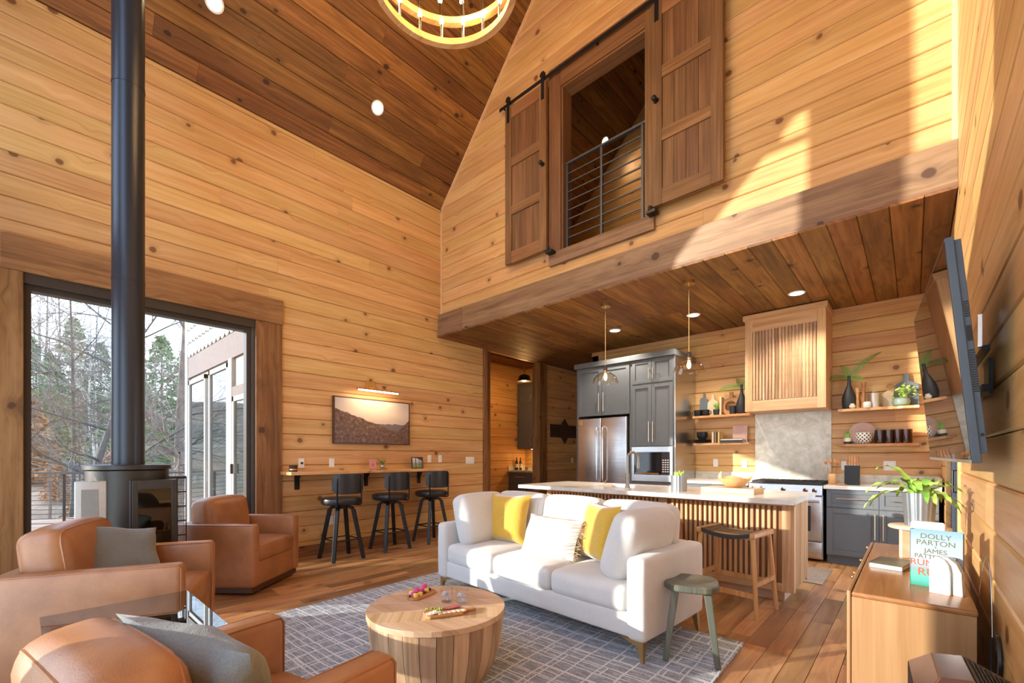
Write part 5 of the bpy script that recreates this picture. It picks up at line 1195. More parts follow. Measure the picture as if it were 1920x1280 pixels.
obj('ring', G().add(vs, [(i, (i + 1) % n, n + (i + 1) % n, n + i) for i in range(n)] + [(2 * n + i, 3 * n + i, 3 * n + (i + 1) % n, 2 * n + (i + 1) % n) for i in range(n)] + [(i, 2 * n + i, 2 * n + (i + 1) % n, (i + 1) % n) for i in range(n)] + [(n + i, n + (i + 1) % n, 3 * n + (i + 1) % n, 3 * n + i) for i in range(n)]).xf(RX(-0.1)), acacia, t)
obj('handle', G().prism([(-0.018, 0.18), (0.018, 0.18), (0.018, 0.24), (-0.018, 0.24)], 'y', 0, 0.016).xf(RX(-0.1)), acacia, t, bev=0.004)
lath('black_cup', 'straight black cup beside the vase on the upper left shelf', 'cup', XY(1373, 6.82), 6.82, 1.85, [(0.029, 0), (0.034, 0.085), (0.031, 0.085), (0.027, 0.01), (0.001, 0.008)], blackm)
vase(1390, 6.83, 1.85, 'tall matt black vase with fern fronds on the upper left shelf beside the hood', 2)
# left lower shelf
t = thing('plate_stack', 'stack of black plates with a bowl on top, lower left shelf', 'plates', (XY(1316, 6.86), 6.87, 1.445))
for k in range(3): obj('plate', G().lathe([(0.04, 0.011 * k), (0.085, 0.011 * k + 0.008), (0.087, 0.011 * k + 0.011), (0.001, 0.011 * k + 0.008)], n=28), black, t, smooth=True)
for k in range(2): obj('bowl', G().lathe([(0.028, 0.034 + 0.018 * k), (0.046, 0.06 + 0.018 * k), (0.05, 0.09 + 0.018 * k), (0.047, 0.09 + 0.018 * k), (0.03, 0.045 + 0.018 * k), (0.001, 0.04 + 0.018 * k)], n=24), black, t, smooth=True)
for i, (px, lab) in enumerate(((1340, 'upright tan cookbook nearest the plates, lower left shelf'), (1345, 'upright dark cookbook in the middle, lower left shelf'), (1351, 'upright gold cookbook right of the dark one, lower left shelf'))):
    x = XY(px, 6.86); t = thing('cookbook', lab, 'book', (x, 6.86, 1.445)); m_ = [palew, acacia, brass][i]
    obj('cover', G().box((-0.013, -0.055, 0), (-0.009, 0.055, 0.105)).box((0.009, -0.055, 0), (0.013, 0.055, 0.105)).box((-0.013, -0.055, 0), (0.013, -0.051, 0.105)), plain('cover_%d' % i, [(0.6, 0.45, 0.28), (0.2, 0.12, 0.08), (0.55, 0.38, 0.12)][i], 0.6), t); obj('pages', G().box((-0.009, -0.051, 0.003), (0.009, 0.052, 0.102)), paper, t)
for k, (c_, lab) in enumerate((((0.05, 0.07, 0.08), 'dark slate book lying at the bottom of the pair, lower left shelf'), ((0.72, 0.58, 0.50), 'pale pink book lying on the dark book, lower left shelf'))):
    x = XY(1375, 6.85); z = 1.445 + 0.0225 * k; t = thing('cookbook', lab, 'book', (x, 6.85, z))
    obj('cover', G().box((-0.10 + 0.004 * k, -0.065, 0), (0.10 - 0.004 * k, 0.065, 0.003)).box((-0.10 + 0.004 * k, -0.065, 0.019), (0.10 - 0.004 * k, 0.065, 0.022)).box((-0.10 + 0.004 * k, -0.065, 0), (0.10 - 0.004 * k, -0.062, 0.022)), plain('lying_cover_%d' % k, c_, 0.6), t); obj('pages', G().box((-0.097, -0.062, 0.003), (0.095, 0.063, 0.019)), paper, t)
t = board_thing('bear_board', 'pink wooden board with dark bear cut-out leaning on the lower left shelf', [(-0.065, 0), (0.065, 0), (0.065, 0.165), (-0.065, 0.165)], XY(1389, 6.97), 6.965, 1.445, pinkb, 0.08)
# true sizes of the shelf pieces
for o in [q for q in COL.objects if q.parent is None and q.location.y > 6 and 'shelf' in q.get('label', '') and q.name.split('.')[0] != 'floating_shelf']:
    lb = o['label']; k = 1.42 if 'upper' in lb else 1.5
    if o.name.startswith('plate_stack'): k = 1.55
    o.scale = (k, k, k); nm_ = o.name.split('.')[0]
    if nm_.endswith('_board'): o.location.y = 6.915 if nm_ != 'narrow_board' else 6.84
    else: o.location.y = max(o.location.y, 6.85)
    if nm_ in ('bud_pot', 'white_cup'): o.location.y = 6.79; o.scale = (1.3, 1.3, 1.3)
    if nm_ in ('patterned_bowl',): o.location.y = 6.86
# counters
t = thing('utensil_crock', 'wooden crock of cooking spoons on the counter beside the range', 'utensils', (XY(1561, 6.55), 6.55, 0.91))
obj('crock', G().lathe([(0.04, 0), (0.043, 0.01), (0.043, 0.13), (0.038, 0.13), (0.037, 0.01)], n=24), shelfw, t, smooth=50)
for k, (dx, dy, L) in enumerate(((-0.05, 0, 0.27), (-0.015, 0.01, 0.28), (0.02, -0.01, 0.27), (0.04, 0.01, 0.26))):
    p = Vector((dx * 0.3, dy, 0.02)); q_ = Vector((dx * 1.3, dy * 2, L)); obj('spoon', G().tube([p, p.lerp(q_, 0.75)], 0.005, 6).sph(tuple(q_), 0.02, 8, (0.9, 0.3, 1.5)), acacia, t, smooth=True)
t = thing('knife_block', 'dark block of wooden-handled knives on the counter under the right shelves', 'knives', (XY(1598, 6.6), 6.6, 0.91)); t.scale = (0.94, 1.0, 1.16)
obj('block', G().box((-0.075, -0.05, 0), (0.075, 0.05, 0.20)), black, t, bev=0.004)
for k in range(5): obj('knife_handle', G().rb((-0.06 + 0.027 * k, -0.012, 0.20), (-0.045 + 0.027 * k, 0.012, 0.30 - 0.012 * (k % 2)), 0.006, 2), acacia, t, smooth=50)
for k in range(5): obj('knife_bolster', G().box((-0.058 + 0.027 * k, -0.01, 0.198), (-0.047 + 0.027 * k, 0.01, 0.206)), chrome, t)
t = thing('wooden_tray', 'thin round wooden trivet beside the utensil crock', 'trivet', (XY(1578, 6.5), 6.46, 0.91)); obj('disc', G().lathe([(0.05, 0), (0.055, 0.004), (0.055, 0.008), (0.001, 0.008)], n=28), acacia, t, smooth=50); obj('rim', G().lathe([(0.052, 0.008), (0.055, 0.012), (0.049, 0.008)], n=28), acacia, t)
t = thing('serving_block', 'thick pale wooden board on the island under the bowl', 'board', (XY(1371, 4.42), 4.44, 0.91), radians(-3))
obj('block', G().box((-0.23, -0.14, 0), (0.23, 0.14, 0.05)), palew, t, bev=0.003); obj('end_grain', G().box((0.23, -0.138, 0.002), (0.2315, 0.138, 0.048)), shelfw, t)
t = thing('wooden_bowl', 'carved root-wood bowl with irregular rim on the island', 'bowl', (XY(1376, 4.46), 4.46, 0.9605)); t.scale = (1.25, 1.25, 1.2)
n = 36; prf = [(0.04, 0), (0.07, 0.015), (0.10, 0.05), (0.118, 0.078), (0.108, 0.078), (0.09, 0.05), (0.05, 0.02), (0.001, 0.015)]
g = G().lathe(prf, n=n); g.v = [(x * (1 + 0.05 * sin(3 * atan2(y, x) + 1)), y, z + (0.008 * sin(4 * atan2(y, x)) if z > 0.07 else 0)) for x, y, z in g.v]
obj('bowl', g, shelfw, t, smooth=True); obj('rim_horn', G().tube([(-0.075, -0.06, 0.07), (-0.078, -0.055, 0.10), (-0.07, -0.05, 0.125)], [0.02, 0.012, 0.003], 8), palew, t, smooth=True)
t = thing('ribbed_planter', 'grey ribbed cup with small succulent on the island by the faucet', 'plant', (XY(1273, 4.3), 4.30, 0.91)); t.scale = (1.28, 1.28, 1.1)
g = G().lathe([(0.055, 0), (0.055, 0.14), (0.05, 0.14), (0.05, 0.11), (0.001, 0.11)], n=64); g.v = [(x * (1 + 0.04 * cos(16 * atan2(y, x))), y * (1 + 0.04 * cos(16 * atan2(y, x))), z) for x, y, z in g.v]
obj('pot', g, zinc, t, smooth=50)
rr = random.Random(4)
for k in range(9): a = k * 2.4; obj('leaf', G().tube([(0.02 * cos(a), 0.02 * sin(a), 0.11), (0.028 * cos(a), 0.028 * sin(a), 0.15), (0.035 * cos(a), 0.035 * sin(a), 0.165 + 0.02 * rr.random())], [0.006, 0.008, 0.002], 6), limep, t, smooth=True)
# star sign on the wall beside the refrigerator
t = thing('star_sign', 'rusty metal star sign with a cross band on the boards left of the refrigerator', 'sign', (XL + 0.03, 7.72, 1.66))
rust = plain('dark_rusted_metal', (0.055, 0.022, 0.014), 0.7, nz=0.4, scale=20)
y0, y1, ym = 7.34, 8.28, 7.83
sub('band', G().box((XL + 0.005, y0, 1.65), (XL + 0.02, y1, 1.92)), rust, t)
dz = 0.27; sub('star', G().prism([(ym, 1.785 + dz), (ym + 0.13, 1.91), (ym + 0.22, 1.785), (ym + 0.13, 1.66), (ym, 1.785 - dz), (ym - 0.13, 1.66), (ym - 0.22, 1.785), (ym - 0.13, 1.91)], 'x', XL + 0.02, XL + 0.035), rust, t)
outlet((XL, 8.15, 1.16), 'x', 'white outlet on the boards left of the refrigerator')
# bar nook bottles
def bottle(px, Y, lab, col):
    x = XY(px, Y); t = thing('wine_bottle', lab, 'bottle', (x, Y, 0.91)); obj('glass_body', G().lathe([(0.036, 0), (0.037, 0.01), (0.037, 0.19), (0.014, 0.24), (0.013, 0.30), (0.015, 0.31)], n=20), plain('bottle_' + str(px), col, 0.1), t, smooth=True)
    obj('paper_label', G().cyl((0, 0, 0.06), 0.0375, 0.09, 20), cream, t, smooth=50)
bottle(969, 8.13, 'dark red wine bottle at the left of the nook counter', (0.02, 0.008, 0.008)); bottle(976, 8.2, 'dark green wine bottle right of the red one in the nook', (0.01, 0.02, 0.012))
wgp = [(0.032, 0), (0.004, 0.004), (0.004, 0.09), (0.02, 0.11), (0.035, 0.14), (0.03, 0.19), (0.028, 0.19), (0.033, 0.14), (0.018, 0.115), (0.001, 0.1)]
for px, lab in ((975, 'stemmed wine glass in front of the bottles'), (983, 'stemmed wine glass right of the bottles')): lath('wine_glass', lab, 'glass', XY(px, 8.02), 8.02, 0.91, wgp, cglass)
t = thing('leafy_pot', 'lime green plant at the right end of the nook counter', 'plant', (XY(1004, 8.2), 8.2, 0.91)); obj('pot', G().lathe([(0.06, 0), (0.08, 0.13), (0.07, 0.13), (0.06, 0.1)], n=20), plain('purple_pot', (0.12, 0.05, 0.09), 0.4), t, smooth=True)
rr = random.Random(6); g = G()
for i in range(60):
    p = Vector((rr.gauss(0, .05), rr.gauss(0, .05), 0.22 + rr.gauss(0, .05))); u = Vector((rr.gauss(0, 1), rr.gauss(0, 1), rr.gauss(0, 1))).normalized() * 0.035; v = u.orthogonal() * 0.5; g.add([p - u, p + v, p + u, p - v], [(0, 1, 2, 3)])
q = obj('leaves', g, limep, t); q['kind'] = 'stuff'
t = thing('bottle_rack', 'small wooden rack holding tumblers on the nook counter', 'rack', (XY(991, 8.25), 8.3, 0.91)); obj('rail', G().box((-0.12, -0.05, 0.07), (0.12, 0.05, 0.085)), acacia, t)
for s_ in (-1, 1): obj('leg', G().box((s_ * 0.11 - 0.008, -0.045, 0), (s_ * 0.11 + 0.008, 0.045, 0.07)), acacia, t)
for k in range(4): lath('tumbler', ['tumbler at the left end of the small nook rack', 'second tumbler on the small nook rack', 'third tumbler on the small nook rack', 'tumbler at the right end of the small nook rack'][k], 'glass', XY(991, 8.25) - 0.09 + 0.06 * k, 8.3, 0.996, [(0.022, 0), (0.025, 0.08), (0.023, 0.08), (0.02, 0.005), (0.001, 0.004)], cglass)
# ---------------------------------------------------------------- bar shelf items and wall plates
zs_ = 1.068
t = thing('candle_jar', 'brown wooden candle jar at the window end of the bar shelf', 'candle', (-5.42, YX_(550, -5.42), zs_)); obj('jar', G().cyl((0, 0, 0), 0.045, 0.06, 24), rust, t, smooth=50); obj('band', G().cyl((0, 0, 0.02), 0.0465, 0.012, 24), brass, t); obj('lid', G().cyl((0, 0, 0.06), 0.047, 0.014, 24), rust, t)
o = outlet((XL, YX_(565, XL), 1.165), 'x', 'white wall plate with round black knob above the bar shelf'); sub('knob', G().cyl((XL + 0.006, YX_(565, XL), 1.165), 0.014, 0.02, 16, 'x'), black, o)
outlet((XL, YX_(622, XL), 1.165), 'x', 'white switch plate above the shelf behind the first stool')
outlet((XL, YX_(805, XL), 1.21), 'x', 'white switch plate just right of the small framed print')
outlet((XL, YX_(825, XL), 1.21), 'x', 'white switch plate between the small print and the wide plate')
outlet((XL, YX_(881, XL), 1.18), 'x', 'wide white plate with four switches near the wall end', w=0.19, toggles=4, cat='switch')
outlet((XL, YX_(620, XL), 0.42), 'x', 'white outlet low on the wall behind the first stool')
outlet((XL, YX_(807, XL), 0.42), 'x', 'white outlet low on the wall behind the third stool')
yb = YX_(710, -5.42)
t = thing('small_tray', 'small oval wooden tray on the bar shelf', 'tray', (-5.42, yb, zs_)); obj('plate', G().lathe([(0.07, 0), (0.13, 0.004), (0.13, 0.014), (0.001, 0.012)], n=30).xf(Matrix.Diagonal((0.6, 1, 1, 1))), acacia, t, smooth=50); obj('edge', G().lathe([(0.128, 0.012), (0.131, 0.018), (0.124, 0.013)], n=30).xf(Matrix.Diagonal((0.6, 1, 1, 1))), acacia, t)
pink = plain('pink_card', (0.62, 0.27, 0.25), 0.7); redm = plain('red_ink', (0.5, 0.05, 0.05), 0.7)
def text(body, size, mat, parent, M, name='lettering', align='CENTER', extr=0.0006, sx=1.0):
    c = bpy.data.curves.new(name, 'FONT'); c.body = body; c.size = size; c.align_x = align; c.extrude = extr
    to = bpy.data.objects.new('tmp', c); COL.objects.link(to); bpy.context.view_layer.update()
    me = bpy.data.meshes.new_from_object(to.evaluated_get(bpy.context.evaluated_depsgraph_get())); bpy.data.objects.remove(to); bpy.data.curves.remove(c)
    me.transform(M @ Matrix.Diagonal((sx, 1, 1, 1))); me.materials.clear(); me.materials.append(mat); me.name = name
    o = bpy.data.objects.new(name, me); COL.objects.link(o); o.parent = parent; return o
yc = YX_(700, -5.44)
t = thing('desk_card', 'small pink card with a red figure on the bar shelf tray', 'card', (-5.45, yc, zs_ + 0.0145)); obj('card', G().box((-0.004, -0.05, 0), (0.004, 0.05, 0.125)).xf(RY(-0.12)), pink, t)
text('4', 0.07, redm, t, RY(-0.12) @ TR(0.0045, 0, 0.03) @ RZ(pi / 2) @ RX(pi / 2), extr=0.0008)
t = thing('air_plant', 'spiky green air plant in a small silver pot on the shelf tray', 'plant', (-5.43, YX_(717, -5.43), zs_ + 0.0145))
obj('pot', G().lathe([(0.018, 0), (0.034, 0.02), (0.03, 0.045), (0.025, 0.045)], n=20), tin, t, smooth=True)
for k in range(11): a = k * 2.4; L = 0.055 + 0.01 * (k % 3); obj('leaf', G().tube([(0, 0, 0.04), (L * .4 * cos(a), L * .4 * sin(a), 0.085), (L * cos(a), L * sin(a), 0.10 + 0.012 * (k % 4))], [0.007, 0.005, 0.001], 5), fernp, t)
def printmat():
    t = NT('porch_photo_print'); p = t.sep(t.oc()); n = t.noise(t.oc(), 40, 3)
    g1 = t.ramp(t.math('ADD', t.math('MULTIPLY', p[2], 6.2), t.math('MULTIPLY', n, 0.05)), [(0.0, (0.16, 0.20, 0.10)), (0.35, (0.30, 0.42, 0.14)), (0.45, (0.20, 0.28, 0.30)), (0.6, (0.50, 0.58, 0.66)), (1.0, (0.70, 0.72, 0.76))])
    return t.fin(g1, 0.35)
yc = YX_(783, -5.45)
t = thing('framed_print', 'small framed window-pane photo print on the bar shelf', 'picture', (-5.45, yc, zs_)); B_ = RY(-0.10)
obj('frame', G().box((-0.008, -0.10, 0), (0.01, -0.088, 0.17)).box((-0.008, 0.088, 0), (0.01, 0.10, 0.17)).box((-0.008, -0.088, 0), (0.01, 0.088, 0.012)).box((-0.008, -0.088, 0.158), (0.01, 0.088, 0.17)).box((0.002, -0.033, 0.012), (0.007, -0.025, 0.158)).xf(B_), woodpl, t)
obj('print', G().box((-0.006, -0.088, 0.012), (0.002, 0.088, 0.158)).xf(B_), printmat(), t)
obj('porch_beam', G().prism([(-0.02, 0.158), (0.088, 0.158), (0.088, 0.115)], 'x', 0.002, 0.004).box((0.002, 0.03, 0.03), (0.004, 0.036, 0.135)).box((0.002, 0.05, 0.03), (0.004, 0.056, 0.13)).box((0.002, 0.072, 0.02), (0.004, 0.08, 0.12)).xf(B_), woodpl, t)
# landscape canvas
def canvas():
    t = NT('sepia_mountain_photo'); p = t.sep(t.oc()); y = p[1]; z = p[2]
    n1 = t.noise(t.comb(t.math('MULTIPLY', y, 1.0), 0.0, 3.0), 7, 6, 0.6); n2 = t.noise(t.comb(y, z, 1.0), 22, 5, 0.7)
    ridge = t.math('ADD', t.math('MULTIPLY_ADD', y, -0.30, -0.02), t.math('MULTIPLY_ADD', n1, 0.10, -0.05))
    up = t.math('MAXIMUM', ridge, t.math('MULTIPLY_ADD', y, 0.9, -0.46))
    far = t.math('ADD', t.math('MULTIPLY_ADD', t.noise(t.comb(y, 0.0, 9.0), 5, 3), 0.10, -0.07), 0.0)
    sky = t.ramp(t.math('ADD', t.math('MULTIPLY_ADD', z, 1.3, 0.45), t.math('MULTIPLY', t.noise(t.comb(y, t.math('MULTIPLY', z, 4), 0.0), 5, 4), 0.2)), [(0.35, (0.66, 0.50, 0.38)), (0.55, (0.56, 0.45, 0.38)), (0.7, (0.64, 0.52, 0.44)), (0.95, (0.48, 0.42, 0.40))])
    trees = t.ramp(n2, [(0.35, (0.055, 0.026, 0.02)), (0.55, (0.15, 0.08, 0.062)), (0.72, (0.33, 0.20, 0.15))])
    c = t.mix(t.mr(t.math('SUBTRACT', z, far), -0.004, 0.004, 1, 0), sky, (0.17, 0.13, 0.135)); c = t.mix(t.mr(t.math('SUBTRACT', z, up), -0.006, 0.006, 1, 0), c, trees); return t.fin(c, 0.35)
t = thing('landscape_canvas', 'framed sepia landscape photo of wooded mountains above the bar shelf', 'picture', (XL + 0.02, 3.27, 1.725))
obj('canvas', G().box((0.0, -0.565, -0.295), (0.035, 0.565, 0.295)), canvas(), t)
obj('frame', G().box((-0.015, -0.58, -0.31), (0.04, -0.568, 0.31)).box((-0.015, 0.568, -0.31), (0.04, 0.58, 0.31)).box((-0.015, -0.568, -0.31), (0.04, 0.568, -0.298)).box((-0.015, -0.568, 0.298), (0.04, 0.568, 0.31)), woodpl, t)
t = thing('picture_light', 'brass picture light glowing above the landscape photo', 'lamp', (XL, 3.25, 2.16))
sub('wall_plate', G().box((XL, 3.17, 2.17), (XL + 0.02, 3.31, 2.29)), brass, t, bev=0.003)
sub('arm', G().tube([(XL + 0.02, 3.24, 2.22), (XL + 0.10, 3.24, 2.20), (XL + 0.19, 3.24, 2.15)], 0.007, 8), brass, t, smooth=True)
sub('housing', G().tube([(XL + 0.2, 2.93, 2.14), (XL + 0.2, 3.57, 2.14)], 0.014, 12), brass, t, smooth=True)
sub('tube', G().tube([(XL + 0.205, 2.95, 2.128), (XL + 0.205, 3.55, 2.128)], 0.011, 10), emis('warm_tube', (1.0, 0.82, 0.55), 12), t, smooth=True)
def light(name, typ, loc, e, col=(1, 0.72, 0.42), rad=0.05, **k):
    l = bpy.data.lights.new(name, typ); l.energy = e; l.color = col
    if typ in ('POINT', 'SPOT'): l.shadow_soft_size = rad
    for a, v in k.items(): setattr(l, a, v)
    o = bpy.data.objects.new(name, l); COL.objects.link(o); o.location = loc; return o
l = light('picture_lamp', 'AREA', (XL + 0.2, 3.25, 2.11), 3.2, (1, 0.75, 0.42), shape='RECTANGLE', size=0.03, size_y=0.6); l.rotation_euler = (0, radians(15), 0)
# ---------------------------------------------------------------- chandelier
warm = (1.0, 0.54, 0.18)
bulbm = emis('warm_bulb', (1.0, 0.74, 0.42), 22)
ringw = wood('chandelier_wood', (0.42, 0.20, 0.07), (0.62, 0.36, 0.15), (0.72, 0.46, 0.22), axis='x', var=0.05)
CX, CY = -2.69, 2.18
t = thing('chandelier', 'two ring wooden wagon-wheel chandelier with candle bulbs hanging from the ridge', 'chandelier', (CX, CY, 4.95))
def ringg(Rr, w, h, n=64):
    vs = []
    for k in range(n):
        a = 2 * pi * k / n
        for r, z in ((Rr, -h / 2), (Rr + w, -h / 2), (Rr + w, h / 2), (Rr, h / 2)): vs.append((r * cos(a), r * sin(a), z))
    return G().add(vs, [(k * 4 + j, k * 4 + (j + 1) % 4, ((k + 1) % n) * 4 + (j + 1) % 4, ((k + 1) % n) * 4 + j) for k in range(n) for j in range(4)])
for (Rr, zz, nb, ph) in ((0.53, 0.0, 18, 0.05), (0.60, 0.26, 20, 0.0)):
    obj('ring', ringg(Rr, 0.05, 0.055).mv(0, 0, zz), ringw, t, smooth=30)
    for k in range(nb):
        a = 2 * pi * k / nb + ph; r = Rr + 0.025; x, y = r * cos(a), r * sin(a)
        c_ = obj('candle', G().cyl((x, y, zz + 0.027), 0.011, 0.13, 12), chrome, t, smooth=50)
        obj('bulb', G().lathe([(0.008, 0), (0.019, 0.022), (0.015, 0.045), (0.002, 0.078)], (x, y, zz + 0.157), n=10), bulbm, c_, smooth=True)
for k in range(4):
    a = pi / 4 + k * pi / 2 - 0.2
    obj('hanging_rod', G().tube([(0.55 * cos(a), 0.55 * sin(a), 0.02), (0.62 * cos(a), 0.62 * sin(a), 0.27), (0.02 * cos(a), 0.02 * sin(a), 1.4)], 0.006, 6), black, t, smooth=True)
obj('stem', G().cyl((0, 0, 1.38), 0.012, ZR - 4.95 - 1.40, 10).sph((0, 0, 1.4), 0.04, 8), black, t, smooth=50)
obj('canopy', G().cyl((0, 0, ZR - 4.95 - 0.09), 0.07, 0.05, 20), black, t, smooth=50)
for k in range(4):
    a = k * pi / 2 + 0.4; light('chandelier_lamp', 'POINT', (CX + 0.55 * cos(a), CY + 0.55 * sin(a), 5.22), 30, warm, 0.12)
# ---------------------------------------------------------------- recessed lights
dl = emis('downlight_lens', (1.0, 0.86, 0.66), 14)
def downlight(p, nrm, label, e, r=0.065, grp=None):
    nrm = Vector(nrm).normalized(); rot = nrm.to_track_quat('Z', 'Y').to_matrix().to_4x4()
    o = thing('recessed_light', label, 'light', (0, 0, 0), 0, grp); o.matrix_basis = TR(*p) @ rot
    obj('trim_ring', G().lathe([(r, 0.0), (r + 0.016, 0.0), (r + 0.018, 0.004), (r, 0.009)], n=32, close=True), white, o, smooth=True)
    obj('lens', G().cyl((0, 0, 0.0005), r, 0.004, 32), dl, o)
    l = light('downlight', 'SPOT', tuple(Vector(p) + nrm * 0.03), e, (1, 0.70, 0.38) if p[2] > 4 else (1, 0.90, 0.74), 0.05, spot_size=radians(120), spot_blend=0.6); l.rotation_euler = (-nrm).to_track_quat('Z', 'Y').to_euler() if False else nrm.to_track_quat('-Z', 'Y').to_euler()
def onroof(px, py):
    t_ = (px - 960) / 831.0; ax = 0.7405 * t_ - 0.672; ay = 0.672 * t_ + 0.7405; az = (855 - py) / 831.0
    d = (ZE - PITCH * XL - 1.25) / (az - PITCH * ax); return (ax * d, ay * d, 1.25 + az * d)
ndn = (PITCH, 0, -1)
downlight(onroof(402, 5), ndn, 'recessed light in the vaulted ceiling left of the chandelier', 22)
downlight(onroof(708, 202), ndn, 'recessed light in the vaulted ceiling nearest the rake of the far wall', 22)
downlight(onroof(1134, 265), ndn, 'recessed light in the dark loft ceiling seen through the opening', 16)
for px, py, lab in ((1153, 619, 'left kitchen recessed light above the refrigerator side'), (1300, 590, 'middle kitchen recessed light beside the right pendant rod'), (1494, 549, 'right kitchen recessed light in front of the range hood')):
    t_ = (px - 960) / 831.0; d = (ZC - 1.25) * 831 / (855 - py); downlight(((0.7405 * t_ - 0.672) * d, (0.672 * t_ + 0.7405) * d, ZC), (0, 0, -1), lab, 95, 0.07)
# ---------------------------------------------------------------- pendants over the island
for i, (x, y, lab) in enumerate(((-2.83, 4.84, 'left clear amber glass dome pendant on a brass rod over the island'), (-1.79, 4.80, 'right clear amber glass dome pendant on a brass rod over the island'))):
    zb = 2.155
    t = thing('pendant_light', lab, 'pendant', (x, y, ZC), 0, 'island pendants'); h = zb - ZC
    obj('canopy', G().cyl((0, 0, -0.035), 0.06, 0.035, 24), brass, t, smooth=50)
    obj('rod', G().cyl((0, 0, h + 0.21), 0.006, -h - 0.24, 10), brass, t, smooth=True)
    obj('socket', G().lathe([(0.012, h + 0.215), (0.024, h + 0.20), (0.026, h + 0.15), (0.02, h + 0.145)], n=20), steelg, t, smooth=50)
    obj('socket_ring', G().cyl((0, 0, h + 0.12), 0.026, 0.03, 20), brass, t, smooth=50)
    prf = [(0.027, 0.135), (0.07, 0.122), (0.115, 0.09), (0.147, 0.05), (0.156, 0.0), (0.153, 0.0), (0.144, 0.05), (0.112, 0.088), (0.068, 0.119), (0.025, 0.132)]
    obj('glass_dome', G().lathe([(r, z + h) for r, z in prf], n=40, close=True), aglass, t, smooth=True)
    obj('bulb', G().lathe([(0.01, h + 0.12), (0.02, h + 0.08), (0.018, h + 0.05), (0.004, h + 0.035)], n=14), bulbm, t, smooth=True)
    light('pendant_lamp', 'POINT', (x, y, zb + 0.02), 9, warm, 0.03)
# nook pendant and strip
x, y = XY(983, 7.2), 7.2
t = thing('barn_light', 'small black barn pendant light in the bar nook', 'pendant', (x, y, 2.85))
obj('shade', G().lathe([(0.03, 0.15), (0.08, 0.135), (0.115, 0.11), (0.122, 0.05), (0.155, 0.0), (0.15, 0.0), (0.115, 0.045), (0.10, 0.10), (0.02, 0.12)], n=28), black, t, smooth=True)
obj('stem', G().cyl((0, 0, 0.14), 0.008, 0.46, 8), brass, t); obj('bulb', G().sph((0, 0, 0.04), 0.045, 10), bulbm, t, smooth=True)
light('nook_lamp', 'POINT', (x, y, 2.80), 22, warm, 0.05)
t = thing('under_cabinet_light', 'warm light strip under the nook wall cabinet', 'light', (-6.6, 8.4, 1.42)); sub('strip', G().box((-6.95, 8.36, 1.418), (-5.95, 8.40, 1.429)), emis('strip_glow', (1.0, 0.72, 0.4), 8), t); sub('holder', G().box((-6.97, 8.35, 1.425), (-5.93, 8.41, 1.4299)), white, t)
l = light('strip_lamp', 'AREA', (-6.45, 8.38, 1.41), 7, warm, shape='RECTANGLE', size=1.0, size_y=0.05)
light('loft_lamp', 'POINT', (-3.6, 6.5, 5.6), 3, warm, 0.1)
# ---------------------------------------------------------------- barn doors on the loft opening
def barndoor(x0, x1, z0, z1, label, knob_side):
    t = thing('barn_door', label, 'door', ((x0 + x1) / 2, YB - 0.09, z0)); ya, yb = YB - 0.115, YB - 0.075; w = 0.11
    def P_(g, nm, m): return sub(nm, g, m, t, bev=0.003)
    P_(G().box((x0, ya, z0), (x0 + w, yb, z1)), 'stile', barn_z); P_(G().box((x1 - w, ya, z0), (x1, yb, z1)), 'stile', barn_z)
    H_ = z1 - z0; n = 3; hh = 0.16
    zz = [z0, z0 + (H_ - hh) / 3, z0 + 2 * (H_ - hh) / 3, z1 - hh]
    for k, q in enumerate(zz): P_(G().box((x0 + w, ya + 0.002, q), (x1 - w, yb, q + (hh if k in (0, 3) else 0.12))), 'rail', barn_x)
    for k in range(3):
        a = zz[k] + (hh if k == 0 else 0.12); b = zz[k + 1]; m_ = 4; ww = (x1 - x0 - 2 * w) / m_
        for j in range(m_): P_(G().box((x0 + w + j * ww + 0.001, ya + 0.018, a), (x0 + w + (j + 1) * ww - 0.001, yb - 0.003, b)), 'panel_board', barn_z)
    for hx in (x0 + 0.055, x1 - 0.055):
        hg = sub('hanger', G().box((hx - 0.022, ya - 0.006, z1 - 0.20), (hx + 0.022, ya, z1 + 0.13)), black, t); sub('wheel', G().cyl((hx, YB - 0.125, z1 + 0.105), 0.04, 0.02, 20, 'y'), black, hg)
    kx = x1 - 0.05 if knob_side > 0 else x0 + 0.05; kz = z0 + 0.83 * (z1 - z0) * 0.62
    kn = sub('knob', G().cyl((kx, ya, kz), 0.028, -0.006, 16, 'y').cyl((kx, ya - 0.006, kz), 0.01, -0.03, 12, 'y').sph((kx, ya - 0.05, kz), 0.026, 10), black, t, smooth=50)
    return t
barndoor(-4.10, -3.40, 3.83, 5.93, 'stained wooden barn door on the left side of the loft opening', 1)
barndoor(-2.02, -1.32, 3.83, 5.93, 'stained wooden barn door on the right side of the loft opening', -1)
t = thing('barn_door_track', 'black flat steel track carrying both loft barn doors', 'track', (-2.7, YB - 0.1, 5.99)); sub('rail', G().box((-4.22, YB - 0.103, 5.97), (-1.25, YB - 0.097, 6.015)), black, t)
for x in (-4.15, -3.5, -2.7, -1.9, -1.3): sub('standoff', G().cyl((x, YB - 0.10, 5.992), 0.012, 0.10, 10, 'y'), black, t)
for x, lab in ((-3.36, 'black floor guide under the left barn door edge'), (-2.03, 'black floor guide under the right barn door edge')):
    t = thing('door_guide', lab, 'bracket', (x, YB - 0.12, 3.80)); obj('bracket', G().box((-0.04, -0.02, -0.03), (0.06, 0.08, 0.0)), black, t); obj('roller', G().cyl((0, -0.01, 0), 0.02, 0.04, 12), black, t)
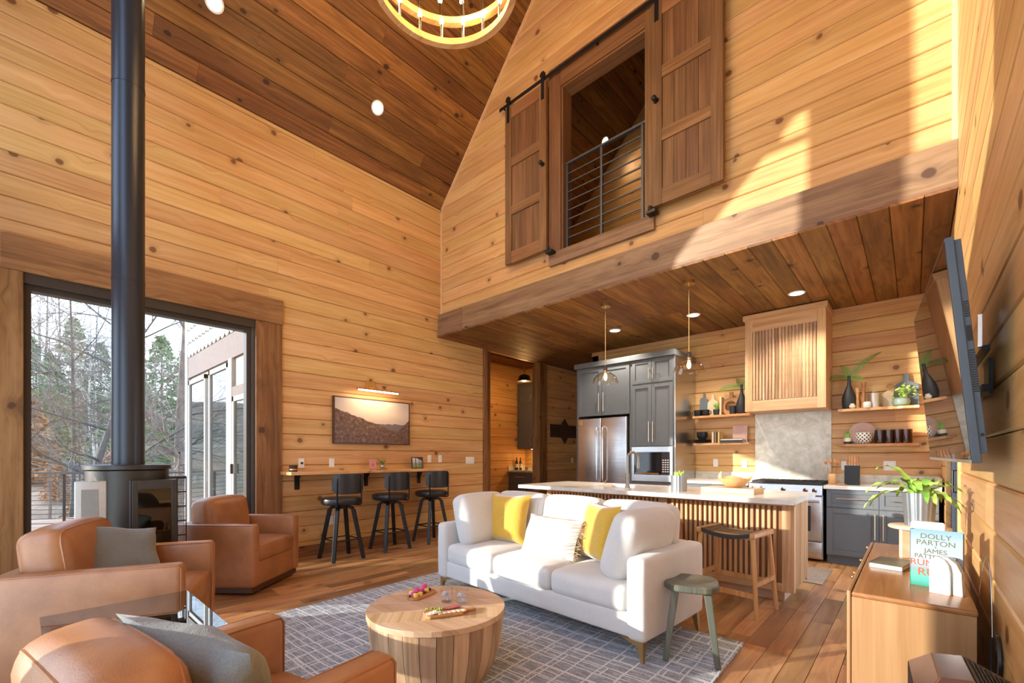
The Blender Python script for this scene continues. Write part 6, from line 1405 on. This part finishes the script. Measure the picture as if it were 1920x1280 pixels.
# railing in the loft opening
t = thing('loft_railing', 'dark grey horizontal bar railing across the loft opening', 'railing', (-2.67, YB + 0.04, 3.80)); yr = YB + 0.04
sub('top_rail', G().box((-3.235, yr - 0.02, 4.86), (-2.10, yr + 0.02, 4.885)), steelg, t); sub('bottom_rail', G().box((-3.235, yr - 0.02, 3.81), (-2.10, yr + 0.02, 3.835)), steelg, t)
for x in (-3.185, -2.70, -2.19): sub('post', G().box((x - 0.014, yr - 0.014, 3.835), (x + 0.014, yr + 0.014, 4.86)), steelg, t)
for k in range(8): z = 3.95 + k * 0.113; sub('rod', G().box((-3.185, yr - 0.006, z), (-2.19, yr + 0.006, z + 0.013)), steelg, t)
# loft contents
t = thing('ceiling_fan', 'black ceiling fan partly visible in the dark loft', 'fan', (-2.2, 6.1, 6.9)); obj('motor', G().cyl((0, 0, -0.1), 0.12, 0.16, 24), black, t, smooth=50); obj('downrod', G().cyl((0, 0, 0.05), 0.015, ZR - 7.0, 8), black, t)
for k in range(4): a = k * pi / 2 + 0.55; obj('blade', G().rb((0.10, -0.07, -0.02), (0.72, 0.07, -0.005), 0.006, 2).xf(RZ(a)), black, t)
t = thing('table_lamp', 'white drum shade lamp low in the loft opening', 'lamp', (XY(1071, 5.3), 5.3, 3.50)); obj('shade', G().lathe([(0.13, 0.38), (0.11, 0.62), (0.107, 0.62), (0.127, 0.38)], n=28, close=True), whitec, t, smooth=50); obj('base', G().lathe([(0.08, 0), (0.07, 0.02), (0.02, 0.05), (0.02, 0.40)], n=20), blackm, t, smooth=True)
t = thing('grey_headboard', 'plain grey panel against the loft back wall', 'headboard', (-3.4, 7.3, 3.50)); sub('panel', G().box((-3.95, 7.27, 3.5), (-2.6, 7.32, 4.95)), plain('grey_fabric_panel', (0.22, 0.17, 0.13), 0.8), t); sub('cap', G().box((-3.97, 7.25, 4.95), (-2.58, 7.33, 4.98)), barn_x, t)
# ---------------------------------------------------------------- pellet stove with pipe (local x right of view, -y towards the room)
SX, SY = -4.60, 0.557
fz = Vector((0.993, -0.12, 0)); t = thing('pellet_stove', 'round dark metal stove with glazed door and pale left panel, before the window', 'stove', (SX, SY, 0), atan2(fz.x, -fz.y))
obj('pedestal', G().lathe([(0.20, 0), (0.20, 0.02), (0.07, 0.03), (0.065, 0.30)], n=32), stovem, t, smooth=40)
obj('bowl', G().lathe([(0.065, 0.26), (0.14, 0.29), (0.22, 0.38), (0.255, 0.50)], n=40), stovem, t, smooth=True)
obj('body', G().cyl((0, 0, 0.50), 0.255, 0.64, 48), stovem, t, smooth=40)
obj('top_plate', G().lathe([(0.262, 1.145), (0.27, 1.15), (0.27, 1.178), (0.262, 1.184), (0.1, 1.184)], n=48), stovem, t, smooth=40)
obj('stove_pipe', G().cyl((0, 0, 1.18), 0.102, roofz(SX) - 1.18, 40), pipem, t, smooth=40)
for z in (1.19, 2.62, 4.15): obj('pipe_collar', G().cyl((0, 0, z), 0.1045, 0.02, 40), pipem, t, smooth=40)
obj('firebox_dark_sheet', G().box((0.05, -0.262, 0.56), (0.255, -0.258, 1.02)), black, t)  # black sheet added behind the door glass, stands in for the dark interior
pl_ = obj('left_panel', G().rb((-0.29, -0.23, 0.50), (-0.12, -0.205, 1.07), 0.008, 2).xf(RZ(0.0)), stovel, t, smooth=40)
obj('mesh_inset', G().box((-0.255, -0.233, 0.55), (-0.165, -0.229, 1.01)), plain('grey_mesh', (0.28, 0.29, 0.27), 0.6), pl_)
obj('panel_side', G().box((-0.12, -0.22, 0.50), (-0.10, -0.06, 1.07)), black, t)
obj('hinge', G().prism([(-0.20, 1.07), (-0.17, 1.07), (-0.19, 1.12), (-0.20, 1.12)], 'y', -0.235, -0.225), stovel, t)
dg = G().box((0.02, -0.33, 0.50), (0.055, -0.22, 1.07)).box((0.25, -0.33, 0.50), (0.285, -0.22, 1.07)).box((0.055, -0.33, 0.50), (0.25, -0.22, 0.58)).box((0.055, -0.33, 1.0), (0.25, -0.22, 1.07))
dd_ = obj('firebox_door', dg, stovem, t, bev=0.003)
obj('glass', G().box((0.055, -0.315, 0.58), (0.25, -0.31, 1.0)), glassy('stove_glass', (0.5, 0.48, 0.45), 1.5), dd_)
obj('fire_pot', G().lathe([(0.03, 0.52), (0.06, 0.62), (0.065, 0.66), (0.055, 0.66)], (0.14, -0.24, 0), n=20), tin, t)
vg = G(); 
for k in range(6): vg.box((0.004, -0.32, 0.50 + k * 0.113), (0.012, -0.22, 0.506 + k * 0.113))
vg.box((0.004, -0.325, 0.50), (0.012, -0.317, 1.07)).box((0.004, -0.23, 0.50), (0.012, -0.222, 1.07)); obj('side_vent', vg, steelg, t)
gr = G()
for k in range(5): gr.box((0.30 + 0.012 * k, -0.21, 0.50), (0.303 + 0.012 * k, -0.205, 1.09))
for k in range(6): gr.box((0.295, -0.212, 0.50 + k * 0.115), (0.355, -0.204, 0.51 + k * 0.115))
gr.box((0.29, -0.214, 0.50), (0.298, -0.2, 1.09)).box((0.348, -0.214, 0.50), (0.356, -0.2, 1.09)); q = obj('right_grille', gr, black, t); q['kind'] = 'stuff'
obj('grille_bracket', G().box((0.24, -0.20, 0.50), (0.35, -0.10, 0.52)), stovem, t); obj('grille_bracket', G().box((0.24, -0.20, 1.07), (0.35, -0.10, 1.09)), stovem, t)
# ---------------------------------------------------------------- wall television
A = Vector((0.14, 2.07, 1.227)); u = (Vector((0.065, 3.24, 1.234)) - A); v = Vector((-0.066, 0, 0.748)); Lu = u.length; Lv = v.length
un = u.normalized(); nn = un.cross(v.normalized()).normalized(); 
if nn.x > 0: nn = -nn
vn = nn.cross(un).normalized(); vn = vn if vn.z > 0 else -vn
M = Matrix(((nn.x, un.x, vn.x, A.x), (nn.y, un.y, vn.y, A.y), (nn.z, un.z, vn.z, A.z), (0, 0, 0, 1)))
t = thing('television', 'large flat television tilted down from the right wall, seen almost edge-on', 'television', tuple(A)); t.matrix_basis = M
tvm = plain('television_casing', (0.085, 0.115, 0.145), 0.45)
obj('front_casing', G().box((-0.022, 0, 0), (0, Lu, Lv)), tvm, t, bev=0.002)
obj('screen', G().box((0.0002, 0.008, 0.012), (0.001, Lu - 0.008, Lv - 0.008)), plain('screen_glass', (0.006, 0.006, 0.008), 0.015, nz=0, IOR=1.7), t)
obj('bottom_strip', G().box((0.001, 0.0, 0), (0.003, Lu, 0.011)), tin, t)
bh = obj('rear_housing', G().box((-0.040, 0.012, 0.03), (-0.022, Lu - 0.012, Lv - 0.01)).box((-0.06, 0.2, 0.1), (-0.04, Lu - 0.2, Lv - 0.25)), tvm, t, bev=0.002)
for (z0, z1) in ((0.48, 0.53), (0.23, 0.37)):
    vg = G(); k = z0
    while k < z1: vg.box((-0.038, 0.0095, k), (-0.026, 0.0121, k + 0.004)); k += 0.008
    q = obj('vent_slots', vg, black, t); q['kind'] = 'stuff'
obj('port_panel', G().box((-0.038, 0.010, 0.40), (-0.026, 0.0122, 0.45)), black, t); obj('power_button', G().cyl((-0.032, 0.012, 0.09), 0.005, -0.003, 12, 'y'), black, t)
t = thing('wall_mount', 'silver and black articulated mount behind the television', 'bracket', (XR - 0.02, 2.45, 1.6))
sub('wall_plate', G().box((XR - 0.012, 2.56, 1.50), (XR, 2.72, 1.64)), black, t); sub('vertical_bar', G().box((XR - 0.04, 2.58, 1.69), (XR - 0.028, 2.61, 1.82)), chrome, t); sub('crossbar', G().box((XR - 0.035, 2.5, 1.66), (XR - 0.012, 3.0, 1.68)), black, t); sub('crossbar', G().box((XR - 0.035, 2.5, 1.50), (XR - 0.012, 3.0, 1.53)), black, t)
# ---------------------------------------------------------------- console and what stands on it
kx0, kx1, ky0, ky1, kz = -0.205, 0.165, 2.27, 3.65, 0.70
t = thing('console', 'cherry wood media console with small knobs under the television', 'console', (-0.02, 2.96, 0))
sub('end_panel', G().box((kx0 + 0.016, ky0, 0.06), (kx1, ky0 + 0.02, kz - 0.022)), cherry_z, t, bev=0.001); sub('end_panel', G().box((kx0 + 0.016, ky1 - 0.02, 0.06), (kx1, ky1, kz - 0.022)), cherry_z, t)
sub('top', G().rb((kx0 + 0.016, ky0 - 0.006, kz - 0.022), (kx1 + 0.004, ky1 + 0.006, kz), 0.008, 2), cherry_y, t, smooth=40)
sub('body', G().box((kx0 + 0.018, ky0 + 0.02, 0.06), (kx1 - 0.005, ky1 - 0.02, kz - 0.022)), cherry_y, t); sub('plinth', G().box((kx0 + 0.04, ky0 + 0.03, 0), (kx1 - 0.02, ky1 - 0.03, 0.06)), woodpl, t)
for k in range(3):
    a = ky0 - 0.003 + k * (ky1 - ky0 + 0.006) / 3; b = a + (ky1 - ky0 + 0.006) / 3
    d_ = sub('door', G().rb((kx0, a + 0.001, 0.065), (kx0 + 0.014, b - 0.001, kz + 0.001), 0.005, 2), cherry_z, t, smooth=40)
    for yy in ((b - 0.05,) if k != 1 else (a + 0.05, b - 0.05)): sub('knob', G().cyl((kx0, yy, kz - 0.03), 0.004, -0.012, 10, 'x').sph((kx0 - 0.015, yy, kz - 0.03), 0.008, 8), brass, d_, smooth=True)
# book
def bookcover():
    t = NT('sea_sky_book_cover'); p = t.sep(t.oc()); n = t.noise(t.oc(), 9, 4)
    f = t.math('ADD', t.math('MULTIPLY', p[2], 4.2), t.math('MULTIPLY_ADD', n, 0.12, -0.06))
    return t.fin(t.ramp(f, [(0.0, (0.03, 0.22, 0.17)), (0.16, (0.10, 0.42, 0.30)), (0.27, (0.14, 0.30, 0.24)), (0.30, (0.20, 0.26, 0.28)), (0.45, (0.33, 0.37, 0.38)), (0.8, (0.29, 0.36, 0.39)), (1.0, (0.18, 0.30, 0.37))]), 0.6, Specular_IOR_Level=0.2)
bl, br_ = Vector((-0.013, 2.575)), Vector((0.146, 2.545)); bw = (br_ - bl).length; a = atan2((br_ - bl).y, (br_ - bl).x)
t = thing('novel', 'hardback novel with pale sea and sky cover standing upright on the console', 'book', (bl.x, bl.y, kz), a)
cm = bookcover(); BH = 0.238
obj('cover', G().box((0, -0.003, 0), (bw, 0, BH)).box((0, 0.028, 0), (bw, 0.031, BH)).box((0, -0.003, 0), (0.003, 0.031, BH)), cm, t); obj('pages', G().box((0.003, 0, 0.003), (bw - 0.003, 0.028, BH - 0.004)), paper, t)
gold = plain('gold_grey_lettering', (0.11, 0.095, 0.045), 0.7); orr = plain('orange_red_lettering', (0.45, 0.07, 0.02), 0.7)
FT = RX(pi / 2)
for (s_, sz, z, m_, xo) in (('DOLLY', 0.030, 0.203, gold, 0.5), ('PARTON', 0.030, 0.176, gold, 0.5), ('&', 0.010, 0.166, gold, 0.5), ('JAMES', 0.026, 0.143, gold, 0.5), ('PATTERSON', 0.026, 0.118, gold, 0.5), ('RUN', 0.036, 0.088, orr, 0.24), ('ROSE', 0.036, 0.088, orr, 0.70), ('RUN', 0.046, 0.045, orr, 0.45)):
    text(s_, sz, m_, t, TR(bw * xo, -0.0032, z) @ FT, sx=1.02 if s_ != 'PATTERSON' else 0.92)
# arch bookend in front and white panel behind
t = thing('arch_bookend', 'white stone arch bookend in front of the novel', 'bookend', (0.048, 2.475, kz), a - 0.10)
ap = [(0, 0), (0.012, 0)] + [(0.012 + 0.0, 0.0)] 
vs = []; n = 14; outer = [(0.0, 0.0)] + [(0.0, 0.10)] + [(0.05 - 0.05 * cos(pi * i / n), 0.10 + 0.05 * sin(pi * i / n)) for i in range(1, n)] + [(0.10, 0.10), (0.10, 0.0)]
obj('slab', G().prism([(0, 0), (0.062, 0), (0.062, 0.085)] + [(0.1 - 0.0, 0.0)][:0] + [(0.058, 0.115), (0.046, 0.138), (0.028, 0.148), (0.012, 0.142), (0.0, 0.12)], 'y', -0.012, 0.008), whitec, t, bev=0.003)
obj('arch_leg', G().prism([(0.028, 0.148), (0.05, 0.146), (0.075, 0.125), (0.09, 0.09), (0.094, 0.0), (0.064, 0.0), (0.062, 0.085), (0.058, 0.115), (0.046, 0.135)], 'y', 0.008, 0.045), whitec, t, bev=0.003)
t = thing('white_panel_bookend', 'white rounded block standing behind the novel', 'bookend', (0.045, 2.66, kz), a)
obj('panel', G().rb((-0.06, 0, 0), (0.055, 0.03, 0.262), 0.012, 3), whitec, t, smooth=50); obj('dimple', G().cyl((0.03, -0.001, 0.215), 0.008, 0.004, 16, 'y'), blackm, t)
t = thing('journal', 'grey wood-grain covered journal lying on the console', 'book', (-0.085, 2.92, kz), radians(80)); obj('cover', G().box((-0.11, -0.065, 0), (0.11, 0.065, 0.003)).box((-0.11, -0.065, 0.021), (0.11, 0.065, 0.024)).box((-0.11, 0.062, 0), (0.11, 0.065, 0.024)), greyw, t); obj('pages', G().box((-0.107, -0.062, 0.003), (0.107, 0.062, 0.021)), paper, t)
px_, py_ = 0.020, 3.27
t = thing('plant_stand', 'pale wooden pedestal stand under the fern pot on the console', 'stand', (px_, py_, kz)); obj('disc', G().lathe([(0.125, 0.155), (0.13, 0.16), (0.13, 0.168), (0.125, 0.172), (0.001, 0.172)], n=36), palew, t, smooth=50)
for k in range(2): obj('cross_leg', G().box((-0.09, -0.012, 0), (0.09, 0.012, 0.156)).xf(RZ(0.6 + k * pi / 2)), palew, t)
t = thing('potted_fern', "bird's nest fern with wavy leaves in a ribbed metal pot on the console", 'plant', (px_, py_, kz + 0.173))
g = G().lathe([(0.058, 0), (0.070, 0.18), (0.063, 0.18), (0.061, 0.15), (0.001, 0.15)], n=72); g.v = [(x * (1 + 0.03 * cos(18 * atan2(y, x))), y * (1 + 0.03 * cos(18 * atan2(y, x))), z) for x, y, z in g.v]
obj('pot', g, zinc, t, smooth=50); obj('soil', G().cyl((0, 0, 0.145), 0.059, 0.015, 24), soil, t)
rr = random.Random(12)
for k in range(19):
    a_ = k * 2.4 + 0.3; L = rr.uniform(0.20, 0.33); el = rr.uniform(0.45, 1.25); cx_ = cos(a_); d_ = Vector((cx_ * 0.9, sin(a_), 0)).normalized()
    if cx_ > 0.5: L = min(L, 0.21)
    n = 14; vs = []; p = d_ * 0.012 + Vector((0, 0, 0.155)); dir_ = (d_ * cos(el) + Vector((0, 0, sin(el)))); side = d_.cross(Vector((0, 0, 1))).normalized()
    for i in range(n + 1):
        t_ = i / n; w_ = 0.019 * (sin(pi * min(1, 0.18 + 0.82 * t_)) ** 0.7) + 0.002; wv = 0.006 * sin(i * 1.9 + k)
        vs += [p - side * w_ + Vector((0, 0, wv)), p + Vector((0, 0, -0.003)), p + side * w_ + Vector((0, 0, -wv))]
        dir_ = (dir_ + Vector((0, 0, -2.3 / n)) * (0.5 + t_)).normalized(); p = p + dir_ * L / n
        if p.x + px_ > XR - 0.03: p.x = XR - 0.03 - px_
    obj('leaf', G().add(vs, [(i * 3 + j, (i + 1) * 3 + j, (i + 1) * 3 + j + 1, i * 3 + j + 1) for i in range(n) for j in range(2)]), limep if k % 3 else greenp, t, smooth=True)
# speaker cabinet in the corner of the frame
bz = plain('bronze_gloss_panel', (0.23, 0.13, 0.10), 0.22, 0.4)
t = thing('floor_speaker', 'low dark speaker cabinet with bronze top in front of the console end', 'speaker', (0.095, 1.80, 0), radians(4))
obj('cabinet', G().box((-0.10, -0.16, 0), (0.13, 0.16, 0.58)), blackm, t, bev=0.004)
obj('top_bevel', G().add([(-0.10, -0.16, 0.58), (0.02, -0.16, 0.58), (0.02, 0.16, 0.58), (-0.10, 0.16, 0.58), (-0.05, -0.10, 0.64), (0.02, -0.10, 0.65), (0.02, 0.10, 0.65), (-0.05, 0.10, 0.64)], [(0, 1, 5, 4), (1, 2, 6, 5), (2, 3, 7, 6), (3, 0, 4, 7), (4, 5, 6, 7), (3, 2, 1, 0)]), bz, t, bev=0.003)
obj('slanted_side', G().add([(0.022, -0.16, 0.58), (0.13, -0.16, 0.58), (0.13, 0.16, 0.58), (0.022, 0.16, 0.58), (0.022, -0.10, 0.65), (0.022, 0.10, 0.65)], [(0, 1, 4), (1, 2, 5, 4), (2, 3, 5), (0, 4, 5, 3), (3, 2, 1, 0)]), steelg, t, bev=0.002)
sg_ = G()
for k in range(9): sg_.bar((0.035 + k * 0.011, -0.085 - 0.004 * k, 0.644 - k * 0.0072), (0.035 + k * 0.011, 0.085 + 0.004 * k, 0.644 - k * 0.0072), 0.003, 0.004)
q = obj('slots', sg_, black, t); q['kind'] = 'stuff'
# cords behind the console
ps = thing('power_strip', 'grey upright power strip with cables on the right wall beside the console', 'power strip', (XR - 0.03, 2.0, 0)); obj('strip', G().box((-0.02, -0.02, 0), (0.02, 0.02, 0.42)), steelg, ps, bev=0.004); obj('plug', G().box((-0.045, -0.016, 0.30), (-0.02, 0.016, 0.34)), chrome, ps)
def cord(label, pts, r, mat, nm='power_cord'):
    P_ = [Vector(p) for p in pts]; out = []
    for i in range(len(P_) - 1):
        p0 = P_[max(i - 1, 0)]; p1 = P_[i]; p2 = P_[i + 1]; p3 = P_[min(i + 2, len(P_) - 1)]
        for s_ in range(6):
            t_ = s_ / 6; out.append(0.5 * ((2 * p1) + (-p0 + p2) * t_ + (2 * p0 - 5 * p1 + 4 * p2 - p3) * t_ * t_ + (-p0 + 3 * p1 - 3 * p2 + p3) * t_ ** 3))
    out.append(P_[-1]); g_ = G().tube(out, r, 8); g_.mv(-XR + 0.03, -2.0, 0); o = obj('cable', g_, mat, ps, smooth=True); o['label'] = label; return o
cord('thick black cable loop hanging between the console and the right wall', [(0.195, 2.22, 0.38), (0.20, 2.14, 0.46), (0.205, 2.10, 0.58), (0.205, 2.16, 0.65), (0.20, 2.24, 0.60), (0.20, 2.26, 0.48), (0.20, 2.24, 0.36), (0.20, 2.18, 0.28), (0.20, 2.05, 0.20), (0.20, 1.98, 0.012)], 0.007, black)
cord('thin pale cable arching from the console top down the right wall', [(0.19, 2.62, 0.60), (0.20, 2.58, 0.78), (0.21, 2.52, 0.86), (0.215, 2.46, 0.78), (0.215, 2.42, 0.6), (0.21, 2.36, 0.4), (0.21, 2.3, 0.15), (0.21, 2.3, 0.012)], 0.0018, tin)
# kitchen mat
mt = obj('kitchen_mat', G().box((-1.7, 5.2, 0), (-0.66, 5.95, 0.008)), fabric('brown_woven_mat', (0.24, 0.17, 0.10), 60, 0.4, bump=0.8)); mt.location = (0.0, 0, 0.0005); tag(mt, 'brown woven mat on the floor between island and range', 'mat')
